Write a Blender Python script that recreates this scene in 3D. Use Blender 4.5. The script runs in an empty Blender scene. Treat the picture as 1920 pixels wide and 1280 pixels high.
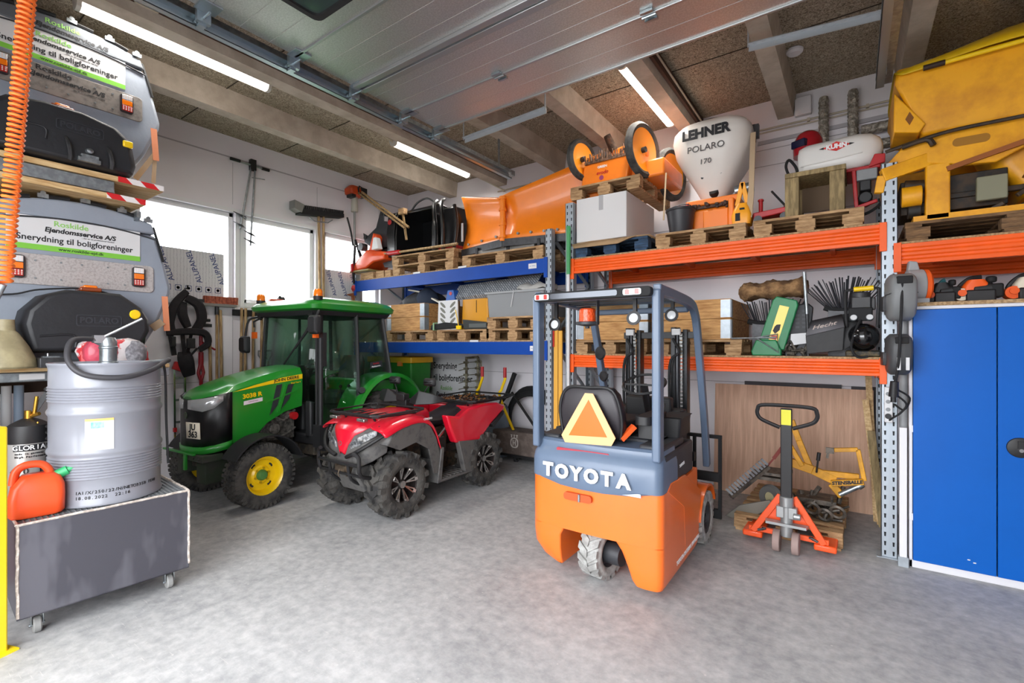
import bpy, math, random
from mathutils import Vector, Matrix
R = math.radians
PI = math.pi
C = bpy.context.scene.collection
random.seed(7)

# ---------------------------------------------------------------- camera, sky, exposure
sc = bpy.context.scene
cam_data = bpy.data.cameras.new('camera')
cam = bpy.data.objects.new('camera', cam_data)
C.objects.link(cam)
cam_data.sensor_width = 36.0
cam_data.lens = 898.0 / 1920.0 * 36.0
cam_data.shift_y = 5.0 / 1920.0
cam_data.clip_start = 0.02
cam.location = (0, 0, 1.65)
cam.rotation_euler = (R(90), 0, R(35.5))
sc.camera = cam
sc.view_settings.view_transform = 'Standard'
sc.view_settings.look = 'None'
sc.view_settings.gamma = 1.0
sc.view_settings.use_curve_mapping = False
sc.view_settings.exposure = 0.45
sc.cycles.transparent_max_bounces = 24
world = bpy.data.worlds.new('sky')
sc.world = world
world.use_nodes = True
wbg = world.node_tree.nodes['Background']
wbg.inputs[0].default_value = (0.93, 0.96, 1.0, 1)
wbg.inputs[1].default_value = 8.0


def light_area(name, loc, rot, sx, sy, power, col=(1, 1, 1), portal=False):
    l = bpy.data.lights.new(name, 'AREA')
    l.shape = 'RECTANGLE'
    l.size, l.size_y, l.energy, l.color = sx, sy, power, col
    if portal:
        l.cycles.is_portal = True
    else:
        l.spread = R(150)
    o = bpy.data.objects.new(name, l)
    o.location, o.rotation_euler = loc, rot
    C.objects.link(o)
    return o


# portals only guide the sampling of daylight through the gateway and the windows
light_area('gateway_portal', (-1.6, -0.9, 1.75), (R(90), 0, 0), 4.2, 3.5, 1, portal=True)
LAMP_W = 15
LAMPS = [(-4.80, 1.05), (-4.80, 4.12), (-1.74, 4.17), (1.40, 4.0), (1.40, 0.9)]  # last entry is an unseen lamp, added to brighten cabinet and forklift
for lx, ly in LAMPS:
    light_area('tube_light', (lx, ly + 0.74, 4.185), (0, 0, 0), 0.07, 1.44, LAMP_W, (1, 0.96, 0.9))


# ---------------------------------------------------------------- materials
def srgb(h):
    h = h.lstrip('#')
    v = [int(h[i:i + 2], 16) / 255 for i in (0, 2, 4)]
    return tuple(c / 12.92 if c <= 0.04045 else ((c + 0.055) / 1.055) ** 2.4 for c in v)


MATS = {}


def mat(name, hexc, rough=0.5, metal=0.0, var=0.0, scale=6.0, bump=0.0, bscale=40.0, coat=0.0, stretch=None,
        c2=None, lo=0.42, hi=0.62, emit=0.0, detail=4.0, alpha=1.0, trans=0.0, spec=0.5):
    """Principled material with optional noise mottling towards a second colour, and noise bump."""
    if name in MATS:
        return MATS[name]
    m = bpy.data.materials.new(name)
    m.use_nodes = True
    nt = m.node_tree
    b = nt.nodes['Principled BSDF']
    c = srgb(hexc)
    b.inputs['Base Color'].default_value = (*c, 1)
    b.inputs['Roughness'].default_value = rough
    b.inputs['Metallic'].default_value = metal
    b.inputs['Coat Weight'].default_value = coat
    b.inputs['Coat Roughness'].default_value = 0.08
    b.inputs['Specular IOR Level'].default_value = spec
    if trans:
        b.inputs['Transmission Weight'].default_value = trans
    if alpha < 1:
        b.inputs['Alpha'].default_value = alpha
    if emit:
        b.inputs['Emission Color'].default_value = (*c, 1)
        b.inputs['Emission Strength'].default_value = emit
    tc = None
    if var or c2 or bump:
        tc = nt.nodes.new('ShaderNodeTexCoord')
        mp = nt.nodes.new('ShaderNodeMapping')
        if stretch:
            mp.inputs['Scale'].default_value = stretch
        nt.links.new(tc.outputs['Object'], mp.inputs['Vector'])
    if var or c2:
        n = nt.nodes.new('ShaderNodeTexNoise')
        n.inputs['Scale'].default_value = scale
        n.inputs['Detail'].default_value = detail
        n.inputs['Roughness'].default_value = 0.6
        r = nt.nodes.new('ShaderNodeValToRGB')
        r.color_ramp.elements[0].position = lo
        r.color_ramp.elements[1].position = hi
        if c2:
            d = srgb(c2)
        else:
            d = tuple(x * (1 - var) for x in c)
        r.color_ramp.elements[0].color = (*d, 1)
        r.color_ramp.elements[1].color = (*c, 1)
        nt.links.new(mp.outputs['Vector'], n.inputs['Vector'])
        nt.links.new(n.outputs['Fac'], r.inputs['Fac'])
        nt.links.new(r.outputs['Color'], b.inputs['Base Color'])
    if bump:
        n2 = nt.nodes.new('ShaderNodeTexNoise')
        n2.inputs['Scale'].default_value = bscale
        n2.inputs['Detail'].default_value = 3
        bp = nt.nodes.new('ShaderNodeBump')
        bp.inputs['Strength'].default_value = bump
        bp.inputs['Distance'].default_value = 0.02
        nt.links.new(mp.outputs['Vector'], n2.inputs['Vector'])
        nt.links.new(n2.outputs['Fac'], bp.inputs['Height'])
        nt.links.new(bp.outputs['Normal'], b.inputs['Normal'])
    MATS[name] = m
    return m


def glow(name, hexc, strength):
    m = bpy.data.materials.new(name)
    m.use_nodes = True
    nt = m.node_tree
    nt.nodes.clear()
    e = nt.nodes.new('ShaderNodeEmission')
    o = nt.nodes.new('ShaderNodeOutputMaterial')
    e.inputs[0].default_value = (*srgb(hexc), 1)
    e.inputs[1].default_value = strength
    nt.links.new(e.outputs[0], o.inputs[0])
    return m


def glass(name, hexc, rough=0.0, mix=0.75):
    """Thin pane: part transparent with a tint, part glossy."""
    m = bpy.data.materials.new(name)
    m.use_nodes = True
    nt = m.node_tree
    nt.nodes.clear()
    t = nt.nodes.new('ShaderNodeBsdfTransparent')
    g = nt.nodes.new('ShaderNodeBsdfGlossy')
    x = nt.nodes.new('ShaderNodeMixShader')
    lw = nt.nodes.new('ShaderNodeLayerWeight')
    pw = nt.nodes.new('ShaderNodeMath')
    pw.operation = 'POWER'
    pw.inputs[1].default_value = 8.0
    f = nt.nodes.new('ShaderNodeMath')
    f.operation = 'MULTIPLY_ADD'
    f.inputs[1].default_value, f.inputs[2].default_value = 0.8, 0.035
    nt.links.new(lw.outputs['Facing'], pw.inputs[0])
    nt.links.new(pw.outputs[0], f.inputs[0])
    o = nt.nodes.new('ShaderNodeOutputMaterial')
    t.inputs[0].default_value = (*srgb(hexc), 1)
    g.inputs['Roughness'].default_value = rough
    nt.links.new(f.outputs[0], x.inputs[0])
    nt.links.new(t.outputs[0], x.inputs[1])
    nt.links.new(g.outputs[0], x.inputs[2])
    nt.links.new(x.outputs[0], o.inputs[0])
    return m


# ---------------------------------------------------------------- geometry
def frame(d):
    d = Vector(d).normalized()
    a = Vector((0, 0, 1)) if abs(d.z) < 0.95 else Vector((1, 0, 0))
    u = a.cross(d).normalized()
    return u, d.cross(u).normalized(), d


def spline(pts, k=6, closed=False):
    """Catmull-Rom through points."""
    p = [Vector(q) for q in pts]
    n = len(p)
    out = []
    rng = range(n) if closed else range(n - 1)
    for i in rng:
        p0 = p[(i - 1) % n] if closed or i > 0 else p[0]
        p1, p2 = p[i], p[(i + 1) % n]
        p3 = p[(i + 2) % n] if closed or i + 2 < n else p[n - 1]
        for j in range(k):
            t = j / k
            out.append(0.5 * (2 * p1 + (p2 - p0) * t + (2 * p0 - 5 * p1 + 4 * p2 - p3) * t * t + (3 * p1 - p0 - 3 * p2 + p3) * t ** 3))
    if not closed:
        out.append(p[-1])
    return out


class G:
    """Collects shapes and becomes ONE mesh."""

    def __init__(s):
        s.v, s.f, s.m = [], [], Matrix()

    def at(s, loc=(0, 0, 0), rot=(0, 0, 0)):
        from mathutils import Euler
        s.m = Matrix.Translation(loc) @ Euler(rot).to_matrix().to_4x4()
        return s

    def add(s, vs, fs):
        n = len(s.v)
        s.v += [s.m @ Vector(v) for v in vs]
        s.f += [[i + n for i in f] for f in fs]
        return s

    def b(s, x0, y0, z0, x1, y1, z1):
        x0, x1 = min(x0, x1), max(x0, x1)
        y0, y1 = min(y0, y1), max(y0, y1)
        z0, z1 = min(z0, z1), max(z0, z1)
        v = [(x, y, z) for z in (z0, z1) for y in (y0, y1) for x in (x0, x1)]
        return s.add(v, [(0, 2, 3, 1), (4, 5, 7, 6), (0, 1, 5, 4), (2, 6, 7, 3), (0, 4, 6, 2), (1, 3, 7, 5)])

    def c(s, cx, cy, cz, sx, sy, sz):
        return s.b(cx - sx / 2, cy - sy / 2, cz - sz / 2, cx + sx / 2, cy + sy / 2, cz + sz / 2)

    def bar(s, p0, p1, w, h, up=(0, 0, 1)):
        """Rectangular bar from p0 to p1; w across, h along up."""
        p0, p1 = Vector(p0), Vector(p1)
        d = (p1 - p0).normalized()
        u = d.cross(Vector(up))
        if u.length < 1e-4:
            u = d.cross(Vector((1, 0, 0)))
        u.normalize()
        k = u.cross(d).normalized()
        q = [p + u * a * w / 2 + k * b * h / 2 for p in (p0, p1) for b in (-1, 1) for a in (-1, 1)]
        return s.add(q, [(0, 1, 3, 2), (4, 6, 7, 5), (0, 4, 5, 1), (2, 3, 7, 6), (0, 2, 6, 4), (1, 5, 7, 3)])

    def cy(s, p0, p1, r0, r1=None, n=16):
        r1 = r0 if r1 is None else r1
        p0, p1 = Vector(p0), Vector(p1)
        u, w, d = frame(p1 - p0)
        vs = []
        for p, r in ((p0, r0), (p1, r1)):
            for i in range(n):
                a = 2 * PI * i / n
                vs.append(p + (u * math.cos(a) + w * math.sin(a)) * r)
        fs = [(i, (i + 1) % n, n + (i + 1) % n, n + i) for i in range(n)]
        fs += [tuple(range(n - 1, -1, -1)), tuple(range(n, 2 * n))]
        return s.add(vs, fs)

    def tu(s, pts, r, n=8, closed=False, k=0, r1=None):
        p = spline(pts, k, closed) if k else [Vector(q) for q in pts]
        m = len(p)
        vs = []
        u0 = None
        for i, q in enumerate(p):
            a = p[(i - 1) % m] if closed or i else p[0]
            e = p[(i + 1) % m] if closed or i < m - 1 else p[-1]
            d = (e - a).normalized()
            if u0 is None:
                u0, w, _ = frame(d)
            else:
                u0 = (u0 - d * u0.dot(d))
                u0 = u0.normalized() if u0.length > 1e-6 else frame(d)[0]
                w = d.cross(u0)
            rr = r if r1 is None else r + (r1 - r) * i / (m - 1)
            for j in range(n):
                t = 2 * PI * j / n
                vs.append(q + (u0 * math.cos(t) + w * math.sin(t)) * rr)
        fs = []
        for i in range(m if closed else m - 1):
            for j in range(n):
                a, bb = i * n, ((i + 1) % m) * n
                fs.append((a + j, a + (j + 1) % n, bb + (j + 1) % n, bb + j))
        if not closed:
            fs += [tuple(range(n - 1, -1, -1)), tuple(range((m - 1) * n, m * n))]
        return s.add(vs, fs)

    def rev(s, prof, o=(0, 0, 0), ax=(0, 0, 1), n=32, a0=0.0, a1=2 * PI):
        """Lathe (r, h) about an axis."""
        o = Vector(o)
        u, w, d = frame(ax)
        full = abs(a1 - a0 - 2 * PI) < 1e-6
        m = n if full else n + 1
        vs = []
        for r, h in prof:
            for i in range(m):
                a = a0 + (a1 - a0) * i / n
                vs.append(o + d * h + (u * math.cos(a) + w * math.sin(a)) * max(r, 1e-4))
        fs = []
        for k in range(len(prof) - 1):
            for i in range(n):
                j = (i + 1) % m if full else i + 1
                fs.append((k * m + i, k * m + j, (k + 1) * m + j, (k + 1) * m + i))
        if full:
            if prof[0][0] > 1e-3 and prof[0] != prof[-1]:
                fs.append(tuple(range(m - 1, -1, -1)))
            if prof[-1][0] > 1e-3 and prof[0] != prof[-1]:
                fs.append(tuple(range((len(prof) - 1) * m, len(prof) * m)))
        return s.add(vs, fs)

    def sp(s, c, r, n=16, m=10):
        rx, ry, rz = (r, r, r) if not hasattr(r, '__len__') else r
        vs, fs = [], []
        for k in range(m + 1):
            t = PI * k / m
            for i in range(n):
                a = 2 * PI * i / n
                vs.append((c[0] + rx * math.sin(t) * math.cos(a), c[1] + ry * math.sin(t) * math.sin(a), c[2] - rz * math.cos(t)))
        for k in range(m):
            for i in range(n):
                fs.append((k * n + i, k * n + (i + 1) % n, (k + 1) * n + (i + 1) % n, (k + 1) * n + i))
        return s.add(vs, fs)

    def pr(s, poly, ax, lo, hi):
        """Prism: 2-D polygon pushed along axis 'x' (poly = y,z), 'y' (x,z) or 'z' (x,y)."""
        def P(a, b, t):
            return {'x': (t, a, b), 'y': (a, t, b), 'z': (a, b, t)}[ax]
        n = len(poly)
        vs = [P(a, b, lo) for a, b in poly] + [P(a, b, hi) for a, b in poly]
        fs = [(i, (i + 1) % n, n + (i + 1) % n, n + i) for i in range(n)]
        fs += [tuple(range(n - 1, -1, -1)), tuple(range(n, 2 * n))]
        return s.add(vs, fs)

    def loft(s, rings, cap=True, closed=False):
        n = len(rings[0])
        vs = [p for r in rings for p in r]
        fs = []
        m = len(rings)
        for k in range(m if closed else m - 1):
            for i in range(n):
                a, bb = k * n, ((k + 1) % m) * n
                fs.append((a + i, a + (i + 1) % n, bb + (i + 1) % n, bb + i))
        if cap and not closed:
            fs += [tuple(range(n - 1, -1, -1)), tuple(range((m - 1) * n, m * n))]
        return s.add(vs, fs)

    def sheet(s, rows, th=None):
        """Grid surface from rows of points."""
        n, m = len(rows[0]), len(rows)
        vs = [p for r in rows for p in r]
        fs = [(k * n + i, k * n + i + 1, (k + 1) * n + i + 1, (k + 1) * n + i) for k in range(m - 1) for i in range(n - 1)]
        return s.add(vs, fs)


def rrect(w, h, r, k=4, cx=0.0, cy=0.0):
    """Rounded rectangle outline."""
    out = []
    for sx, sy, a in ((1, 1, 0), (-1, 1, 90), (-1, -1, 180), (1, -1, 270)):
        for i in range(k + 1):
            t = R(a + 90 * i / k)
            out.append((cx + sx * (w / 2 - r) + r * math.cos(t), cy + sy * (h / 2 - r) + r * math.sin(t)))
    return out


def fixnormals(me):
    import bmesh
    bm = bmesh.new()
    bm.from_mesh(me)
    bmesh.ops.recalc_face_normals(bm, faces=bm.faces)
    bm.to_mesh(me)
    bm.free()


def obj(name, g, m, parent=None, bevel=0.0, smooth=38, solid=0.0, sub=0, label=None, seg=2):
    me = bpy.data.meshes.new(name)
    me.from_pydata([tuple(v) for v in g.v], [], [tuple(f) for f in g.f])
    fixnormals(me)
    if smooth:
        me.shade_smooth()
        me.set_sharp_from_angle(angle=R(smooth))
    me.materials.append(m)
    o = bpy.data.objects.new(name, me)
    C.objects.link(o)
    o.parent = parent
    if solid:
        q = o.modifiers.new('solid', 'SOLIDIFY')
        q.thickness = solid
        q.offset = 0
    if sub:
        q = o.modifiers.new('sub', 'SUBSURF')
        q.levels = q.render_levels = sub
    if bevel:
        q = o.modifiers.new('bevel', 'BEVEL')
        q.width, q.segments, q.limit_method, q.angle_limit = bevel, seg, 'ANGLE', R(40)
        q.harden_normals = False
    if label:
        o['label'] = label
    return o


def tag(o, label, cat, group=None, kind=None):
    o['label'], o['category'] = label, cat
    if group:
        o['group'] = group
    if kind:
        o['kind'] = kind
    return o


def thing(name, label, cat, loc=(0, 0, 0), rz=0.0, group=None, rot=None):
    o = bpy.data.objects.new(name, None)
    C.objects.link(o)
    o.empty_display_size = 0.1
    o.location = loc
    o.rotation_euler = rot if rot else (0, 0, rz)
    return tag(o, label, cat, group)


def struct(name, g, m, label=None, **k):
    o = obj(name, g, m, **k)
    o['kind'] = 'structure'
    if label:
        o['label'] = label
    return o


def dup(root, loc, rz=None, label=None, group=None, rot=None):
    kids = {}
    for o in C.objects:
        if o.parent is not None:
            kids.setdefault(o.parent.name, []).append(o)

    def cp(o, par):
        c = o.copy()
        C.objects.link(c)
        if par is not None:
            c.parent = par
        for ch in kids.get(o.name, []):
            cp(ch, c)
        return c
    r = cp(root, None)
    r.location = loc
    if rz is not None:
        r.rotation_euler = (0, 0, rz)
    if rot is not None:
        r.rotation_euler = rot
    if label:
        r['label'] = label
    if group:
        r['group'] = group
    return r


def write(name, s, size, m, parent, loc, right, up, ext=0.0015, bold=0.0, shear=0.0, xs=1.0, align='CENTER', spacing=1.0, label=None):
    """Lettering as a mesh lying in the plane of right and up."""
    cu = bpy.data.curves.new(name, 'FONT')
    cu.body, cu.size, cu.extrude, cu.offset, cu.shear = s, size, ext, bold, shear
    cu.align_x, cu.align_y = align, 'CENTER'
    cu.space_character = spacing
    cu.resolution_u = 3
    t = bpy.data.objects.new('tmp_text', cu)
    C.objects.link(t)
    dg = bpy.context.evaluated_depsgraph_get()
    me = bpy.data.meshes.new_from_object(t.evaluated_get(dg))
    bpy.data.objects.remove(t)
    bpy.data.curves.remove(cu)
    r_, u_ = Vector(right).normalized(), Vector(up).normalized()
    n_ = r_.cross(u_)
    M = Matrix((r_ * xs, u_, n_)).transposed().to_4x4()
    M.translation = Vector(loc)
    me.transform(M)
    me.materials.clear()
    me.materials.append(m)
    me.name = name
    o = bpy.data.objects.new(name, me)
    C.objects.link(o)
    o.parent = parent
    if label:
        o['label'] = label
    return o

# ---------------------------------------------------------------- palette
WHITE = mat('white_paint', '#dcd9dc', 0.55, var=0.04, scale=3)
STEEL = mat('galvanised_steel', '#a9b0b4', 0.38, 0.85, var=0.3, scale=22)
GALV = mat('rack_upright_steel', '#aeb6bd', 0.45, 0.55, var=0.15, scale=14)
CHROME = mat('bright_steel', '#d0d2d4', 0.22, 1.0)
DARKST = mat('dark_steel', '#4a4a4c', 0.45, 0.6, var=0.3, scale=18)
BLACK = mat('black_plastic', '#1d1c1e', 0.5, var=0.25, scale=12)
BLACKM = mat('matt_black', '#141416', 0.75)
RUBBER = mat('tyre_rubber', '#2b2a2a', 0.82, c2='#4a4743', scale=9, bump=0.2, bscale=90)
SLOT = mat('slot_black', '#26282b', 0.9)
ORANGE = mat('rack_orange', '#f25f1a', 0.42, var=0.1, scale=5, spec=0.35)
BLUE = mat('rack_blue', '#04429c', 0.5, var=0.1, scale=4, spec=0.3)
WOOD = mat('pallet_wood', '#c6a277', 0.8, c2='#84623f', scale=7, stretch=(1, 6, 6), lo=0.35, hi=0.68, bump=0.25)
WOODX = mat('crate_wood', '#d0a065', 0.75, c2='#a06f3d', scale=5, stretch=(1, 5, 9), lo=0.35, hi=0.65, bump=0.2)
PLANK = mat('pine_plank', '#d9bb8a', 0.65, c2='#b8925f', scale=5, stretch=(8, 1, 8), lo=0.38, hi=0.62)
HANDLE = mat('ash_handle', '#b79a70', 0.6, c2='#8b6c45', scale=6, stretch=(8, 8, 1))
CHIP = mat('chipboard', '#b89a72', 0.8, c2='#8d704e', scale=60)
CARD = mat('white_cardboard', '#cfcdcd', 0.75)
KRAFT = mat('brown_cardboard', '#a98a66', 0.85, var=0.15)
PAPER = mat('white_label', '#d3d3d4', 0.6)
INK = mat('black_ink', '#17171a', 0.6)
GREENINK = mat('green_ink', '#5f9e2e', 0.6)
WHITEINK = mat('white_ink', '#ececec', 0.5)
RED = mat('red_plastic', '#b81d22', 0.4, var=0.2)
AMBER = mat('amber_lens', '#f07a10', 0.15, coat=0.6)
REDLENS = mat('red_lens', '#b52a20', 0.2, coat=0.5)
CLEARLENS = mat('clear_lens', '#dfe2e4', 0.12, coat=0.6)
GREY = mat('grey_plastic', '#8a8c8e', 0.5, var=0.1)

# ================================================================ SETTING
def nodes_of(m):
    return m.node_tree, m.node_tree.nodes, m.node_tree.links


def concrete_floor():
    m = mat('floor_concrete', '#a6a29f', 0.62)
    nt, N, L = nodes_of(m)
    b = N['Principled BSDF']
    tc = N.new('ShaderNodeTexCoord')

    def noise(scale, detail, stretch=(1, 1, 1), rot=0.0):
        mp = N.new('ShaderNodeMapping')
        mp.inputs['Scale'].default_value = stretch
        mp.inputs['Rotation'].default_value = (0, 0, rot)
        n = N.new('ShaderNodeTexNoise')
        n.inputs['Scale'].default_value = scale
        n.inputs['Detail'].default_value = detail
        n.inputs['Roughness'].default_value = 0.65
        L.new(tc.outputs['Object'], mp.inputs[0])
        L.new(mp.outputs[0], n.inputs['Vector'])
        return n

    def ramp(src, a, ca, e, ce):
        r = N.new('ShaderNodeValToRGB')
        r.color_ramp.elements[0].position, r.color_ramp.elements[1].position = a, e
        r.color_ramp.elements[0].color, r.color_ramp.elements[1].color = (*srgb(ca), 1), (*srgb(ce), 1)
        L.new(src, r.inputs[0])
        return r

    def mix(a, c, f, mode='MIX'):
        x = N.new('ShaderNodeMix')
        x.data_type, x.blend_type = 'RGBA', mode
        L.new(a, x.inputs[6])
        L.new(c, x.inputs[7])
        if isinstance(f, float):
            x.inputs[0].default_value = f
        else:
            L.new(f, x.inputs[0])
        return x.outputs[2]
    big = ramp(noise(1.1, 7).outputs['Fac'], 0.36, '#8d8e8f', 0.64, '#b5b5b5')
    fine = ramp(noise(14, 8).outputs['Fac'], 0.35, '#87888a', 0.65, '#c6c5c4')
    col = mix(big.outputs[0], fine.outputs[0], 0.45)
    # trowel and tyre scratches, pale streaks in two directions
    for rot, sx in ((0.5, 1.0), (-0.9, 1.3), (1.9, 0.8)):
        s_ = ramp(noise(9 * sx, 3, (0.7, 14, 1), rot).outputs['Fac'], 0.66, '#000000', 0.72, '#ffffff')
        pale = N.new('ShaderNodeRGB')
        pale.outputs[0].default_value = (*srgb('#cfcac6'), 1)
        f = N.new('ShaderNodeMath')
        f.operation = 'MULTIPLY'
        f.inputs[1].default_value = 0.5
        L.new(s_.outputs[0], f.inputs[0])
        col = mix(col, pale.outputs[0], f.outputs[0])
    # white spatters
    v = N.new('ShaderNodeTexVoronoi')
    v.inputs['Scale'].default_value = 9
    L.new(tc.outputs['Object'], v.inputs['Vector'])
    sp_ = ramp(v.outputs['Distance'], 0.03, '#ffffff', 0.07, '#000000')
    pale = N.new('ShaderNodeRGB')
    pale.outputs[0].default_value = (*srgb('#d8d4d0'), 1)
    f = N.new('ShaderNodeMath')
    f.operation = 'MULTIPLY'
    f.inputs[1].default_value = 0.5
    L.new(sp_.outputs[0], f.inputs[0])
    col = mix(col, pale.outputs[0], f.outputs[0])
    L.new(col, b.inputs['Base Color'])
    bp = N.new('ShaderNodeBump')
    bp.inputs['Strength'].default_value = 0.12
    bp.inputs['Distance'].default_value = 0.01
    L.new(noise(30, 5).outputs['Fac'], bp.inputs['Height'])
    L.new(bp.outputs['Normal'], b.inputs['Normal'])
    return m


def wood_wool():
    m = mat('wood_wool_board', '#8d7c66', 0.95)
    nt, N, L = nodes_of(m)
    b = N['Principled BSDF']
    tc = N.new('ShaderNodeTexCoord')
    n = N.new('ShaderNodeTexNoise')
    n.inputs['Scale'].default_value = 38
    n.inputs['Detail'].default_value = 5
    n.inputs['Distortion'].default_value = 2.5
    L.new(tc.outputs['Object'], n.inputs['Vector'])
    r = N.new('ShaderNodeValToRGB')
    e = r.color_ramp.elements
    e[0].position, e[1].position = 0.36, 0.62
    e[0].color, e[1].color = (*srgb('#685c4c'), 1), (*srgb('#beb19c'), 1)
    L.new(n.outputs['Fac'], r.inputs[0])
    L.new(r.outputs[0], b.inputs['Base Color'])
    bp = N.new('ShaderNodeBump')
    bp.inputs['Strength'].default_value = 0.9
    bp.inputs['Distance'].default_value = 0.012
    L.new(n.outputs['Fac'], bp.inputs['Height'])
    L.new(bp.outputs['Normal'], b.inputs['Normal'])
    return m


BEAMC = mat('beam_concrete', '#bdb2a3', 0.85, c2='#aa9e8f', scale=4, bump=0.1)
PANELW = mat('wall_panel_white', '#e4e0e4', 0.5, var=0.03, scale=1.5)
JOINT = mat('panel_joint', '#aaa6aa', 0.6)
XL, XR, YB, YF, ZC = -6.55, 3.0, 5.95, -0.7, 4.33

struct('floor', G().b(-6.8, -0.95, -0.12, 3.2, 6.2, 0), concrete_floor())
struct('ground', G().b(-30, -22, -0.2, 26, -0.95, -0.02).b(-30, -0.95, -0.2, -6.8, 24, -0.02), mat('yard_asphalt', '#8b8985', 0.9, var=0.2))
g = G()
g.b(-6.8, -0.95, ZC, 3.2, 6.2, ZC + 0.2)
struct('ceiling', g, wood_wool(), 'brown wood wool acoustic ceiling boards between concrete ribs')
# joints between ceiling boards
for n_, bx in enumerate((-5.45, -4.42, -3.40, -2.50, -1.56, -0.60, 0.42, 1.3, 2.2)):
    g = G()
    g.pr([(bx - 0.10, ZC), (bx - 0.075, 4.10), (bx + 0.075, 4.10), (bx + 0.10, ZC)], 'y', -0.8, 5.95)
    o = struct('trim_%d' % (n_ + 1), g, BEAMC, 'pale concrete ceiling rib running towards the back wall')
g = G()
for y in (1.15, 2.35, 3.55, 4.75):
    g.b(-6.5, y - 0.004, ZC - 0.006, 2.9, y + 0.004, ZC + 0.001)
struct('trim_20', g, mat('board_joint', '#3d3328', 0.9))

# window wall, with three openings
WIN = [(1.92, 2.98), (3.09, 4.12), (4.27, 5.32)]
ZW0, ZW1 = 2.19, 3.36
g = G()
g.b(-6.8, -0.95, 0, XL, 6.2, ZW0)
g.b(-6.8, -0.95, ZW1, XL, 6.2, ZC)
ys = [-0.95] + [v for w in WIN for v in w] + [6.2]
for a, b_ in zip(ys[0::2], ys[1::2]):
    g.b(-6.8, a, ZW0, XL, b_, ZW1)
struct('wall_left', g, PANELW)
g = G()
for y in (0.6, 1.75, 2.95, 4.15, 5.3):
    g.b(XL, y - 0.003, 0, XL + 0.002, y + 0.003, ZW0 - 0.06)
    g.b(XL, y - 0.003, ZW1 + 0.1, XL + 0.002, y + 0.003, 4.0)
g.b(XL, -0.7, 4.055, XL + 0.006, 5.95, 4.07)
g.b(XL, -0.7, 1.18, XL + 0.002, 5.95, 1.186)
struct('trim_21', g, JOINT)
PVC = mat('window_pvc', '#dfe0e2', 0.35)
PANE = glass('window_glass', '#ffffff')
for i, (a, b_) in enumerate(WIN):
    w = bpy.data.objects.new('window_%d' % (i + 1), None)
    C.objects.link(w)
    w['kind'] = 'structure'
    w.location = (XL, a, ZW0)
    wd, ht = b_ - a, ZW1 - ZW0
    g = G()
    for (y0, z0, y1, z1) in ((0, 0, 0.06, ht), (wd - 0.06, 0, wd, ht), (0, 0, wd, 0.06), (0, ht - 0.06, wd, ht)):
        g.b(-0.12, y0, z0, -0.05, y1, z1)
    obj('window_frame', g, PVC, w, bevel=0.008)
    g = G()
    g.b(0, -0.05, -0.05, 0.012, 0, ht + 0.05).b(0, wd, -0.05, 0.012, wd + 0.05, ht + 0.05)
    g.b(0, 0, ht, 0.012, wd, ht + 0.05).b(0, 0, -0.05, 0.02, wd, 0)
    g.b(-0.05, 0, -0.002, 0.02, wd, 0.006)
    obj('window_trim', g, PVC, w)
    obj('window_pane', G().b(-0.09, 0.05, 0.05, -0.084, wd - 0.05, ht - 0.05), PANE, w)
    light_area('window_portal', (-6.78, (a + b_) / 2, (ZW0 + ZW1) / 2), (0, R(-90), 0), ht, wd, 1, portal=True)

g = G().b(-6.8, YB, 0, 3.2, 6.2, ZC)
struct('wall_back', g, PANELW)
g = G()
for z in (1.22, 2.42, 3.05, 3.62, 3.80):
    g.b(-6.55, YB - 0.004, z - 0.004, 3.0, YB, z + 0.004)
g.b(-6.55, YB - 0.02, 3.86, 3.0, YB, 3.9)
struct('trim_22', g, JOINT)
struct('wall_right', G().b(XR, -0.95, 0, 3.2, 5.95, ZC), PANELW)
# gateway wall behind the photographer
g = G().b(-6.55, -0.95, 0, -3.7, YF, ZC).b(0.5, -0.95, 0, 3.0, YF, ZC).b(-3.7, -0.95, 3.5, 0.5, YF, ZC)
struct('wall_front', g, PANELW)

# ================================================================ CEILING FITTINGS
TUBE = glow('tube_diffuser', '#fff6e8', 6.0)
LAMPB = mat('lamp_housing', '#b9b4ad', 0.5)


def tube_lamp(x, y, label):
    t = thing('tube_lamp', label, 'lamp', (x, y, 4.19), 0, 'tube lamps along the ceiling ribs')
    g = G().pr([(-0.06, 0.05), (-0.075, 0.10), (0.075, 0.10), (0.06, 0.05)], 'y', 0, 1.48)
    obj('housing', g, LAMPB, t)
    obj('diffuser', G().pr([(-0.055, 0.05), (-0.045, 0.015), (-0.02, 0.0), (0.02, 0.0), (0.045, 0.015), (0.055, 0.05)], 'y', 0.03, 1.45), TUBE, t)
    obj('end_cap', G().pr([(-0.06, 0.052), (-0.048, 0.012), (-0.02, -0.004), (0.02, -0.004), (0.048, 0.012), (0.06, 0.052)], 'y', 0, 0.03), LAMPB, t)
    obj('end_cap', G().pr([(-0.06, 0.052), (-0.048, 0.012), (-0.02, -0.004), (0.02, -0.004), (0.048, 0.012), (0.06, 0.052)], 'y', 1.45, 1.48), LAMPB, t)
    for yy in (0.25, 1.23):
        obj('clip', G().b(-0.02, yy - 0.015, 0.10, 0.02, yy + 0.015, 0.145), STEEL, t)


tube_lamp(-4.80, 1.03, 'long lit tube lamp above the upper grey salt spreader')
tube_lamp(-4.80, 4.10, 'lit tube lamp above the black loader shell on the blue rack')
tube_lamp(-1.74, 4.17, 'lit tube lamp above the white funnel hopper')
tube_lamp(1.40, 4.00, 'lit tube lamp above the covered yellow spreader')
tube_lamp(1.40, 0.90, 'added unseen fill lamp over the gateway side of the blue cabinet')  # out of view, put in as fill light

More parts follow.
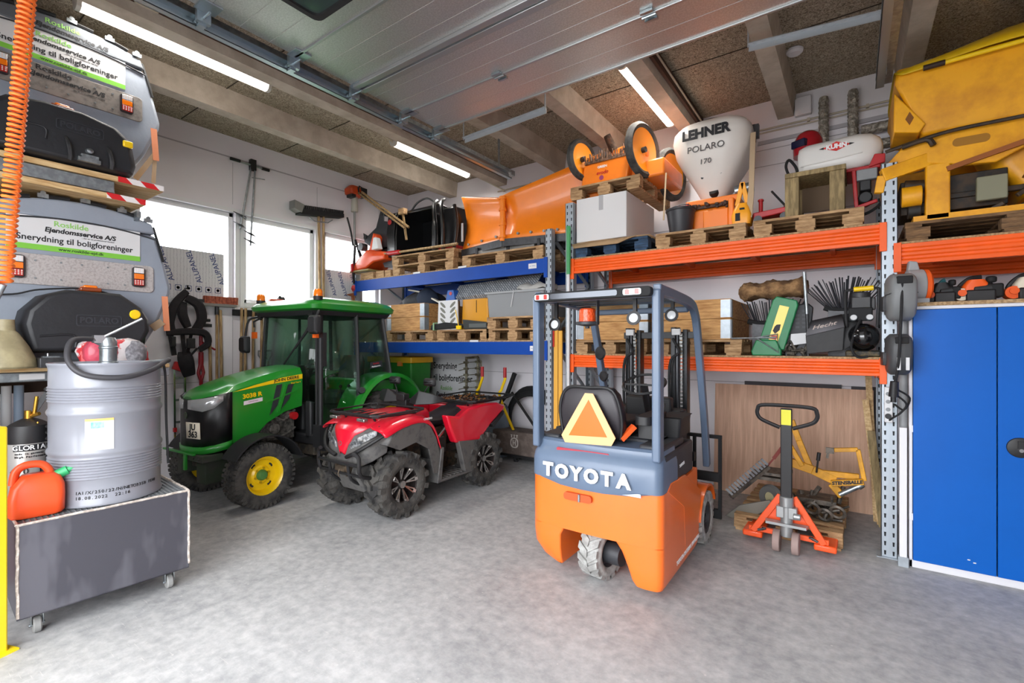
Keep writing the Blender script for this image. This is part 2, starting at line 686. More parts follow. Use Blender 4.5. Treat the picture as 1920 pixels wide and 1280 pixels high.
BROWNC = mat('rib_shade_brown', '#43281a', 0.7)
CONDUIT = mat('conduit_grey', '#b5aa98', 0.5)
t = thing('rib_shade_strip', 'dark brown strip of painted shade with thin conduit along a concrete rib', 'cable tray', (-4.33, -0.6, 4.2))
obj('tray', G().b(-0.01, 0, -0.02, 0.04, 6.4, 0.1), BROWNC, t)  # no real tray: brown strip imitates the shadow beside the rib
g = G().tu([(0.045, 0, 0.0), (0.045, 6.4, 0.0)], 0.008)
for i in range(14):
    g.b(0.03, 0.3 + i * 0.45, -0.012, 0.06, 0.33 + i * 0.45, 0.012)
obj('conduit', g, CONDUIT, t)
obj('junction_box', G().b(0.03, 1.85, -0.05, 0.08, 2.0, 0.04), CONDUIT, t, bevel=0.006)
obj('junction_box', G().b(0.03, 4.25, -0.05, 0.08, 4.4, 0.04), CONDUIT, t, bevel=0.006)
g = G().tu([(-4.80, 2.5, 4.24), (-4.78, 2.6, 4.26), (-4.78, 3.9, 4.27), (-4.80, 4.1, 4.24)], 0.012)
g.tu([(-4.80, 5.58, 4.24), (-4.78, 5.75, 4.26), (-4.6, 5.9, 4.15), (-4.4, 5.92, 4.03)], 0.012)
tag(obj('lamp_cable', g, CONDUIT), 'pale conduit linking the two lamps over the tractor side', 'cable')
t = thing('cable_run', 'conduit and brown strip on the rib beside the lamp over the white hopper', 'cable tray', (-1.47, 3.5, 4.2))
obj('tray', G().b(0, 0, -0.02, 0.03, 2.4, 0.1), BROWNC, t)  # same brown strip laid along this rib's side
obj('conduit', G().tu([(0.04, 0, 0.02), (0.06, 0.5, 0.0), (0.04, 0.7, 0.04), (0.04, 2.4, 0.02)], 0.01), CONDUIT, t)
obj('junction_box', G().b(0.03, 0.45, -0.03, 0.07, 0.56, 0.04), CONDUIT, t, bevel=0.006)
t = thing('smoke_detector', 'round white smoke detector on the wood wool ceiling', 'smoke detector', (-0.436, 5.033, ZC))
obj('body', G().rev([(0.002, -0.05), (0.05, -0.048), (0.068, -0.03), (0.07, -0.012), (0.055, 0)], n=24), WHITE, t)
obj('cable', G().tu([(0.0, 0, -0.012), (-0.06, -0.05, -0.015), (-0.12, 0.05, -0.015), (-0.09, 0.6, -0.02), (-0.06, 0.9, -0.1)], 0.006, k=4), CONDUIT, t)

# sectional gateway door parked under the ceiling
DOORM = mat('door_sheet', '#d6d6d4', 0.30, 0.8, c2='#c4c4c2', scale=90, bump=0.10, bscale=220)
DOORE = mat('door_rail_metal', '#b9bcbe', 0.3, 0.85)
d = thing('sectional_door', 'open metal sectional door lying flat under the ceiling', 'door', (-3.31, 0, 3.75))
d['kind'] = 'structure'
DW = 3.40
for a, b_ in ((-0.1, 0.75), (0.752, 1.33), (1.332, 1.93), (1.932, 2.455), (2.457, 2.985), (2.987, 3.41)):
    # sheet with shallow ribs across its width
    n_ = max(2, round((b_ - a) / 0.19))
    poly = [(a, 0.045), (a, 0.0)]
    for k in range(1, n_):
        y = a + (b_ - a) * k / n_
        poly += [(y - 0.004, 0.0), (y - 0.001, 0.002), (y + 0.001, 0.002), (y + 0.004, 0.0)]
    poly += [(b_, 0.0), (b_, 0.045)]
    p_ = obj('panel', G().pr(poly, 'x', 0, DW), DOORM, d, smooth=20)
    if a > 1.3:
        obj('rib', G().b(0, b_ - 0.016, -0.012, DW, b_ + 0.004, 0.001), DOORE, p_, bevel=0.003)
g = G().b(0.02, 2.40, -0.03, DW - 0.02, 2.45, 0).b(0.02, 2.47, -0.03, DW - 0.02, 2.52, 0).b(0.02, 2.43, -0.012, DW - 0.02, 2.49, 0)
obj('stiffener', g, DOORE, d, bevel=0.004)
t_ = obj('window_rim', G().loft([[(x + 0.95, y + 1.55, z) for x, y in rrect(0.92 - q, 0.5 - q, 0.05)] for q, z in ((0, 0), (0, -0.02), (0.07, -0.02), (0.07, 0.0))], cap=False), BLACKM, d)
obj('pane', G().b(0.52, 1.33, -0.004, 1.38, 1.77, 0.0), mat('door_pane', '#3a4644', 0.08, spec=0.8), t_)
t_ = obj('window_rim', G().loft([[(x + 1.95, y + 2.16, z) for x, y in rrect(0.62 - q, 0.3 - q, 0.03)] for q, z in ((0, 0), (0, -0.02), (0.06, -0.02), (0.06, 0.0))], cap=False), WHITE, d)
obj('pane', G().b(1.68, 2.04, -0.004, 2.22, 2.28, 0.0), CLEARLENS, t_)
ZINC = mat('hinge_zinc', '#aebac0', 0.3, 0.9)
for y in (0.75, 1.33, 1.93, 2.455, 2.985, 3.40):
    g = G().b(-0.02, y - 0.06, -0.012, 0.1, y + 0.06, -0.002).b(-0.05, y - 0.04, -0.075, -0.02, y + 0.04, 0.0)
    g.b(-0.10, y - 0.02, -0.09, -0.04, y + 0.02, -0.075)
    g.cy((-0.12, y, -0.045), (0.06, y, -0.045), 0.007, n=8).cy((-0.125, y, -0.045), (-0.09, y, -0.045), 0.022, n=12)
    obj('hinge', g, ZINC, d)
    g = G().b(DW - 0.1, y - 0.06, -0.012, DW + 0.02, y + 0.06, -0.002).cy((DW - 0.06, y, -0.045), (DW + 0.12, y, -0.045), 0.007, n=8)
    obj('hinge', g, ZINC, d)
for x in (1.06, 2.25):
    obj('hinge', G().b(x - 0.04, 2.93, -0.02, x + 0.04, 2.95, -0.002).b(x - 0.04, 3.02, -0.02, x + 0.04, 3.04, -0.002).cy((x - 0.045, 2.985, -0.016), (x + 0.045, 2.985, -0.016), 0.009, n=8).b(x - 0.035, 2.93, -0.006, x - 0.02, 3.04, 0).b(x + 0.02, 2.93, -0.006, x + 0.035, 3.04, 0), ZINC, d)


def track(x, sgn, label):
    t = thing('door_track', label, 'rail', (x, 0, 3.70), 0, 'rails carrying the open sectional door')
    s = sgn
    g = G().b(0, -0.6, -0.035, 0.004, 4.75, 0.035)
    g.b(0, -0.6, -0.035, s * 0.05, 4.75, -0.031).b(0, -0.6, 0.031, s * 0.05, 4.75, 0.035)
    g.b(s * 0.046, -0.6, -0.035, s * 0.05, 4.75, -0.02)
    obj('channel', g, ZINC, t)
    g = G().b(-s * 0.06, -0.6, 0.05, -s * 0.01, 4.9, 0.11)
    obj('angle_bar', g, STEEL, t)
    g = G()
    for y in (0.6, 2.55, 4.55):
        g.b(-s * 0.012, y, -0.03, -s * 0.008, y + 0.035, 0.62)
        g.b(-s * 0.05, y, 0.55, -s * 0.008, y + 0.035, 0.62)
    obj('hanger', g, STEEL, t)


track(-3.44, 1, 'zinc door rail running under the ceiling above the tractor')
track(0.19, -1, 'zinc door rail beside the covered yellow spreader')


PERF = mat('perforated_steel', '#c3c9ce', 0.4, 0.4)


def strut(p0, p1, label):
    g = G().bar(p0, p1, 0.05, 0.006)
    g.bar((p0[0], p0[1] + 0.022, p0[2] - 0.022), (p1[0], p1[1] + 0.022, p1[2] - 0.022), 0.006, 0.045)
    n_ = 14
    for i in range(n_):
        f = (i + 0.5) / n_
        q = [p0[k] + (p1[k] - p0[k]) * f for k in range(3)]
        q2 = [p0[k] + (p1[k] - p0[k]) * (f + 0.03) for k in range(3)]
        g.bar((q[0], q[1], q[2] - 0.005), (q2[0], q2[1], q2[2] - 0.005), 0.02, 0.004)
    g.b(p1[0] - 0.006, p1[1] - 0.003, p1[2] - 0.02, p1[0] + 0.006, p1[1] + 0.003, 4.33).b(p0[0] - 0.006, p0[1] - 0.003, p0[2] - 0.02, p0[0] + 0.006, p0[1] + 0.003, 4.33)
    tag(obj('perforated_strut', g, PERF), label, 'bracket', 'perforated struts holding the door rails')


strut((-0.68, 4.175, 4.02), (0.24, 4.25, 3.98), 'perforated steel strut near the smoke detector')
strut((-3.38, 3.85, 3.84), (-2.37, 3.86, 3.88), 'perforated steel strut above the orange snow plough')

# services on the back wall
FOIL = mat('foil_duct', '#bdb6aa', 0.35, 0.35, c2='#7d766b', scale=26, bump=0.9, bscale=45)
for x, z0, z1, lab in ((-0.25, 3.30, 4.19, 'crinkled foil duct rising behind the red welding helmet'), (-0.005, 3.55, 4.19, 'second foil duct behind the white tank with red diamond')):
    prof = []
    k_ = 34
    for i in range(k_ + 1):
        prof.append((0.042 + (0.006 if i % 2 else 0), z0 + (z1 - z0 - 0.03) * i / k_))
    prof += [(0.038, z1 - 0.01), (0.02, z1)]
    tag(obj('foil_duct', G().rev(prof, (x, 5.86, 0), n=16), FOIL), lab, 'duct', 'foil ducts on the back wall')
t = thing('wall_pipe', 'shiny foil pipe running sideways behind the yellow spreader', 'duct', (0.06, 5.86, 3.76), 0)
obj('pipe', G().rev([(0.046 + (0.004 if i % 2 else 0), i * 0.03) for i in range(34)], ax=(1, 0, 0), n=16), FOIL, t)
tag(obj('lower_pipe', G().rev([(0.04 + (0.003 if i % 2 else 0), i * 0.03) for i in range(30)], (0.2, 5.86, 3.60), ax=(1, 0, 0), n=16), FOIL), 'lower shiny pipe behind the yellow spreader', 'duct')
g = G().tu([(-4.5, 5.93, 4.02), (3.0, 5.93, 4.02)], 0.011).tu([(-2.4, 5.93, 3.985), (3.0, 5.93, 3.985)], 0.009)
for i in range(14):
    g.b(-4.4 + i * 0.5, 5.915, 4.0, -4.375 + i * 0.5, 5.95, 4.035)
tag(obj('wall_conduit', g, CONDUIT), 'pair of thin conduits clipped along the top of back wall', 'pipe')
tag(obj('junction_box', G().b(-0.51, 5.88, 4.07, -0.36, 5.95, 4.26), WHITE, bevel=0.008), 'white square junction box high on the back wall', 'electrical box')

# ================================================================ VEHICLES
def lug(g, r0, r1, x0, a0, x1, a1, da, taper=0.85):
    """A tread block running from (x0, a0) to (x1, a1) round a wheel whose axle is x; da = angular width."""
    vs = []
    for x, a in ((x0, a0), (x1, a1)):
        for r, k in ((r0, 1.0), (r1, taper)):
            for s_ in (-1, 1):
                t = a + s_ * da / 2 * k
                vs.append((x, r * math.cos(t), r * math.sin(t)))
    g.add(vs, [(0, 1, 3, 2), (4, 6, 7, 5), (0, 4, 5, 1), (2, 3, 7, 6), (0, 2, 6, 4), (1, 5, 7, 3)])


def tyre(r, w, ri, style, n):
    """Tyre about the x axis, centred on the origin."""
    g = G()
    rb = r - {'atv': 0.028, 'turf': 0.014, 'chev': 0.014, 'ag': 0.035}[style]
    h = w / 2
    g.rev([(ri, -h * 0.8), (ri + 0.01, -h * 0.9), (ri + (rb - ri) * 0.5, -h), (rb - 0.03, -h * 0.97), (rb - 0.006, -h * 0.86), (rb, -h * 0.6), (rb, h * 0.6),
           (rb - 0.006, h * 0.86), (rb - 0.03, h * 0.97), (ri + (rb - ri) * 0.5, h), (ri + 0.01, h * 0.9), (ri, h * 0.8), (ri, -h * 0.8)], ax=(1, 0, 0), n=40)
    st = 2 * PI / n
    for i in range(n):
        a = i * st
        if style == 'atv':
            for s_ in (-1, 1):
                a2 = a + (st / 2 if s_ > 0 else 0)
                lug(g, rb - 0.012, r, s_ * h * 0.08, a2 + st * 0.35, s_ * h * 0.62, a2, st * 0.36)
                lug(g, rb - 0.03, r - 0.008, s_ * h * 0.60, a2, s_ * h * 1.02, a2 - st * 0.08, st * 0.44)
                lug(g, rb - 0.075, rb - 0.045, s_ * h * 0.9, a2 + st * 0.5, s_ * h * 1.04, a2 + st * 0.5, st * 0.3)
        elif style == 'turf':
            for j, x in enumerate((-0.75, -0.38, 0, 0.38, 0.75)):
                a2 = a + (st / 2 if j % 2 else 0)
                lug(g, rb - 0.01, r, (x - 0.15) * h, a2, (x + 0.15) * h, a2, st * 0.72)
            for s_ in (-1, 1):
                lug(g, rb - 0.03, r - 0.008, s_ * h * 0.88, a, s_ * h * 1.02, a, st * 0.55)
        elif style == 'chev':
            for s_ in (-1, 1):
                lug(g, rb - 0.01, r, 0.03 * s_ * h, a + st * 0.7 + (st / 2 if s_ > 0 else 0), s_ * h * 0.92, a + (st / 2 if s_ > 0 else 0), st * 0.68, 0.92)
        else:
            for s_ in (-1, 1):
                a2 = a + (st / 2 if s_ > 0 else 0)
                lug(g, rb - 0.01, r, 0.0, a2 + st * 0.5, s_ * h, a2 - st * 0.15, st * 0.24)
    return g


FKO = mat('forklift_orange', '#f26f22', 0.32, coat=0.4, var=0.05, scale=3)
FKG = mat('forklift_grey', '#5d6d83', 0.42, coat=0.15, var=0.06, scale=5)
FKT = mat('pale_solid_tyre', '#a9a9a6', 0.85, c2='#8a8986', scale=14)
FKP = mat('dark_grey_panel', '#333438', 0.5, var=0.1)
TINT = glass('roof_polycarbonate', '#c9cdd0', 0.12)

fk = thing('forklift', 'orange and grey electric forklift seen from behind with an orange warning triangle', 'forklift', (-1.46, 2.95, 0), R(0.8))


def plan(x0, x1, y0, y1, rl, rr, z, bulge=0.0, k=6):
    p = [(x0, y1, z)]
    for i in range(k + 1):
        t = R(180 + 90 * i / k)
        p.append((x0 + rl + rl * math.cos(t), y0 + rl + rl * math.sin(t), z))
    for i in range(1, 5):
        f = i / 5
        p.append((x0 + rl + (x1 - rr - x0 - rl) * f, y0 - bulge * 4 * f * (1 - f), z))
    for i in range(k + 1):
        t = R(270 + 90 * i / k)
        p.append((x1 - rr + rr * math.cos(t), y0 + rr + rr * math.sin(t), z))
    p.append((x1, y1, z))
    return p


g = G()
g.loft([plan(-0.49, 0.49, 0.02, 0.88, 0.10, 0.05, z, 0.02) for z in (0.355, 0.5, 0.64, 0.70)])
g.loft([plan(a, -b_, 0.02 + c, 0.88, 0.10, 0.015, z, 0.004) for a, b_, c, z in ((-0.34, 0.235, 0.03, 0.085), (-0.42, 0.235, 0.015, 0.13), (-0.478, 0.235, 0.0, 0.21), (-0.49, 0.235, 0.0, 0.30), (-0.49, 0.20, 0.0, 0.36))])
g.loft([plan(a, b_, 0.02 + c, 0.88, 0.03, 0.05, z, 0.004) for a, b_, c, z in ((0.305, 0.475, 0.01, 0.085), (0.285, 0.488, 0.0, 0.12), (0.255, 0.49, 0, 0.20), (0.215, 0.49, 0, 0.29), (0.16, 0.49, 0, 0.36))])
g.b(-0.24, 0.5, 0.10, 0.26, 0.88, 0.4)
obj('counterweight', g, FKO, fk, smooth=35)
# tow slot, edges and side skirts
g = G().pr(rrect(0.21, 0.05, 0.02, cx=-0.08, cy=0.60), 'y', -0.024, 0.0)
obj('tow_slot', g, mat('slot_orange', '#c04a10', 0.5), fk)
obj('tow_pin', G().cy((-0.065, -0.026, 0.575), (-0.065, -0.026, 0.625), 0.009, n=10), STEEL, fk)
for q_ in ((0.42, 0.492), (-0.492, -0.42)):
    obj('side_skirt', G().pr([(0.55, 0.12), (0.88, 0.12), (0.93, 0.25), (1.0, 0.44), (1.0, 0.5), (0.55, 0.72), (0.20, 0.74), (0.12, 0.70), (0.5, 0.5)], 'x', *q_), FKO, fk, bevel=0.008)
# grey rear cover
g = G()
rings = []
for z, q, zt in ((0.655, 0.0, 0), (0.70, -0.012, 0), (0.82, -0.012, 0), (0.862, 0.0, 0), (0.90, 0.03, 0), (0.925, 0.05, 0), (0.95, 0.055, 0), (0.965, 0.075, 0)):
    base = plan(-0.482 + q * 0.3, 0.484 - q * 0.3, 0.012 + q, 0.36, 0.10, 0.06, z, 0.022)
    if z < 0.66:
        # lower edge dips in the middle, rises at the sides
        base = [(x, y, z + 0.07 * (abs(x) / 0.48) ** 3) for x, y, _ in base]
    rings.append(base)
g.loft(rings)
obj('rear_cover', g, FKG, fk, smooth=30)
obj('stop_lamp', G().pr(rrect(0.40, 0.022, 0.01, cx=-0.07, cy=0.905), 'y', 0.028, 0.05), mat('dark_red_lens', '#a3303f', 0.3), fk)
obj('edge_sticker', G().b(0.10, -0.006, 0.672, 0.36, 0.0, 0.695), mat('pale_sticker', '#b9c2d2', 0.4), fk)
for i, ch in enumerate('TOYOTA'):
    x = -0.025 + (i - 2.5) * 0.112
    y = -0.016 - 0.022 * (1 - (x / 0.48) ** 2)
    write('letter', ch, 0.125, WHITEINK, fk, (x, y, 0.762), (1, -0.03 if x < 0 else 0.03, 0), (0, 0, 1), 0.004, 0.0065, xs=1.0, label='raised white letter')
# battery side, steps, front fenders
for s_ in (-1, 1):
    g = G().b(s_ * 0.30, 0.12, 0.70, s_ * 0.478, 0.80, 0.93).b(s_ * 0.30, 0.12, 0.93, s_ * 0.465, 0.60, 0.985)
    obj('battery_panel', g, FKP, fk, bevel=0.015)
    g = G().b(s_ * 0.02, 0.80, 0.12, s_ * 0.47, 1.05, 0.46).b(s_ * 0.40, 0.85, 0.46, s_ * 0.46, 0.90, 0.60)
    obj('step', g, FKO, fk, bevel=0.01)
    g = G().rev([(0.255, -0.13), (0.275, -0.13), (0.275, 0.012), (0.255, 0.012), (0.255, -0.13)], (s_ * 0.488 if s_ > 0 else -0.37, 1.22, 0.215), (1, 0, 0), n=20, a0=R(20), a1=R(172))
    obj('front_fender', g, FKO, fk)
    wl = tyre(0.215, 0.15, 0.125, 'chev', 22)
    wl.m = Matrix()
    g2 = G().at((s_ * 0.425, 1.22, 0.215))
    g2.add(wl.v, wl.f)
    w = obj('drive_wheel', g2, FKT, fk)
    g = G().at((s_ * 0.425, 1.22, 0.215)).rev([(0.02, s_ * 0.03), (0.08, s_ * 0.03), (0.10, s_ * 0.06), (0.128, s_ * 0.062), (0.128, -s_ * 0.06), (0.02, -s_ * 0.06)], ax=(1, 0, 0), n=24)
    for k in range(6):
        a = k * PI / 3
        g.cy((s_ * 0.03, 0.055 * math.cos(a), 0.055 * math.sin(a)), (s_ * 0.045, 0.055 * math.cos(a), 0.055 * math.sin(a)), 0.009, n=6)
    obj('rim', g, FKP, w)
write('lettering', 'TOYOTA MATERIAL HANDLING', 0.042, WHITEINK, fk, (0.4935, 0.62, 0.165), (0, 1, 0), (0, 0, 1), 0.001, 0.001)
write('lettering', 'TOYOTA', 0.03, WHITEINK, fk, (0.4795, 0.5, 0.80), (0, 1, 0.05), (0, 0, 1), 0.001, 0.001)
wl = tyre(0.19, 0.165, 0.10, 'chev', 16)
g2 = G().at((0.0, 0.20, 0.19), (0, 0, R(-8)))
g2.add(wl.v, wl.f)
w = obj('steer_wheel', g2, FKT, fk)
g = G().at((0.0, 0.20, 0.19), (0, 0, R(-8))).rev([(0.02, 0.05), (0.085, 0.045), (0.103, 0.07), (0.103, -0.07), (0.02, -0.07)], ax=(1, 0, 0), n=24)
g.cy((0.05, 0, 0), (0.17, 0, 0), 0.075, 0.07, n=16)
obj('rim', g, FKP, w)
obj('floor_deck', G().b(-0.44, 0.55, 0.50, 0.44, 1.1, 0.54), BLACKM, fk)
obj('battery_hood', G().b(-0.40, 0.30, 0.66, 0.40, 0.72, 0.985).b(-0.38, 0.30, 0.985, 0.38, 0.70, 1.0), FKP, fk, bevel=0.02)
# overhead guard
for s_ in (-1, 1):
    g = G().bar((s_ * 0.445, 0.07, 0.90), (s_ * 0.445, 0.07, 2.0), 0.055, 0.09, (0, 1, 0))
    obj('rear_post', g, FKG, fk, bevel=0.012)
    path = spline([(s_ * 0.445, 1.40, 0.60), (s_ * 0.445, 1.30, 1.05), (s_ * 0.445, 1.08, 1.72), (s_ * 0.445, 0.98, 1.90), (s_ * 0.445, 0.82, 1.965), (s_ * 0.445, 0.4, 1.99), (s_ * 0.445, 0.05, 2.0)], 6)
    rings = []
    for i, q in enumerate(path):
        d_ = (path[min(i + 1, len(path) - 1)] - path[max(i - 1, 0)]).normalized()
        up = Vector((1, 0, 0)).cross(d_).normalized()
        rings.append([q + Vector((a * 0.026, 0, 0)) + up * b_ * 0.034 for a, b_ in ((-1, -1), (1, -1), (1, 1), (-1, 1))])
    obj('guard_rail', G().loft(rings), FKG, fk, bevel=0.008)
for q_ in ((-0.42, 0.03, 1.955, 0.42, 0.11, 2.005), (-0.42, 0.86, 1.90, 0.42, 0.92, 1.945)):
    obj('roof_crossbar', G().b(*q_), FKG, fk, bevel=0.01)
obj('roof_pane', G().sheet([[(-0.42, 0.1, 1.99), (0.42, 0.1, 1.99)], [(-0.42, 0.5, 1.985), (0.42, 0.5, 1.985)], [(-0.42, 0.9, 1.94), (0.42, 0.9, 1.94)]]), TINT, fk, solid=0.006)
for y in (0.3, 0.5, 0.7):
    obj('roof_bar', G().b(-0.42, y, 1.965, 0.42, y + 0.02, 1.98), FKP, fk)
# rear light bar
lb = obj('light_bar', G().pr(rrect(0.86, 0.062, 0.022, cx=0.0, cy=1.985), 'y', -0.025, 0.03), BLACKM, fk, bevel=0.004)
obj('strip', G().pr(rrect(0.50, 0.038, 0.012, cx=-0.04, cy=1.985), 'y', -0.031, -0.02), mat('lamp_strip', '#4c4f55', 0.15, 0.5), lb)
for x in (-0.36, 0.31):
    obj('lamp_lens', G().pr(rrect(0.12, 0.04, 0.012, cx=x, cy=1.985), 'y', -0.031, -0.02), CLEARLENS, lb)
    for dx in (-0.032, 0.032):
        obj('red_lens', G().pr(rrect(0.026, 0.034, 0.006, cx=x + dx, cy=1.985), 'y', -0.034, -0.02), REDLENS, lb)
# beacon and work lamps under the roof
bc = obj('beacon', G().rev([(0.002, 0.10), (0.05, 0.10), (0.06, 0.09), (0.062, 0.0), (0.0, 0.0)], (-0.12, 0.22, 1.81), n=24), mat('beacon_orange', '#e2501a', 0.2, coat=0.5, bump=0.6, bscale=60), fk)
g = G().rev([(0.02, -0.03), (0.085, -0.018), (0.085, 0.0), (0.063, 0.005)], (-0.12, 0.22, 1.81), n=24).b(-0.04, 0.2, 1.79, -0.035, 0.24, 1.97).b(-0.2, 0.2, 1.925, -0.035, 0.24, 1.93)
g.cy((-0.12, 0.22, 1.765), (-0.12, 0.22, 1.79), 0.016, n=10)
obj('bracket', g, FKP, bc)
for x, y, z in ((-0.385, 0.20, 1.80), (0.235, 0.20, 1.83), (0.375, 0.60, 1.865)):
    g = G().rev([(0.0, 0.055), (0.03, 0.05), (0.046, 0.02), (0.05, 0.0), (0.044, 0.0)], (x, y, z), (0, 1, -0.12), n=20)
    g.b(x - 0.012, y + 0.02, z + 0.03, x + 0.012, y + 0.045, z + 0.16)
    wlm = obj('work_lamp', g, BLACK, fk)
    obj('lens', G().rev([(0.0, -0.006), (0.028, -0.004), (0.036, 0.004), (0.0, 0.006)], (x, y, z), (0, 1, -0.12), n=20), CLEARLENS, wlm)
for z, r in ((1.57, 0.062), (1.36, 0.05)):
    g = G().rev([(0.0, -0.012), (r * 0.8, -0.008), (r, 0.006), (r * 0.7, 0.03), (0.0, 0.045)], (-0.375, 1.0 + (1.57 - z) * 0.35, z), (0.3, 1, 0), n=22)
    g.bar((-0.44, 1.08, z), (-0.37, 1.03 + (1.57 - z) * 0.35, z), 0.012, 0.012)
    obj('mirror', g, BLACK, fk)
# seat with slow-vehicle triangle
SEAT = mat('seat_vinyl', '#241f24', 0.45)
g = G()
rings = []
for z, w_, y, th in ((1.0, 0.24, 0.20, 0.10), (1.06, 0.25, 0.18, 0.12), (1.18, 0.245, 0.165, 0.12), (1.30, 0.215, 0.155, 0.11), (1.345, 0.17, 0.16, 0.09)):
    rings.append([(x - 0.06, yy + y, z) for x, yy in rrect(2 * w_, th, 0.045)])
g.loft(rings)
g.loft([[(x - 0.04, yy + 0.42, z) for x, yy in rrect(0.46 - q, 0.44 - q, 0.08)] for z, q in ((1.0, 0.02), (1.05, 0.0), (1.11, 0.03))])
st = obj('seat', g, SEAT, fk, bevel=0.01)
g = G()
for s_ in (1,):
    g.tu([(-0.27, 0.13, 1.0), (-0.285, 0.11, 1.2), (-0.22, 0.105, 1.335), (-0.05, 0.10, 1.345), (0.12, 0.105, 1.33), (0.18, 0.12, 1.15), (0.17, 0.13, 1.0)], 0.012, k=5)
obj('seat_shell', g, BLACK, st)
tri = obj('warning_triangle', G().pr([(-0.245, 1.0), (-0.215, 0.95), (0.135, 0.965), (0.165, 1.02), (0.0, 1.31), (-0.06, 1.31)], 'y', 0.055, 0.062).at((0, 0, 0)), mat('triangle_border', '#eab27a', 0.4), fk, label='orange slow vehicle triangle')
obj('triangle_face', G().pr([(-0.185, 1.005), (0.105, 1.02), (-0.032, 1.265)], 'y', 0.052, 0.056), mat('triangle_orange', '#ef6606', 0.35), tri)
obj('seat_belt', G().bar((0.17, 0.14, 1.0), (0.24, 0.2, 1.09), 0.05, 0.03), mat('belt_orange', '#e8571b', 0.5), fk)
# controls
g = G().rev([(0.165, -0.012), (0.178, 0.0), (0.165, 0.012), (0.152, 0.0), (0.165, -0.012)], (0.10, 0.80, 1.33), (0, 0.45, -1), n=32)
g.bar((-0.05, 0.78, 1.325), (0.25, 0.78, 1.325), 0.025, 0.015).cy((0.10, 0.80, 1.32), (0.10, 0.95, 1.02), 0.03, n=10)
obj('steering_wheel', g, BLACK, fk)
g = G().b(-0.34, 0.92, 0.54, 0.36, 1.10, 1.12).b(-0.10, 0.90, 1.0, 0.28, 1.0, 1.22)
obj('dashboard', g, BLACK, fk, bevel=0.02)
g = G().loft([[(x + 0.30, yy + 0.38, z) for x, yy in rrect(0.11, 0.40, 0.04)] for z in (1.10, 1.16)])
g.b(0.25, 0.25, 1.0, 0.35, 0.5, 1.10)
for k in range(4):
    g.cy((0.27 + 0.025 * k, 0.52, 1.16), (0.27 + 0.025 * k, 0.525, 1.22), 0.008, n=8)
obj('armrest', g, BLACK, fk, bevel=0.01)
g = G().loft([[(x + 0.40, yy + 0.62, z) for x, yy in rrect(0.12 + q, 0.26 + q, 0.02)] for z, q in ((0.985, 0.0), (1.12, 0.03), (1.13, 0.05))])
obj('side_tray', g, BLACK, fk)
obj('left_box', G().b(-0.46, 0.35, 0.96, -0.38, 0.75, 1.0), BLACK, fk, bevel=0.01)
# mast, chains and carriage
MAST = mat('mast_black', '#1c1d20', 0.4, 0.3)
for s_ in (-1, 1):
    x = 0.02 + s_ * 0.21
    g = G().b(x - 0.075, 1.33, 0.08, x - 0.035, 1.43, 1.80).b(x + 0.02, 1.36, 0.08, x + 0.06, 1.46, 1.78)
    g.b(x - 0.075, 1.42, 0.08, x - 0.02, 1.44, 1.80)
    m_ = obj('mast_rail', g, MAST, fk, bevel=0.004)
    g = G().cy((x - 0.01, 1.31, 0.3), (x - 0.01, 1.31, 1.62), 0.022, n=14).cy((x - 0.01, 1.31, 1.62), (x - 0.01, 1.31, 1.76), 0.012, n=10)
    obj('lift_cylinder', g, mat('cylinder_grey', '#3c3d40', 0.3, 0.7), m_)
    g = G()
    for k in range(36):
        z = 0.6 + k * 0.032
        g.b(x + 0.005, 1.318, z, x + 0.03, 1.326, z + 0.024)
    obj('lift_chain', g, mat('chain_steel', '#6e6e6c', 0.4, 0.8), m_)
    obj('hose', G().tu([(x - 0.05, 1.30, 1.70), (x + 0.01, 1.28, 1.58), (x - 0.07, 1.28, 1.45), (x - 0.06, 1.29, 0.8)], 0.012, k=5), BLACKM, m_)
    obj('mast_lamp', G().b(x - 0.055, 1.285, 1.73, x + 0.02, 1.32, 1.785), PAPER, m_, bevel=0.006)
for q_ in ((-0.30, 1.38, 1.70, 0.34, 1.44, 1.76), (-0.30, 1.40, 0.62, 0.34, 1.44, 0.70), (-0.28, 1.36, 0.1, 0.32, 1.42, 0.2)):
    obj('mast_crossbar', G().b(*q_), MAST, fk, bevel=0.004)
g = G().b(-0.52, 1.50, 0.12, 0.54, 1.54, 0.20).b(-0.52, 1.50, 0.44, 0.54, 1.54, 0.52)
for x in (-0.52, -0.30, -0.1, 0.1, 0.3, 0.515):
    g.b(x, 1.50, 0.12, x + 0.028, 1.53, 0.84)
g.b(-0.52, 1.50, 0.82, 0.543, 1.535, 0.85)
obj('fork_carriage', g, BLACKM, fk, bevel=0.004)
for s_ in (-1, 1):
    g = G().b(s_ * 0.26 - 0.05, 1.545, 0.04, s_ * 0.26 + 0.05, 1.585, 0.5).b(s_ * 0.26 - 0.05, 1.545, 0.04, s_ * 0.26 + 0.05, 2.42, 0.075)
    obj('fork', g, DARKST, fk, bevel=0.006)

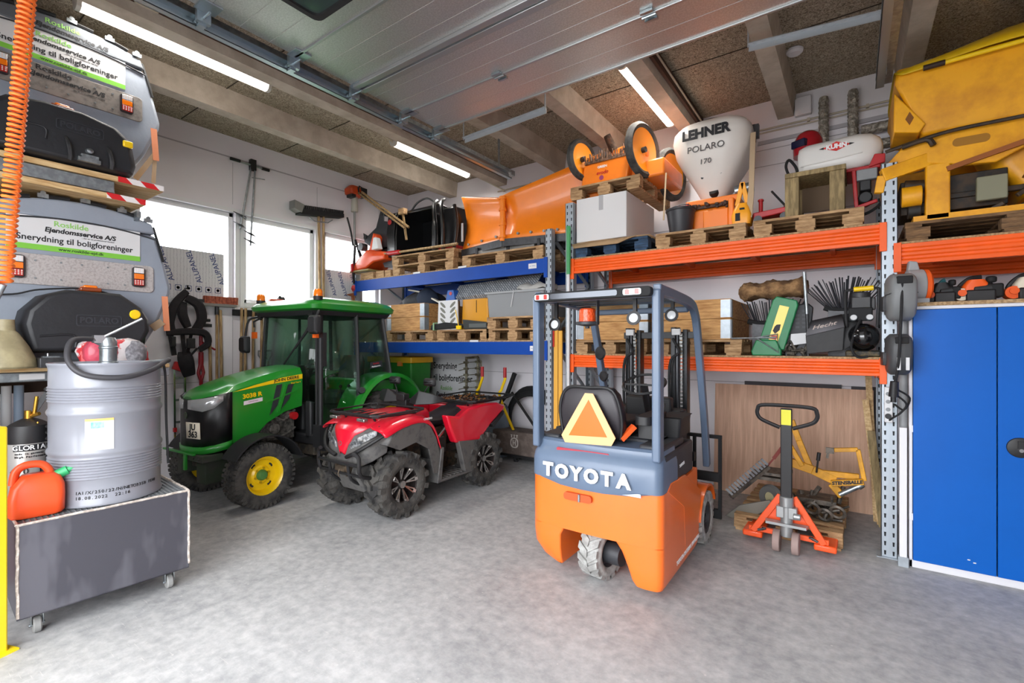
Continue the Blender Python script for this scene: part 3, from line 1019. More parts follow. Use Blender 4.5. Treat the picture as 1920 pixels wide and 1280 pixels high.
# ---------------------------------------------------------------- quad bike
QR = mat('quad_red', '#d3122c', 0.28, coat=0.5)
QB = mat('quad_black_plastic', '#3a3a3c', 0.6, c2='#5a5856', scale=16, lo=0.5, hi=0.75)
QRIM = mat('quad_rim_dark', '#2b2524', 0.35, 0.6)
QSP = mat('machined_alloy', '#b7b2ae', 0.25, 0.9)
qd = thing('quad_bike', 'red quad bike with black racks and knobbly tyres, parked beside the green tractor', 'quad bike', (-3.93, 3.10, 0), R(1))
for sx in (1, -1):
    for y, nm in ((0, 'front_wheel'), (1.26, 'rear_wheel')):
        wl = tyre(0.315, 0.235, 0.165, 'atv', 15)
        g = G().at((sx * 0.365, y, 0.315))
        g.add(wl.v, wl.f)
        w = obj(nm, g, RUBBER, qd)
        g = G().at((sx * 0.365, y, 0.315)).rev([(0.02, sx * 0.05), (0.06, sx * 0.045), (0.145, sx * 0.02), (0.155, sx * 0.085), (0.172, sx * 0.10), (0.172, -sx * 0.09), (0.02, -sx * 0.09)], ax=(1, 0, 0), n=32)
        obj('rim', g, QRIM, w)
        g = G().at((sx * 0.365, y, 0.315))
        for k in range(8):
            a = k * PI / 4 + 0.2
            for da in (-0.12, 0.12):
                c_, s_ = math.cos(a + da), math.sin(a + da)
                g.bar((sx * 0.055, 0.05 * math.cos(a), 0.05 * math.sin(a)), (sx * 0.088, 0.158 * c_, 0.158 * s_), 0.013, 0.013, (1, 0, 0))
            g.bar((sx * 0.09, 0.14 * math.cos(a), 0.14 * math.sin(a)), (sx * 0.105, 0.165 * math.cos(a), 0.165 * math.sin(a)), 0.03, 0.012, (1, 0, 0))
        g.cy((sx * 0.04, 0, 0), (sx * 0.075, 0, 0), 0.035, n=16)
        obj('spokes', g, QSP, w)
# chassis, engine and axles
g = G().b(-0.16, -0.15, 0.24, 0.16, 1.45, 0.42).b(-0.13, 0.35, 0.40, 0.13, 0.95, 0.72)
for y in (0, 1.26):
    g.cy((-0.3, y, 0.315), (0.3, y, 0.315), 0.03, n=10)
    for s_ in (-1, 1):
        g.bar((s_ * 0.12, y - 0.12, 0.28), (s_ * 0.28, y, 0.26), 0.03, 0.03).bar((s_ * 0.12, y + 0.12, 0.28), (s_ * 0.28, y, 0.26), 0.03, 0.03)
obj('chassis', g, mat('quad_frame', '#262524', 0.6, c2='#57493a', scale=20), qd, bevel=0.01)
for s_ in (-1, 1):
    g = G()
    pts = [(s_ * (0.23 + 0.022 * math.cos(t * 0.9)), 0.02 + 0.022 * math.sin(t * 0.9), 0.40 + 0.0032 * t) for t in range(90)]
    g.tu(pts, 0.006, n=6).cy((s_ * 0.23, 0.02, 0.36), (s_ * 0.23, 0.02, 0.72), 0.012, n=8)
    obj('shock_absorber', g, BLACKM, qd)
# nose: black guard with red beak
g = G()
rows = [(-0.345, 0.16, 0.50, 0.70), (-0.33, 0.24, 0.52, 0.80), (-0.25, 0.31, 0.56, 0.86), (-0.1, 0.34, 0.62, 0.90)]
g.loft([[(-w_, y, zb), (w_, y, zb), (w_ * 1.06, y, zb + (zt - zb) * 0.5), (w_ * 0.85, y, zt), (-w_ * 0.85, y, zt), (-w_ * 1.06, y, zb + (zt - zb) * 0.5)] for y, w_, zb, zt in rows])
obj('nose', g, QB, qd, bevel=0.012)
g = G()
top = [(-0.365, 0.03, 0.62), (-0.362, 0.075, 0.74), (-0.345, 0.17, 0.845), (-0.28, 0.25, 0.885), (-0.12, 0.29, 0.93), (0.10, 0.30, 0.955), (0.30, 0.22, 0.965), (0.42, 0.15, 0.96)]
rows = []
for y, w_, z in top:
    rows.append([(-w_, y + 0.03, z - 0.035), (-w_ * 0.8, y, z), (-w_ * 0.3, y - 0.008, z + 0.012), (w_ * 0.3, y - 0.008, z + 0.012), (w_ * 0.8, y, z), (w_, y + 0.03, z - 0.035)])
obj('hood', G().sheet(rows), QR, qd, solid=0.016, sub=1)
obj('emblem', G().rev([(0.0, 0.0), (0.022, 0.0), (0.022, 0.006), (0.014, 0.006), (0.014, 0.003), (0, 0.003)], (0, -0.372, 0.72), (0, -1, 0.1), n=20), QSP, qd)
for s_ in (-1, 1):
    # headlamp
    g = G().loft([[(s_ * 0.10, -0.352, 0.66), (s_ * 0.11, -0.352, 0.74), (s_ * 0.10, -0.34, 0.70), (s_ * 0.095, -0.34, 0.67)],
                  [(s_ * 0.235, -0.335, 0.72), (s_ * 0.25, -0.33, 0.815), (s_ * 0.24, -0.31, 0.80), (s_ * 0.23, -0.31, 0.73)],
                  [(s_ * 0.345, -0.235, 0.80), (s_ * 0.35, -0.22, 0.865), (s_ * 0.33, -0.21, 0.85), (s_ * 0.33, -0.21, 0.81)]])
    obj('headlamp', g, mat('headlamp_smoke', '#a9aaab', 0.15, 0.4, coat=0.6, c2='#5b5d60', scale=30), qd, bevel=0.006)
    g = G().tu([(s_ * 0.08, -0.37, 0.60), (s_ * 0.22, -0.375, 0.66), (s_ * 0.36, -0.28, 0.76), (s_ * 0.43, -0.16, 0.84), (s_ * 0.40, -0.10, 0.88), (s_ * 0.33, -0.2, 0.87)], 0.018, k=6)
    obj('lamp_guard', g, BLACK, qd)
    # front fender: red strip over a black liner
    prof = [(-0.26, 0.85), (-0.12, 0.915), (0.08, 0.955), (0.25, 0.955), (0.36, 0.90), (0.44, 0.79), (0.505, 0.60)]
    rows = [[(s_ * 0.20, y, z + 0.01) for y, z in prof], [(s_ * 0.40, y, z) for y, z in prof], [(s_ * 0.465, y, z - 0.03) for y, z in prof], [(s_ * 0.475, y * 0.97 + 0.005, z - 0.075) for y, z in prof]]
    obj('front_fender', G().sheet(rows), QR, qd, solid=0.014, sub=1)
    lin = [(-0.20, 0.72), (-0.1, 0.84), (0.08, 0.885), (0.24, 0.88), (0.34, 0.82), (0.42, 0.70), (0.47, 0.55), (0.50, 0.32)]
    rows = [[(s_ * 0.20, y, z) for y, z in lin], [(s_ * 0.45, y, z) for y, z in lin]]
    g = G().sheet(rows).pr([(y, z) for y, z in lin] + [(0.40, 0.34), (0.33, 0.60), (0.15, 0.70), (-0.06, 0.66)], 'x', s_ * 0.452, s_ * 0.46)
    obj('fender_liner', g, QB, qd, solid=0.012)
    # footwell
    g = G().b(s_ * 0.15, 0.46, 0.225, s_ * 0.47, 1.0, 0.25)
    for k in range(7):
        g.b(s_ * 0.2, 0.54 + k * 0.06, 0.25, s_ * 0.46, 0.56 + k * 0.06, 0.262)
    g.pr([(0.44, 0.225), (0.50, 0.225), (0.54, 0.58), (0.50, 0.58)], 'x', s_ * 0.2, s_ * 0.475)
    g.pr([(0.90, 0.225), (1.02, 0.26), (1.14, 0.56), (0.78, 0.60)], 'x', s_ * 0.40, s_ * 0.468)
    g.pr([(0.50, 0.22), (1.0, 0.22), (0.9, 0.6), (0.55, 0.6)], 'x', s_ * 0.12, s_ * 0.14)
    obj('footwell', g, QB, qd, bevel=0.008)
    # rear body panel
    g = G().pr([(0.60, 0.90), (0.66, 0.74), (0.74, 0.585), (1.15, 0.545), (1.36, 0.70), (1.62, 0.84), (1.66, 0.90), (1.50, 0.945), (1.24, 0.955), (0.95, 0.93), (0.80, 0.86)], 'x', s_ * 0.36, s_ * 0.46)
    obj('rear_panel', g, QR, qd, bevel=0.022)
    g = G().pr([(1.36, 0.71), (1.62, 0.835), (1.60, 0.79), (1.40, 0.66)], 'x', s_ * 0.38, s_ * 0.475)
    obj('panel_trim', g, BLACK, qd, bevel=0.006)
    obj('trim_strip', G().bar((s_ * 0.41, 0.52, 0.68), (s_ * 0.30, 0.80, 0.77), 0.018, 0.022), QSP, qd)
g = G()
rows = [(0.62, 0.13, 0.86), (0.80, 0.17, 0.84), (1.0, 0.19, 0.86), (1.2, 0.20, 0.93), (1.42, 0.17, 0.955)]
g.loft([[(-w_, y, z - 0.13), (-w_ * 1.05, y, z - 0.04), (-w_ * 0.75, y, z), (0, y, z + 0.012), (w_ * 0.75, y, z), (w_ * 1.05, y, z - 0.04), (w_, y, z - 0.13)] for y, w_, z in rows])
obj('seat', g, SEAT, qd, sub=1)
g = G().loft([[(x, yy, z) for x, yy in ((-w_, 0.36), (-w_, 0.66), (w_, 0.66), (w_, 0.36))] for z, w_ in ((0.62, 0.17), (0.90, 0.16), (0.95, 0.10))])
obj('tank_cover', g, QR, qd, bevel=0.03)
obj('tail_body', G().b(-0.36, 1.15, 0.72, 0.36, 1.6, 0.92), QR, qd, bevel=0.03)
# handlebars, hand guards, mirrors
g = G().tu([(-0.40, 0.55, 1.06), (-0.2, 0.50, 1.07), (-0.07, 0.44, 1.03), (0.07, 0.44, 1.03), (0.2, 0.50, 1.07), (0.40, 0.55, 1.06)], 0.013, k=4)
g.b(-0.07, 0.38, 0.92, 0.07, 0.50, 1.06).cy((0, 0.40, 0.92), (0, 0.45, 1.1), 0.03, n=12)
g.b(-0.06, 0.36, 1.05, 0.06, 0.44, 1.12)
obj('handlebar', g, BLACK, qd, bevel=0.006)
for s_ in (-1, 1):
    g = G().loft([[(s_ * 0.10, 0.40, 1.03), (s_ * 0.10, 0.42, 1.08), (s_ * 0.10, 0.48, 1.07), (s_ * 0.10, 0.48, 1.03)],
                  [(s_ * 0.24, 0.34, 1.02), (s_ * 0.24, 0.40, 1.165), (s_ * 0.24, 0.50, 1.13), (s_ * 0.24, 0.5, 1.03)],
                  [(s_ * 0.40, 0.42, 1.03), (s_ * 0.40, 0.45, 1.135), (s_ * 0.40, 0.54, 1.10), (s_ * 0.40, 0.54, 1.04)],
                  [(s_ * 0.47, 0.52, 1.05), (s_ * 0.46, 0.54, 1.09), (s_ * 0.46, 0.57, 1.08), (s_ * 0.47, 0.57, 1.05)]])
    obj('hand_guard', g, BLACK, qd, bevel=0.008)
    g = G().tu([(s_ * 0.17, 0.50, 1.07), (s_ * 0.24, 0.52, 1.18), (s_ * 0.27, 0.53, 1.22)], 0.007)
    g.loft([[(s_ * 0.27 + x, 0.54 + dy, 1.245 + z) for x, z in rrect(w_, h_, 0.025)] for dy, w_, h_ in ((0.0, 0.17, 0.085), (-0.025, 0.15, 0.075), (-0.045, 0.09, 0.04))])
    obj('mirror', g, BLACK, qd)


def rack(name, y0, y1, w0, w1, z, zl):
    g = G()
    out = [(-w0, y0 + 0.06, z), (-w0 + 0.06, y0, z), (w0 - 0.06, y0, z), (w0, y0 + 0.06, z), (w1, y1 - 0.05, z + 0.01), (w1 - 0.05, y1, z + 0.01), (-w1 + 0.05, y1, z + 0.01), (-w1, y1 - 0.05, z + 0.01)]
    g.tu(out, 0.011, closed=True).tu([(x * 0.86, y0 + (y - y0) * 0.84 + 0.04, zl) for x, y, _ in out], 0.009, closed=True)
    for k in range(5):
        x = -w0 * 0.66 + w0 * 1.32 * k / 4
        g.tu([(x, y0 + 0.05, zl), (x, y1 - 0.05, zl)], 0.008)
    for k in range(3):
        y = y0 + (y1 - y0) * (k + 1) / 4
        g.tu([(-w0 * 0.85, y, zl - 0.004), (w0 * 0.85, y, zl - 0.004)], 0.008)
    for x, y, zz in out:
        g.tu([(x, y, zz), (x * 0.86, y0 + (y - y0) * 0.84 + 0.04, zl)], 0.007)
    for s_ in (-1, 1):
        g.tu([(s_ * w0 * 0.6, y0 + 0.1, zl), (s_ * w0 * 0.6, y0 + 0.14, zl - 0.08)], 0.011).tu([(s_ * w0 * 0.6, y1 - 0.1, zl), (s_ * w0 * 0.6, y1 - 0.14, zl - 0.08)], 0.011)
    return obj(name, g, BLACK, qd)


rack('front_rack', -0.27, 0.36, 0.36, 0.40, 0.985, 0.962)
rr_ = rack('rear_rack', 1.08, 1.98, 0.40, 0.40, 0.985, 0.96)
for x in (-0.22, 0.19):
    obj('rack_lamp', G().b(x - 0.055, -0.30, 0.925, x + 0.055, -0.25, 0.955), QSP, qd, bevel=0.006)
g = G().tu([(-0.30, -0.20, 0.40), (-0.30, -0.38, 0.46), (-0.30, -0.40, 0.62), (-0.24, -0.42, 0.66)], 0.018, k=4).tu([(0.30, -0.20, 0.40), (0.30, -0.38, 0.46), (0.30, -0.40, 0.62), (0.24, -0.42, 0.66)], 0.018, k=4)
g.tu([(-0.30, -0.40, 0.55), (0.30, -0.40, 0.55)], 0.018).tu([(-0.30, -0.38, 0.45), (0.30, -0.38, 0.45)], 0.014)
for x in (-0.14, 0.14):
    g.tu([(x, -0.40, 0.56), (x, -0.36, 0.40), (x, -0.2, 0.30)], 0.015, k=4)
obj('front_bumper', g, BLACK, qd)
obj('skid_plate', G().pr([(-0.33, 0.42), (-0.30, 0.50), (-0.1, 0.5), (-0.1, 0.25), (-0.22, 0.24)], 'x', -0.18, 0.18), QB, qd, bevel=0.02)
g = G().cy((-0.07, -0.35, 0.47), (0.07, -0.35, 0.47), 0.035, n=14).b(-0.09, -0.37, 0.42, -0.07, -0.30, 0.52).b(0.07, -0.37, 0.42, 0.09, -0.30, 0.52).tu([(0, -0.385, 0.48), (0.0, -0.40, 0.44), (0.015, -0.395, 0.41)], 0.006)
obj('winch', g, mat('winch_steel', '#8a7a6a', 0.4, 0.8, var=0.4), qd)
write('lettering', 'CFMOTO', 0.028, WHITEINK, qd, (0.474, 0.30, 0.905), (0, 1, 0), (0, 0, 1), 0.001)
g = G()
for k in range(60):
    x, y = random.uniform(-0.34, 0.34), random.uniform(1.12, 1.9)
    a = random.uniform(0, PI)
    l = random.uniform(0.02, 0.06)
    g.bar((x, y, 0.968), (x + l * math.cos(a), y + l * math.sin(a), 0.985), 0.02, 0.003)
tag(obj('dead_leaves', g, mat('leaf_brown', '#5d3b20', 0.9, c2='#8a5a30', scale=30)), 'brown dead leaves lying on the quad rear rack', 'leaves', kind='stuff').location = (-3.93, 3.10, 0)

# ---------------------------------------------------------------- tractor
JG = mat('tractor_green', '#1f8427', 0.3, coat=0.5)
JY = mat('tractor_yellow', '#f2c80c', 0.35, coat=0.2)
JB = mat('tractor_black', '#202022', 0.55, var=0.15)
JGL = glass('cab_glass', '#dcece4', 0.0)
tr = thing('tractor', 'green compact tractor with glazed cab and yellow wheel hubs', 'tractor', (-5.46, 2.41, 0), R(4))


def band(path, rows, th=0.012):
    """Curved band: path of (x, y); each row gives z along the path (number or list)."""
    rr = []
    for z in rows:
        zs = z if hasattr(z, '__len__') else [z] * len(path)
        rr.append([(p[0], p[1], q) for p, q in zip(path, zs)])
    return G().sheet(rr)


for s_ in (-1, 1):
    for y, r, w_, ri, nm, sty, n_ in ((0.03, 0.325, 0.235, 0.19, 'front_wheel', 'turf', 40), (1.72, 0.53, 0.33, 0.31, 'rear_wheel', 'ag', 20)):
        wl = tyre(r, w_, ri, sty, n_)
        xc = s_ * (0.545 if nm == 'front_wheel' else 0.50)
        g = G().at((xc, y, r))
        g.add(wl.v, wl.f)
        w = obj(nm, g, RUBBER, tr)
        g = G().at((xc, y, r)).rev([(0.02, s_ * 0.03), (ri * 0.42, s_ * 0.03), (ri * 0.52, s_ * 0.015), (ri * 0.80, s_ * 0.02), (ri * 0.86, s_ * 0.06), (ri * 0.95, s_ * w_ * 0.38), (ri + 0.012, s_ * w_ * 0.44), (ri + 0.012, -s_ * w_ * 0.42), (0.02, -s_ * 0.05)], ax=(1, 0, 0), n=36)
        rim = obj('rim', g, JY, w)
        g = G().at((xc, y, r)).rev([(0.0, s_ * 0.075), (ri * 0.2, s_ * 0.07), (ri * 0.28, s_ * 0.05), (ri * 0.3, s_ * 0.02)], ax=(1, 0, 0), n=20)
        obj('hub_cap', g, mat('hub_green', '#4d7f3d', 0.5), rim)
        g = G().at((xc, y, r))
        for k in range(6):
            a = k * PI / 3 + 0.3
            c_, q_ = math.cos(a), math.sin(a)
            g.cy((s_ * 0.03, ri * 0.38 * c_, ri * 0.38 * q_), (s_ * 0.048, ri * 0.38 * c_, ri * 0.38 * q_), 0.012, n=6)
        obj('wheel_bolts', g, mat('bolt_yellow', '#caa81a', 0.4, 0.4), rim)
        g = G().at((xc, y, r))
        for k in range(4):
            a = k * PI / 2 + 0.7
            rr_ = [(s_ * 0.024, ri * q * math.cos(a + da), ri * q * math.sin(a + da)) for q, da in ((0.64, -0.18), (0.66, 0), (0.64, 0.18), (0.74, 0.18), (0.76, 0), (0.74, -0.18))]
            g.add(rr_, [(0, 1, 2, 3, 4, 5)])
        obj('rim_slots', g, SLOT, rim)
# chassis, axle, engine
g = G().b(-0.12, -0.30, 0.40, 0.12, 1.7, 0.62).cy((-0.45, 0.03, 0.33), (0.45, 0.03, 0.33), 0.06, n=14).b(-0.14, -0.12, 0.24, 0.14, 0.2, 0.55)
g.b(-0.42, 0.75, 0.36, 0.42, 1.5, 0.52)
obj('chassis', g, mat('chassis_dirt', '#2c2a26', 0.8, c2='#4b4237', scale=12), tr, bevel=0.01)
g = G().b(-0.24, 0.2, 0.58, 0.24, 0.62, 1.0).cy((0.25, 0.35, 0.72), (0.30, 0.35, 0.72), 0.06, n=16).cy((0.2, 0.52, 0.85), (0.29, 0.52, 0.85), 0.05, n=14)
g.tu([(0.27, 0.2, 0.70), (0.31, 0.3, 0.86), (0.30, 0.45, 0.80), (0.28, 0.6, 0.9)], 0.015, k=4).tu([(0.27, 0.22, 0.65), (0.30, 0.4, 0.62), (0.29, 0.6, 0.7)], 0.012, k=4)
obj('engine', g, mat('engine_grime', '#3a3936', 0.6, 0.3, c2='#6a6660', scale=30), tr, bevel=0.01)
obj('oil_filter', G().cy((0.28, 0.56, 0.84), (0.345, 0.56, 0.84), 0.042, n=16), RED, tr)
# hood
hs = [(0.66, 0.335, 1.405, 1.315, 0.94), (0.45, 0.337, 1.385, 1.295, 0.90), (0.24, 0.338, 1.345, 1.26, 0.80), (0.12, 0.338, 1.315, 1.235, 0.69), (-0.05, 0.336, 1.265, 1.195, 0.655), (-0.17, 0.325, 1.225, 1.16, 0.63), (-0.27, 0.285, 1.19, 1.135, 0.615), (-0.34, 0.21, 1.155, 1.115, 0.61), (-0.39, 0.10, 1.125, 1.10, 0.61)]
rings = []
for y, w_, zt, zs, zb in hs:
    rings.append([(-w_ * 0.96, y, zb), (-w_, y, (zb + zs) / 2), (-w_ * 0.985, y, zs), (-w_ * 0.86, y, zt - 0.025), (-w_ * 0.5, y, zt - 0.004), (0, y, zt), (w_ * 0.5, y, zt - 0.004), (w_ * 0.86, y, zt - 0.025), (w_ * 0.985, y, zs), (w_, y, (zb + zs) / 2), (w_ * 0.96, y, zb)])
hood = obj('hood', G().loft(rings), JG, tr, smooth=32)
path = []
for x, y in ((0.344, -0.14), (0.338, -0.20), (0.298, -0.285), (0.225, -0.352), (0.115, -0.392), (0.0, -0.402)):
    path.append((x, y))
path = path + [(-x, y) for x, y in reversed(path[:-1])]
n_ = len(path)
zt = [1.17, 1.16, 1.14, 1.12, 1.10, 1.095]
zt = zt + list(reversed(zt[:-1]))
zb = [0.69, 0.675, 0.655, 0.64, 0.635, 0.635]
zb = zb + list(reversed(zb[:-1]))
gr = obj('grille', band(path, [zb, [b_ + (t - b_) * 0.5 for b_, t in zip(zb, zt)], zt]), mat('grille_black', '#121214', 0.35, var=0.4, scale=40, stretch=(6, 6, 0.3)), hood, solid=0.014)
p2 = [(x * 1.01, y - 0.004) for x, y in path]
obj('bumper_lip', band(p2, [[b_ - 0.075 for b_ in zb], [b_ - 0.005 for b_ in zb]]), JG, hood, solid=0.02)
# wrap-around headlights
for s_ in (-1, 1):
    pp = [(s_ * x, y) for x, y in ((0.336, -0.22), (0.303, -0.293), (0.23, -0.361), (0.12, -0.402), (0.05, -0.410))]
    obj('headlight', band(pp, [[1.085, 1.015, 0.985, 1.0, 1.005], [1.138, 1.13, 1.115, 1.10, 1.093]]), mat('headlight_chrome', '#c9cbcd', 0.12, 0.5, coat=0.6), hood, solid=0.012)
pl = obj('licence_plate', G().add([(0.03, -0.413, 0.715), (0.215, -0.376, 0.715), (0.205, -0.378, 0.875), (0.02, -0.415, 0.875)], [(0, 1, 2, 3)]), mat('plate_cream', '#f3ead6', 0.5), hood, solid=0.006)
write('lettering', 'JU', 0.085, INK, pl, (0.115, -0.4015, 0.828), (1, 0.2, 0), (0, 0, 1), 0.001, 0.002)
write('lettering', '363', 0.085, INK, pl, (0.12, -0.4005, 0.755), (1, 0.2, 0), (0, 0, 1), 0.001, 0.002)
obj('badge', G().rev([(0, 0.006), (0.03, 0.006), (0.034, 0)], (0.0, -0.410, 0.94), (0, -1, 0), n=18), mat('badge_green', '#2c3a24', 0.4), hood)
# yellow stripe, names and vents on both sides
for s_ in (-1, 1):
    X_ = s_ * 0.3405
    g = G().pr([(-0.135, 1.163), (0.25, 1.215), (0.655, 1.255), (0.655, 1.308), (0.4, 1.28), (0.1, 1.22)], 'x', X_, X_ + s_ * 0.002)
    obj('stripe', g, JY, hood)
    for y0, dz in ((0.33, 0), (0.47, 0.06)):
        g = G().pr([(y0 - 0.07, 0.88 + dz), (y0 + 0.02, 0.98 + dz), (y0 + 0.075, 1.21), (y0 + 0.01, 1.20)], 'x', X_ - s_ * 0.002, X_ + s_ * 0.002)
        obj('side_vent', g, SLOT, hood)
    g = G().bar((X_, 0.36, 0.90), (X_, 0.455, 1.2), 0.012, 0.03, (0, 1, -0.3)).bar((X_, 0.22, 1.02), (X_, 0.6, 1.13), 0.008, 0.014)
    obj('vent_blade', g, JG, hood)
    rgt = (0, s_, 0.09 * s_)
    write('lettering', 'JOHN DEERE', 0.046, INK, hood, (X_ + s_ * 0.003, 0.46, 1.262), rgt, (0, -0.09, 1), 0.001, 0.001, xs=1.15)
    write('lettering', '3038 R', 0.062, JY, hood, (X_ + s_ * 0.003, 0.07, 1.115), rgt, (0, -0.06, 1), 0.001, 0.002, xs=1.15)
    obj('side_sticker', G().pr([(-0.02, 1.02), (0.18, 1.045), (0.18, 1.085), (-0.02, 1.06)], 'x', X_, X_ + s_ * 0.002), mat('pink_label', '#e3d5da', 0.5), hood)
    write('lettering', 'HARVESTERS', 0.018, mat('purple_ink', '#8d3f70', 0.6), hood, (X_ + s_ * 0.003, 0.08, 1.053), rgt, (0, -0.1, 1), 0.0005)
    write('lettering', 'Final Tier 4', 0.026, JY, hood, (X_ + s_ * 0.003, 0.57, 1.215), rgt, (0, -0.06, 1), 0.001)
    # front mudguard
    g = G().rev([(0.38, -0.13), (0.395, -0.13), (0.395, 0.12), (0.38, 0.12), (0.38, -0.13)], (s_ * 0.545, 0.06, 0.335), (1, 0, 0), n=18, a0=R(18), a1=R(150))
    g.bar((s_ * 0.2, 0.1, 0.45), (s_ * 0.5, 0.1, 0.72), 0.03, 0.01)
    obj('front_mudguard', g, JB, tr)
# front bracket
g = G().b(-0.33, -0.40, 0.49, 0.30, -0.2, 0.56).b(-0.28, -0.36, 0.32, -0.20, -0.15, 0.50).b(0.06, -0.34, 0.26, 0.24, -0.12, 0.50).b(-0.44, -0.40, 0.48, -0.33, -0.32, 0.55)
for k in range(6):
    g.cy((-0.30 + k * 0.11, -0.415, 0.525), (-0.30 + k * 0.11, -0.40, 0.525), 0.014, n=6)
obj('front_weight_frame', g, mat('frame_mud', '#3d3b37', 0.8, c2='#2f3a2a', scale=5), tr, bevel=0.008)
g = G().b(-0.44, -0.43, 0.555, 0.18, -0.40, 0.575).b(0.0, -0.435, 0.40, 0.04, -0.41, 0.56)
obj('front_rail', g, JG, tr, bevel=0.004)
# cab
cab = obj('cab', G().b(-0.56, 0.68, 0.50, 0.56, 1.75, 0.62).b(-0.54, 1.5, 0.6, 0.54, 1.78, 0.95).b(-0.52, 0.68, 0.55, -0.40, 0.80, 1.0).b(0.35, 0.68, 0.55, 0.45, 0.74, 1.0), JB, tr, bevel=0.02)
PIL = [((-0.56, 0.70, 0.95), (-0.53, 0.76, 2.02)), ((0.56, 0.70, 0.55), (0.53, 0.76, 2.02)), ((-0.60, 1.78, 1.20), (-0.52, 1.70, 2.02)), ((0.60, 1.78, 1.20), (0.52, 1.70, 2.02)), ((0.60, 1.26, 0.6), (0.56, 1.24, 2.02)), ((-0.60, 1.26, 0.6), (-0.56, 1.24, 2.02))]
for i, (a, b_) in enumerate(PIL):
    obj('pillar', G().bar(a, b_, 0.045 if i < 4 else 0.03, 0.05), JB, cab, bevel=0.008)
for s_ in (-1, 1):
    g = G().add([(s_ * 0.585, 0.72, 0.62), (s_ * 0.60, 1.24, 0.62), (s_ * 0.565, 1.23, 2.0), (s_ * 0.54, 0.77, 2.0)], [(0, 1, 2, 3)])
    g.add([(s_ * 0.605, 1.28, 0.9), (s_ * 0.605, 1.76, 1.30), (s_ * 0.53, 1.69, 2.0), (s_ * 0.565, 1.25, 2.0)], [(0, 1, 2, 3)])
    obj('side_glass', g, JGL, cab, solid=0.005)
obj('windscreen', G().add([(-0.55, 0.69, 0.98), (0.55, 0.69, 0.98), (0.52, 0.745, 2.0), (-0.52, 0.745, 2.0)], [(0, 1, 2, 3)]), JGL, cab, solid=0.005)
obj('rear_glass', G().add([(-0.57, 1.79, 1.22), (0.57, 1.79, 1.22), (0.50, 1.71, 2.0), (-0.50, 1.71, 2.0)], [(0, 1, 2, 3)]), JGL, cab, solid=0.005)
g = G()
rings = []
for z, q in ((2.03, 0.05), (2.055, 0.0), (2.10, -0.01), (2.14, 0.03), (2.165, 0.12)):
    rings.append([(x, y + 1.22, z + 0.045 * max(0, 1 - ((y) / 0.62) ** 2) * (z > 2.06)) for x, y in rrect(1.26 - 2 * q, 1.30 - 2 * q, 0.14, 5)])
g.loft(rings)
rf = obj('roof', g, JG, cab, smooth=45)
obj('roof_liner', G().loft([[(x, y + 1.22, z) for x, y in rrect(1.20 - q, 1.22 - q, 0.12)] for z, q in ((1.985, 0.06), (2.035, 0.0))]), JB, rf)
# dashboard cowl, wheel, seat
g = G().loft([[(x, y + 0.74, z) for x, y in rrect(w_, d_, 0.06)] for z, w_, d_ in ((0.95, 0.5, 0.20), (1.30, 0.48, 0.22), (1.40, 0.36, 0.16))])
g.loft([[(x, y + 0.92, z) for x, y in rrect(0.20, 0.2, 0.04)] for z in (0.6, 1.15)])
obj('dashboard', g, JB, cab)
g = G().rev([(0.17, -0.012), (0.184, 0), (0.17, 0.012), (0.156, 0), (0.17, -0.012)], (0, 1.02, 1.34), (0, -0.55, 1), n=28).cy((0, 1.02, 1.34), (0, 0.93, 1.15), 0.025, n=8).bar((-0.17, 1.02, 1.34), (0.17, 1.02, 1.34), 0.025, 0.015)
obj('steering_wheel', g, JB, cab)
g = G().loft([[(x, y + 1.38, z) for x, y in rrect(0.46 - q, 0.44 - q, 0.08)] for z, q in ((0.9, 0.05), (0.98, 0.0), (1.04, 0.04))])
g.loft([[(x, y + yy, z) for x, y in rrect(w_, 0.12, 0.05)] for z, w_, yy in ((0.98, 0.42, 1.58), (1.2, 0.44, 1.62), (1.42, 0.40, 1.66), (1.5, 0.3, 1.67))])
g.b(-0.15, 1.25, 0.62, 0.15, 1.5, 0.9)
obj('driver_seat', g, mat('seat_olive', '#41453a', 0.7), cab)
g = G()
for x, y in ((0.3, 1.2), (0.33, 1.3), (0.36, 1.38)):
    g.cy((x, y, 0.6), (x, y + 0.02, 1.1), 0.01, n=6).sp((x, y + 0.02, 1.12), 0.022, 10, 6)
g.b(0.26, 1.1, 0.6, 0.44, 1.6, 0.85)
obj('lever_console', g, JB, cab, bevel=0.01)
# rear fenders
for s_ in (-1, 1):
    g = G().rev([(0.60, -0.19), (0.615, -0.19), (0.615, 0.18), (0.57, 0.2), (0.56, 0.19), (0.60, 0.165), (0.60, -0.19)], (s_ * 0.50, 1.74, 0.66), (s_, 0, 0), n=22, a0=R(-5), a1=R(168))
    if s_ < 0:
        g = G().rev([(0.60, -0.19), (0.615, -0.19), (0.615, 0.18), (0.57, 0.2), (0.56, 0.19), (0.60, 0.165), (0.60, -0.19)], (s_ * 0.50, 1.74, 0.66), (s_, 0, 0), n=22, a0=R(12), a1=R(185))
    obj('rear_fender', g, JG, tr)
    g = G().cy((s_ * 0.62, 1.27, 1.07), (s_ * 0.665, 1.24, 1.09), 0.04, n=14)
    obj('fender_lamp', g, JB, tr)
g = G().b(-0.5, 1.5, 0.95, 0.5, 1.95, 1.2)
obj('rear_body', g, JG, tr, bevel=0.03)
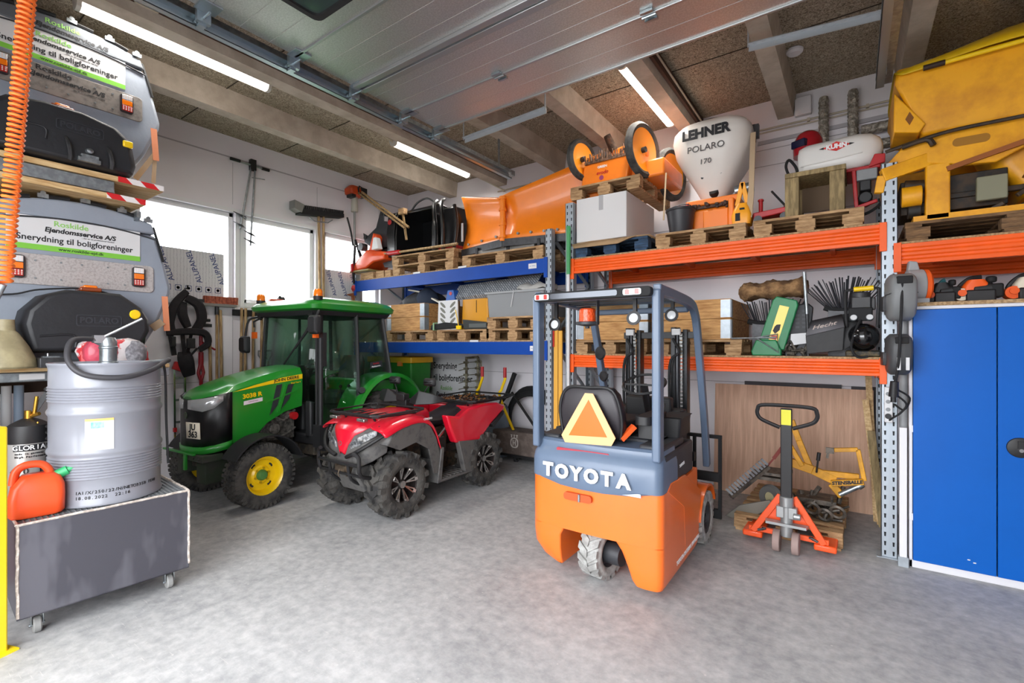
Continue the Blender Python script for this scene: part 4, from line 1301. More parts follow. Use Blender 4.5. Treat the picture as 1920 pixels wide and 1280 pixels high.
# mirrors, beacons, wiper, exhaust stack
for s_, dz in ((1, 0.0), (-1, -0.22)):
    g = G().tu([(s_ * 0.55, 0.72, 1.99), (s_ * 0.68, 0.62, 2.02 + dz * 0.3), (s_ * 0.70, 0.58, 1.95 + dz)], 0.014, k=4)
    g.loft([[(s_ * 0.68 + x, 0.57 + dy, 1.865 + dz + z) for x, z in rrect(w_, h_, 0.03)] for dy, w_, h_ in ((0.02, 0.15, 0.21), (-0.02, 0.15, 0.21), (-0.05, 0.11, 0.17))])
    obj('mirror', g, JB, tr)
    bz = 2.15
    g = G().cy((s_ * 0.56, 0.70, 1.95), (s_ * 0.56, 0.70, 2.18), 0.014, n=8).rev([(0.05, 0), (0.052, 0.045), (0.04, 0.05)], (s_ * 0.56, 0.70, bz), n=20)
    bc = obj('beacon', g, JB, tr)
    obj('dome', G().rev([(0.05, 0.045), (0.05, 0.10), (0.035, 0.125), (0.0, 0.13)], (s_ * 0.56, 0.70, bz), n=20), AMBER, bc)
    g = G().b(s_ * 0.60 - 0.03, 0.62, 1.72, s_ * 0.60 + 0.03, 0.66, 1.80)
    obj('indicator', g, mat('indicator_orange', '#e8641a', 0.3), tr)
    g = G().tu([(s_ * 0.54, 0.70, 1.98), (s_ * 0.62, 0.64, 1.93), (s_ * 0.60, 0.64, 1.86)], 0.012).rev([(0, 0.03), (0.035, 0.02), (0.042, -0.02), (0.0, -0.02)], (s_ * 0.50, 0.66, 2.0), (0, 1, 0), n=14)
    obj('work_lamp', g, JB, tr)
g = G().tu([(-0.06, 0.68, 1.38), (-0.02, 0.665, 1.42), (0.36, 0.69, 1.80), (0.45, 0.70, 1.93)], 0.011).bar((0.18, 0.67, 1.60), (0.50, 0.70, 1.92), 0.018, 0.02)
obj('wiper', g, BLACKM, tr)
g = G().cy((0.66, 0.66, 0.55), (0.66, 0.66, 1.72), 0.027, n=12).cy((0.615, 0.64, 0.55), (0.615, 0.64, 1.75), 0.014, n=8).b(0.58, 0.62, 0.5, 0.70, 0.72, 0.75)
g.b(0.64, 0.66, 1.40, 0.70, 0.71, 1.78)
obj('exhaust_stack', g, JB, tr)
g = G().b(0.45, 0.76, 0.42, 0.62, 1.22, 0.60)
obj('step_box', g, JB, tr, bevel=0.02)
obj('cab_sticker', G().pr([(1.42, 1.34), (1.62, 1.36), (1.62, 1.44), (1.42, 1.42)], 'x', 0.606, 0.608), mat('dark_sticker', '#2c2f33', 0.4), tr)
write('lettering', 'Roskilde', 0.03, RED, tr, (0.609, 1.52, 1.405), (0, 1, 0.1), (0, 0, 1), 0.001)
write('lettering', 'Maskinservice', 0.026, WHITEINK, tr, (0.609, 1.52, 1.37), (0, 1, 0.1), (0, 0, 1), 0.001)

# ================================================================ SHELF WITH GREY SALT SPREADERS
SG = mat('spreader_grey', '#8f97a3', 0.5, var=0.06, scale=4, bump=0.05)
SGD = mat('spreader_lid_grey', '#62676d', 0.6, var=0.05, scale=4)
SEAM = mat('seam_dark', '#303236', 0.7)
SPECK = mat('speckled_plate', '#b3adab', 0.6, c2='#9c9592', scale=70, lo=0.35, hi=0.55)
GRIME = mat('grimy_plate', '#57524d', 0.7, c2='#7d7670', scale=26, lo=0.45, hi=0.75)
COVER = mat('cover_black', '#222327', 0.5, var=0.2, scale=8, bump=0.06)
COVERD = mat('cover_emboss', '#2f3036', 0.55)
STRAP = mat('strap_orange', '#d98a63', 0.8)
STRAPB = mat('strap_beige', '#b39a7c', 0.85)
LENS = {}


def hazard():
    m = mat('hazard_tape', '#d8272b', 0.4)
    nt, N, L = m.node_tree, m.node_tree.nodes, m.node_tree.links
    tc = N.new('ShaderNodeTexCoord')
    w = N.new('ShaderNodeTexWave')
    w.wave_type, w.bands_direction = 'BANDS', 'DIAGONAL'
    w.inputs['Scale'].default_value = 3.4
    r = N.new('ShaderNodeValToRGB')
    r.color_ramp.interpolation = 'CONSTANT'
    r.color_ramp.elements[0].color = (*srgb('#d02226'), 1)
    r.color_ramp.elements[1].position = 0.5
    r.color_ramp.elements[1].color = (*srgb('#e8e2e0'), 1)
    L.new(tc.outputs['Object'], w.inputs['Vector'])
    L.new(w.outputs['Color'], r.inputs[0])
    L.new(r.outputs[0], N['Principled BSDF'].inputs['Base Color'])
    return m


HAZ = hazard()
sh = thing('storage_shelf', 'heavy timber and steel shelf carrying the two grey salt spreaders', 'shelf', (-4.72, 0, 0))
for z0, y1, nm in ((2.93, 1.58, 'shelf_board'), (2.785, 1.45, 'shelf_board'), (1.455, 1.62, 'shelf_board')):
    g = G()
    for k in range(4):
        g.b(-0.27 * k - 0.262, -0.69, z0, -0.27 * k, y1, z0 + (0.042 if z0 > 1.5 else 0.03))
    obj(nm, g, PLANK, sh, bevel=0.003)
obj('beam', G().b(-0.08, -0.69, 2.832, -0.005, 1.25, 2.925), STEEL, sh, bevel=0.006)
obj('beam', G().b(-0.06, -0.69, 1.385, 0.0, 1.62, 1.452), STEEL, sh, bevel=0.006)
obj('beam', G().b(-1.08, -0.69, 2.832, -1.02, 1.25, 2.925), STEEL, sh, bevel=0.006)
obj('beam', G().b(-1.08, -0.69, 1.385, -1.02, 1.62, 1.452), STEEL, sh, bevel=0.006)
obj('back_board', G().b(-1.02, -0.69, 1.24, -0.98, 1.5, 1.385), mat('dark_brown_board', '#3a2a20', 0.8), sh)
g = G().b(-0.001, 1.27, 2.931, 0.002, 1.581, 2.974).b(-0.14, 1.578, 2.931, 0.002, 1.5815, 2.974)
g.b(-0.001, 1.20, 2.786, 0.002, 1.451, 2.829).b(-0.2, 1.448, 2.786, 0.002, 1.4515, 2.829)
obj('hazard_strip', g, HAZ, sh, label='red and white striped tape on the plank ends')
for y in (-0.6, 1.40):
    for x in (-1.10,):
        obj('upright', G().b(x - 0.07, y, 0, x, y + 0.08, 3.0), STEEL, sh, bevel=0.004)
    for z in (2.75, 1.36):
        obj('bracket', G().pr([(-1.1, z), (-1.1, z - 0.35), (-1.02, z - 0.35), (-0.1, z - 0.05), (-0.1, z)], 'y', y + 0.02, y + 0.05), STEEL, sh)
obj('shelf_label', G().b(0.0, 0.72, 1.40, 0.002, 0.85, 1.44), PAPER, sh)


def spreader(loc, label, upper):
    t = thing('salt_spreader', label, 'salt spreader', loc, 0, 'grey salt spreaders on the shelf')
    D = -1.0
    body = [(-0.34, 0.02), (0.34, 0.02), (0.49, 0.30), (0.60, 0.60), (0.605, 0.66), (0.56, 0.86), (0.49, 1.10), (-0.49, 1.10), (-0.56, 0.86), (-0.605, 0.66), (-0.60, 0.60), (-0.49, 0.30)]
    bd = obj('hopper', G().pr(body, 'x', D, 0.0), SG, t, bevel=0.03)
    lid = [(-0.485, 1.105), (0.485, 1.105)] + [(0.46 - 0.92 * k / 10, 1.19 + 0.075 * (1 - (2 * k / 10 - 1) ** 2)) for k in range(11)]
    ld = obj('lid', G().pr(lid, 'x', D - 0.01, 0.01), SGD if upper else SG, t, bevel=0.015)
    arc = [(y, 1.06 + 0.055 * (1 - (y / 0.49) ** 2)) for y in [-0.49 + 0.98 * k / 14 for k in range(15)]]
    obj('seam', G().tu([(0.006, y, z) for y, z in arc], 0.007, n=6), SEAM, ld)
    # sheet edge seal and latches on top
    for k in range(4):
        pts = []
        for j in range(4):
            y = -0.44 + 0.22 * k + 0.05 * j
            pts.append((0.005, y, 1.20 + 0.075 * (1 - (y / 0.46) ** 2)))
        obj('rubber_seal', G().tu(pts, 0.016, n=6), BLACKM, ld)
    for y in (-0.22, 0.02, 0.25, 0.43):
        zz = 1.2 + 0.075 * (1 - (y / 0.46) ** 2)
        obj('latch', G().b(0.0, y - 0.03, zz - 0.01, 0.022, y + 0.03, zz + 0.02).cy((0.0, y, zz + 0.025), (0.024, y, zz + 0.025), 0.016, n=10), STEEL, ld)
    obj('edge_rubber', G().tu([(-0.02, 0.475, 1.17), (0.0, 0.515, 1.0), (-0.005, 0.545, 0.88)], 0.011, n=6), BLACKM, ld)
    # tail plate with lamps
    pl = obj('tail_plate', G().pr(rrect(0.94, 0.225, 0.03, cx=0.0, cy=0.715), 'x', 0.0, 0.012), GRIME if upper else SPECK, t, bevel=0.004)
    g = G()
    for y in (-0.26, -0.12, 0.0, 0.16, 0.27):
        for z in (0.65, 0.78):
            g.cy((0.01, y, z), (0.016, y, z), 0.007, n=8)
    obj('screws', g, STEEL, pl)
    for y in (-0.36, 0.36):
        lm = obj('tail_lamp', G().pr(rrect(0.088, 0.165, 0.02, cx=y, cy=0.725), 'x', 0.01, 0.035), mat('lamp_rim', '#2e2426', 0.4), pl, bevel=0.004)
        for z0, z1, mm, nm in ((0.757, 0.80, CLEARLENS, 'clear_lens'), (0.708, 0.752, AMBER, 'amber_lens'), (0.655, 0.703, REDLENS, 'red_lens')):
            obj(nm, G().b(0.034, y - 0.034, z0, 0.041, y + 0.034, z1), mm, lm, bevel=0.003)
        g = G()
        for a in range(4):
            for b_ in range(3):
                for z0 in (0.661, 0.761):
                    g.cy((0.04, y - 0.026 + a * 0.017, z0 + 0.006 + b_ * 0.013), (0.043, y - 0.026 + a * 0.017, z0 + 0.006 + b_ * 0.013), 0.005, n=6)
        obj('reflector_dots', g, mat('lens_dots', '#e8d6cf', 0.2), lm)
    # sign
    dy = -0.02 if upper else 0.0
    sg = obj('sign', G().b(0.0, -0.41 + dy, 0.86, 0.006, 0.375 + dy, 1.105), PAPER, t)
    obj('green_band', G().b(0.006, -0.41 + dy, 0.86, 0.0075, 0.375 + dy, 0.90), mat('sign_green', '#7cc142', 0.5), sg)
    rt, up = (0, 1, 0), (0, 0, 1)
    write('lettering', 'Roskilde', 0.056, mat('sign_text_green', '#8fc866', 0.6), sg, (0.0075, -0.06 + dy, 1.068), rt, up, 0.0005, 0.0008, xs=1.05)
    write('lettering', 'Ejendomsservice A/S', 0.050, INK, sg, (0.0075, 0.0 + dy, 1.018), rt, up, 0.0005, 0.0016, 0.15)
    write('lettering', '...der er en professionel forskel', 0.016, INK, sg, (0.0075, 0.10 + dy, 0.988), rt, up, 0.0005, 0, 0.2)
    write('lettering', 'Snerydning til boligforeninger', 0.062, INK, sg, (0.0075, -0.018 + dy, 0.945), rt, up, 0.0005, 0.0009, xs=0.93)
    write('lettering', 'www.roskilde-ejd.dk', 0.032, INK, sg, (0.009, 0.0 + dy, 0.88), rt, up, 0.0005, 0.0002)
    if upper:
        write('lettering', 'Roskilde', 0.056, mat('sign_text_green', '#8fc866', 0.6), ld, (0.0115, -0.03, 1.205), rt, up, 0.0005, 0.0008, xs=1.05)
        write('lettering', 'Ejendomsservice A/S', 0.050, INK, ld, (0.0115, 0.03, 1.155), rt, up, 0.0005, 0.0016, 0.15)
        write('lettering', '...der er en professionel forskel', 0.016, INK, ld, (0.0115, 0.13, 1.128), rt, up, 0.0005, 0, 0.2)
        write('lettering', 'Roskilde', 0.056, INK, pl, (0.0135, -0.08, 0.795), rt, up, 0.0005, 0.0012, xs=1.05)
        write('lettering', 'Ejendomsservice A/S', 0.052, INK, pl, (0.0135, 0.0, 0.738), rt, up, 0.0005, 0.0018, 0.15)
        write('lettering', '...der er en professionel forskel', 0.016, INK, pl, (0.0135, 0.12, 0.70), rt, up, 0.0005, 0, 0.2)
    # moulded black machinery cover with embossed plate
    if upper:
        prof = [(-0.42, 0.02), (0.40, 0.02), (0.42, 0.10), (0.39, 0.30), (0.30, 0.39), (0.10, 0.44), (-0.12, 0.44), (-0.30, 0.41), (-0.40, 0.31), (-0.43, 0.12)]
        oy = -0.06
    else:
        prof = [(-0.34, 0.11), (0.28, 0.11), (0.35, 0.27), (0.345, 0.36), (0.30, 0.45), (0.16, 0.555), (-0.14, 0.56), (-0.27, 0.51), (-0.36, 0.40), (-0.38, 0.30)]
        oy = 0.02
    prof = [(a + oy, b_) for a, b_ in prof]
    rings = []
    cyy = sum(p[0] for p in prof) / len(prof)
    czz = sum(p[1] for p in prof) / len(prof)
    for x, k in ((0.0, 1.04), (0.17, 1.03), (0.225, 1.0), (0.25, 0.93)):
        rings.append([(x, cyy + (a - cyy) * k, czz + (b_ - czz) * k) for a, b_ in prof])
    cv = obj('machine_cover', G().loft(rings), COVER, t, bevel=0.012)
    pc = (0.03 + oy, 0.34) if not upper else (0.08 + oy, 0.29)
    g = G().loft([[(x, a, b_) for a, b_ in rrect(0.27 - q, 0.085 - q, 0.015, cx=pc[0], cy=pc[1])] for x, q in ((0.248, 0), (0.256, 0.0), (0.256, 0.012), (0.249, 0.012))], cap=False)
    obj('embossed_plate', g, COVERD, cv)
    write('lettering', 'POLARO', 0.062, COVERD, cv, (0.252, pc[0], pc[1]), rt, up, 0.003, 0.002, xs=0.95)
    g = G().tu([(0.251, -0.30 + oy, 0.22), (0.253, -0.12 + oy, 0.23), (0.253, -0.11 + oy, 0.14)], 0.008, k=4)
    obj('moulding', g, COVER, cv)
    # beacon on the cover
    bz = 0.44 if upper else 0.56
    b0 = obj('beacon', G().pr(rrect(0.13, 0.032, 0.012, cx=oy, cy=bz + 0.02), 'x', 0.03, 0.17), mat('beacon_brown', '#8a3b12', 0.25, coat=0.5), t, bevel=0.008)
    obj('dome', G().pr(rrect(0.085, 0.028, 0.012, cx=oy, cy=bz + 0.04), 'x', 0.045, 0.155), AMBER, b0, bevel=0.008)
    if upper:
        obj('yellow_cap', G().b(0.20, 0.27, 0.245, 0.265, 0.335, 0.30), JY, t, bevel=0.01)
        for y in (-0.06, 0.18):
            obj('hook', G().tu([(0.24, y, 0.20), (0.27, y + 0.01, 0.14), (0.27, y + 0.02, 0.06), (0.255, y + 0.02, 0.02)], 0.014, k=4), DARKST, t)
        g = G().b(0.25, 0.0, 0.03, 0.28, 0.13, 0.06).b(0.25, 0.02, 0.06, 0.275, 0.12, 0.09).rev([(0, 0.03), (0.02, 0.025), (0.026, 0.0)], (0.25, 0.07, 0.125), (1, 0, 0), n=14)
        for y in (0.02, 0.06, 0.11):
            g.cy((0.255, y, 0.075), (0.285, y, 0.075), 0.008, n=8)
        obj('tow_coupling', g, STEEL, t)
    else:
        obj('yellow_cap', G().rev([(0.0, 0.02), (0.03, 0.02), (0.045, 0.0)], (0.24, 0.27, 0.40), (1, 0, 0), n=16), JY, t)
        obj('cable', G().tu([(0.02, -0.60, 0.50), (0.03, -0.38, 0.52), (0.10, -0.25, 0.56), (0.12, 0.0, 0.585), (0.15, 0.2, 0.53), (0.16, 0.33, 0.40), (0.14, 0.365, 0.20), (0.10, 0.33, 0.02)], 0.006, k=6), BLACKM, t)
    # strap over the shoulder
    g = G().tu([(-0.02, 0.60, 0.58), (-0.02, 0.58, 0.55)], 0.01)
    s1 = obj('lashing_strap', G().bar((0.012, 0.55, 0.58), (0.02, 0.565, 0.28), 0.004, 0.045, (0, 1, 0)), STRAP, t)
    g = G().bar((0.015, 0.56, 0.34), (0.02, 0.42, 0.06), 0.004, 0.04, (0, 1, 0)).bar((0.015, 0.56, 0.34), (0.02, 0.545, 0.06), 0.004, 0.03, (0, 1, 0)) if upper else G().bar((0.015, 0.53, 0.36), (0.0, 0.46, 0.3), 0.06, 0.06)
    obj('strap_tail', g, STRAPB, s1)
    return t


spreader((-4.90, 1.09, 1.486), 'grey salt spreader on the lower shelf with clean white sign', False)
spreader((-4.90, 1.01, 2.975), 'grey salt spreader on the upper shelf close to the ceiling', True).scale = (1, 1, 0.90)

# small things on the lower shelf
tag(obj('funnel', G().rev([(0.155, 0.0), (0.165, 0.012), (0.16, 0.05), (0.12, 0.15), (0.07, 0.24), (0.06, 0.25), (0.055, 0.255), (0.05, 0.33), (0.044, 0.33)], (-4.66, 0.64, 1.486), n=32), mat('funnel_beige', '#a59a78', 0.5, c2='#8c8264', scale=7)), 'beige plastic funnel standing upside down on the lower shelf', 'funnel')
t = thing('battery_box', 'small dark metal box beside the beige funnel', 'box', (-4.58, 0.86, 1.486))
obj('body', G().b(-0.05, -0.07, 0, 0.05, 0.07, 0.07), DARKST, t, bevel=0.006)
obj('terminals', G().cy((0, -0.02, 0.07), (0, -0.02, 0.10), 0.006, n=8).b(-0.02, -0.05, 0.07, 0.02, 0.04, 0.08), STEEL, t)
t = thing('rag_bag', 'red and white crumpled bag behind the hand pump', 'bag', (-4.62, 1.22, 1.486))
g = G()
rings = []
for z, k in ((0.0, 0.75), (0.03, 1.0), (0.10, 1.05), (0.16, 0.95), (0.20, 0.7)):
    rings.append([(0.10 * k * math.cos(a) + 0.012 * math.sin(5 * a + z * 40), 0.21 * k * math.sin(a) + 0.015 * math.cos(4 * a + z * 30), z + 0.012 * math.sin(3 * a)) for a in [2 * PI * i / 22 for i in range(22)]])
obj('bag', g.loft(rings), mat('bag_red', '#c4383c', 0.4, c2='#d9d2d2', scale=7, lo=0.50, hi=0.54, bump=0.4, bscale=16), t, smooth=60)
rings = []
for z, k in ((0.0, 0.7), (0.05, 1.0), (0.12, 1.0), (0.17, 0.7), (0.20, 0.3)):
    rings.append([(0.075 * k * math.cos(a), 0.105 * k * math.sin(a) + 0.01 * math.cos(4 * a), z) for a in [2 * PI * i / 18 for i in range(18)]])
tag(obj('pink_bundle', G().loft(rings), mat('pink_plastic', '#cf4f63', 0.35, var=0.2, bump=0.4, bscale=14), smooth=60), 'shiny pink bundle in front of the red and white bag', 'bundle').location = (-4.55, 1.12, 1.496)
rings = []
for z, k in ((0.0, 0.7), (0.05, 1.0), (0.12, 1.0), (0.16, 0.7), (0.18, 0.3)):
    rings.append([(0.065 * k * math.cos(a), 0.075 * k * math.sin(a), z) for a in [2 * PI * i / 18 for i in range(18)]])
tag(obj('grey_rag', G().loft(rings), mat('grey_rag', '#9b9a9e', 0.9, c2='#6d6b70', scale=30), smooth=60), 'crumpled grey rag beside the hand pump', 'rag').location = (-4.55, 1.33, 1.496)
tag(obj('carton', G().b(-0.1, -0.1, 0, 0.1, 0.35, 0.9), KRAFT), 'brown carton under the lower shelf', 'box').location = (-5.45, 0.62, 0)
for k in range(4):
    o = tag(obj('paper_roll', G().cy((0, 0, 0), (0, 0, 0.42), 0.03, n=12), mat('roll_blue' if k % 2 else 'roll_pale', '#8fa0b4' if k % 2 else '#d2d4d6', 0.6)), ('bluish' if k % 2 else 'whitish') + ' paper roll standing ' + ('nearer to' if k < 2 else 'farther from') + ' the gateway under the shelf', 'paper roll', 'paper rolls under the lower shelf')
    o.location = (-5.45, 0.62 + k * 0.07, 0.9)
t = thing('brown_drum', 'reddish brown plastic drum under the lower shelf', 'drum', (-4.95, 0.42, 0))
obj('body', G().rev([(0.22, 0), (0.25, 0.03), (0.25, 0.95), (0.22, 1.07), (0.12, 1.12), (0.0, 1.12)], n=32), mat('drum_brown_red', '#7c3218', 0.45, var=0.2), t)
obj('cap', G().cy((0, 0, 1.115), (0, 0, 1.15), 0.06, n=18), BLACK, t)

# ---------------------------------------------------------------- trolley with the grey drum
tr_ = thing('steel_trolley', 'dark steel box trolley on castors under the grey drum', 'trolley', (-3.735, 0.56, 0), R(-3.2))
PLATE = mat('mill_scale_steel', '#54535b', 0.42, 0.55, c2='#6a6971', scale=2.2, stretch=(1, 1, 0.35), lo=0.47, hi=0.53)
L_, D_ = 0.82, 0.74
g = G().b(-0.004, 0, 0.13, 0, L_, 0.655).b(-D_, 0, 0.13, 0, 0.004, 0.655).b(-D_, L_ - 0.004, 0.13, 0, L_, 0.655).b(-D_, 0, 0.13, -D_ + 0.004, L_, 0.655).b(-D_, 0, 0.13, 0, L_, 0.136)
obj('box', g, PLATE, tr_)
WELD = mat('bare_weld', '#e0d6cc', 0.45, 0.2, c2='#b5a89e', scale=40)
g = G()
for a, b_ in (((0, 0, 0.655), (0, L_, 0.655)), ((0, 0.004, 0.14), (0, 0.004, 0.655)), ((0, L_, 0.16), (0, L_, 0.655)), ((-D_, L_, 0.655), (0, L_, 0.655)), ((-D_, 0, 0.655), (0, 0, 0.655))):
    pts = []
    for k in range(19):
        f = k / 18
        pts.append([a[i] + (b_[i] - a[i]) * f + random.uniform(-0.002, 0.002) for i in range(3)])
    g.tu(pts, 0.0075, n=6)
obj('weld_seam', g, WELD, tr_)
# expanded metal grid on top
MESHT = mat('grate_steel', '#9fa3a6', 0.4, 0.7)
g = G()
for k in range(34):
    y = 0.01 + (L_ - 0.02) * k / 33
    g.b(-D_ + 0.005, y - 0.003, 0.640, -0.005, y + 0.003, 0.652)
for k in range(30):
    x = -D_ + 0.01 + (D_ - 0.02) * k / 29
    g.b(x - 0.002, 0.005, 0.643, x + 0.002, L_ - 0.005, 0.650)
obj('grate', g, MESHT, tr_)
obj('sump_floor', G().b(-D_ + 0.01, 0.01, 0.55, -0.01, L_ - 0.01, 0.56), SLOT, tr_)
for x in (-0.09, -D_ + 0.09):
    for y in (0.09, L_ - 0.09):
        g = G().b(x - 0.045, y - 0.045, 0.122, x + 0.045, y + 0.045, 0.13).b(x - 0.02, y - 0.028, 0.05, x + 0.02, y - 0.022, 0.122).b(x - 0.02, y + 0.022, 0.05, x + 0.02, y + 0.028, 0.122).cy((x, y - 0.034, 0.045), (x, y + 0.034, 0.045), 0.009, n=8)
        c_ = obj('castor', g, STEEL, tr_, bevel=0.002)
        obj('castor_wheel', G().rev([(0.01, -0.018), (0.04, -0.018), (0.045, -0.012), (0.045, 0.012), (0.04, 0.018), (0.01, 0.018)], (x, y, 0.0455), (0, 1, 0), n=22), mat('castor_grey', '#8d8d8b', 0.6), c_)
DG = mat('drum_grey', '#888a92', 0.35, coat=0.2, var=0.04, scale=3)
dr = thing('oil_drum', 'tall ribbed grey steel drum with hand pump on the trolley', 'drum', (-4.04, 1.03, 0.656))
prof = [(0.0, 0.005), (0.283, 0.005), (0.292, 0.0), (0.294, 0.012), (0.288, 0.022)]
def ribs(z0, n_, p=0.034, a=0.007):
    out = []
    for k in range(n_ * 4 + 1):
        out.append((0.286 + a * math.sin(k * PI / 2) ** 2 * (1 if k % 2 else 0), z0 + k * p / 4))
    return out
prof += ribs(0.16, 4) + [(0.286, 0.302), (0.295, 0.315), (0.297, 0.325), (0.295, 0.335), (0.286, 0.348), (0.286, 0.545), (0.295, 0.558), (0.297, 0.568), (0.295, 0.578), (0.286, 0.592)] + ribs(0.63, 3)
prof += [(0.286, 0.84), (0.29, 0.858), (0.295, 0.866), (0.294, 0.876), (0.286, 0.876), (0.28, 0.862), (0.0, 0.862)]
obj('shell', G().rev(prof, n=64), DG, dr, smooth=50)
# label and stencil wrapped on the shell
def wrap(g_, r, a0, a1, z0, z1, n_=8):
    rows = []
    for z in (z0, z1):
        rows.append([(r * math.cos(a0 + (a1 - a0) * k / n_), r * math.sin(a0 + (a1 - a0) * k / n_), z) for k in range(n_ + 1)])
    return g_.sheet(rows)
AC = math.atan2(-1.03, 4.04)
AL = AC - 0.10
lb_ = obj('drum_label', wrap(G(), 0.2885, AL - 0.27, AL + 0.21, 0.33, 0.535), PAPER, dr, label='white paper label with orange edge')
obj('label_edge', wrap(G(), 0.289, AL - 0.27, AL + 0.21, 0.522, 0.537), mat('label_orange', '#e5b266', 0.6), lb_)
obj('label_picture', wrap(G(), 0.289, AL - 0.17, AL + 0.05, 0.478, 0.517), mat('label_teal', '#5e9c93', 0.6, c2='#9cc7bd', scale=30), lb_)
def wraptext(s_, a0, z, size, par, r=0.2888, rise=0.0):
    for k, ch in enumerate(s_):
        if ch == ' ':
            continue
        a = a0 + k * size * 0.62 / r
        write('letter', ch, size, INK, par, (r * math.cos(a), r * math.sin(a), z + rise * k), (-math.sin(a), math.cos(a), 0), (0, 0, 1), 0.0006, 0.0004)
wraptext('1A1/X/250/22/N/NETO335B FE40', AL - 0.42, 0.088, 0.026, dr)
wraptext('18.08.2022  22:16', AL - 0.42, 0.056, 0.026, dr)
pm = thing('hand_pump', 'silver barrel hand pump with black hose on the grey drum', 'pump', (-4.04, 1.03, 1.518))
obj('barrel', G().rev([(0.0, 0), (0.052, 0), (0.052, 0.015), (0.046, 0.02), (0.046, 0.10), (0.05, 0.105), (0.05, 0.115), (0.046, 0.12), (0.046, 0.15), (0.035, 0.175), (0.015, 0.18), (0.0, 0.18)], (0.02, 0.0, 0), n=28), STEEL, pm)
obj('lever', G().cy((0.03, -0.05, 0.165), (0.12, 0.155, 0.305), 0.009, n=10).b(0.0, -0.08, 0.14, 0.05, -0.02, 0.19), CHROME, pm)
obj('outlet', G().cy((0.02, -0.03, 0.13), (0.04, -0.09, 0.165), 0.016, n=10), STEEL, pm)
g = G().tu([(0.04, -0.09, 0.165), (0.10, -0.20, 0.15), (0.20, -0.235, 0.03), (0.27, -0.17, -0.055), (0.315, 0.0, -0.075), (0.28, 0.16, -0.035), (0.19, 0.275, 0.02), (0.16, 0.29, 0.018)], 0.0165, k=8, n=10)
obj('hose', g, mat('hose_dark', '#37363a', 0.55), pm)
g = G().tu([(0.16, 0.29, 0.018), (0.16, 0.24, 0.016), (0.17, 0.17, 0.012), (0.19, 0.1, -0.004)], 0.010, k=4)
obj('nozzle', g, STEEL, pm)
obj('spare_cable', G().tu([(0.13, 0.27, 0.02), (0.12, 0.29, -0.1), (0.12, 0.295, -0.4), (0.14, 0.30, -0.7)], 0.008, k=5), BLACKM, pm)
# petrol can
CAN = mat('can_orange', '#ef5526', 0.38, var=0.06)
cn = thing('fuel_can', 'orange fuel can with green spout on the trolley corner', 'fuel can', (-3.90, 0.665, 0.656), R(-8))
rings = []
for z, y0, y1, w_ in ((0.0, -0.095, 0.10, 0.13), (0.015, -0.105, 0.11, 0.15), (0.10, -0.105, 0.112, 0.155), (0.155, -0.095, 0.11, 0.15), (0.195, -0.07, 0.095, 0.125), (0.215, -0.055, 0.07, 0.09)):
    rings.append([(x, y + (y0 + y1) / 2, z) for x, y in rrect(w_, y1 - y0, 0.035, 4)])
obj('body', G().loft(rings), CAN, cn, smooth=50)
obj('handle', G().tu([(0, -0.085, 0.17), (0, -0.075, 0.235), (0, -0.04, 0.265), (0, 0.02, 0.262), (0, 0.05, 0.225), (0, 0.05, 0.19)], 0.019, k=5, n=10), CAN, cn)
sp_ = obj('spout', G().cy((0, 0.075, 0.19), (0.01, 0.125, 0.215), 0.026, 0.024, n=14).cy((0.01, 0.125, 0.215), (0.02, 0.24, 0.265), 0.017, 0.013, n=14), mat('spout_green', '#2fa565', 0.4), cn)
cn.scale = (1.1, 1.1, 1.1)
obj('neck_ring', G().cy((0, 0.06, 0.182), (0, 0.082, 0.196), 0.028, n=14), mat('neck_yellow', '#d8a93a', 0.5), cn)
# garden sprayer
sp = thing('pressure_sprayer', 'silver pressure sprayer with black collar and coiled hose, beside the orange can', 'sprayer', (-4.30, 0.70, 0.656))
obj('tank', G().rev([(0.0, 0), (0.09, 0), (0.10, 0.02), (0.10, 0.42), (0.085, 0.455), (0.06, 0.46)], n=28), mat('sprayer_silver', '#b3b0ac', 0.35, 0.4), sp)
obj('collar', G().rev([(0.102, 0.37), (0.104, 0.42), (0.098, 0.48), (0.06, 0.505), (0.03, 0.52), (0.0, 0.52)], n=24), BLACK, sp)
obj('brass_valve', G().cy((0, 0, 0.5), (0, 0, 0.57), 0.022, n=10).cy((0.0, 0.0, 0.53), (0.05, 0.04, 0.55), 0.012, n=8).cy((0.03, 0.02, 0.55), (0.04, 0.03, 0.66), 0.01, n=8), mat('brass', '#b98d3a', 0.3, 0.9), sp)
obj('trigger', G().bar((0.02, 0.02, 0.56), (0.04, 0.08, 0.68), 0.02, 0.03).sp((0.04, 0.08, 0.70), 0.018, 10, 8), BLACK, sp)
pts = []
for k in range(150):
    a = k * 2 * PI / 12
    pts.append((0.13 + 0.042 * math.cos(a), 0.10 + 0.042 * math.sin(a), 0.50 - k * 0.0032))
obj('coiled_hose', G().tu(pts, 0.006, n=6), BLACKM, sp)
obj('wand', G().tu([(0.07, 0.03, 0.5), (0.085, 0.0, 0.25), (0.08, -0.03, 0.06)], 0.006), mat('brass', '#b98d3a', 0.3, 0.9), sp)
AG = math.atan2(-0.70, 4.30)
lb2 = obj('name_band', wrap(G(), 0.1015, AG - 0.75, AG + 0.8, 0.325, 0.365), INK, sp)
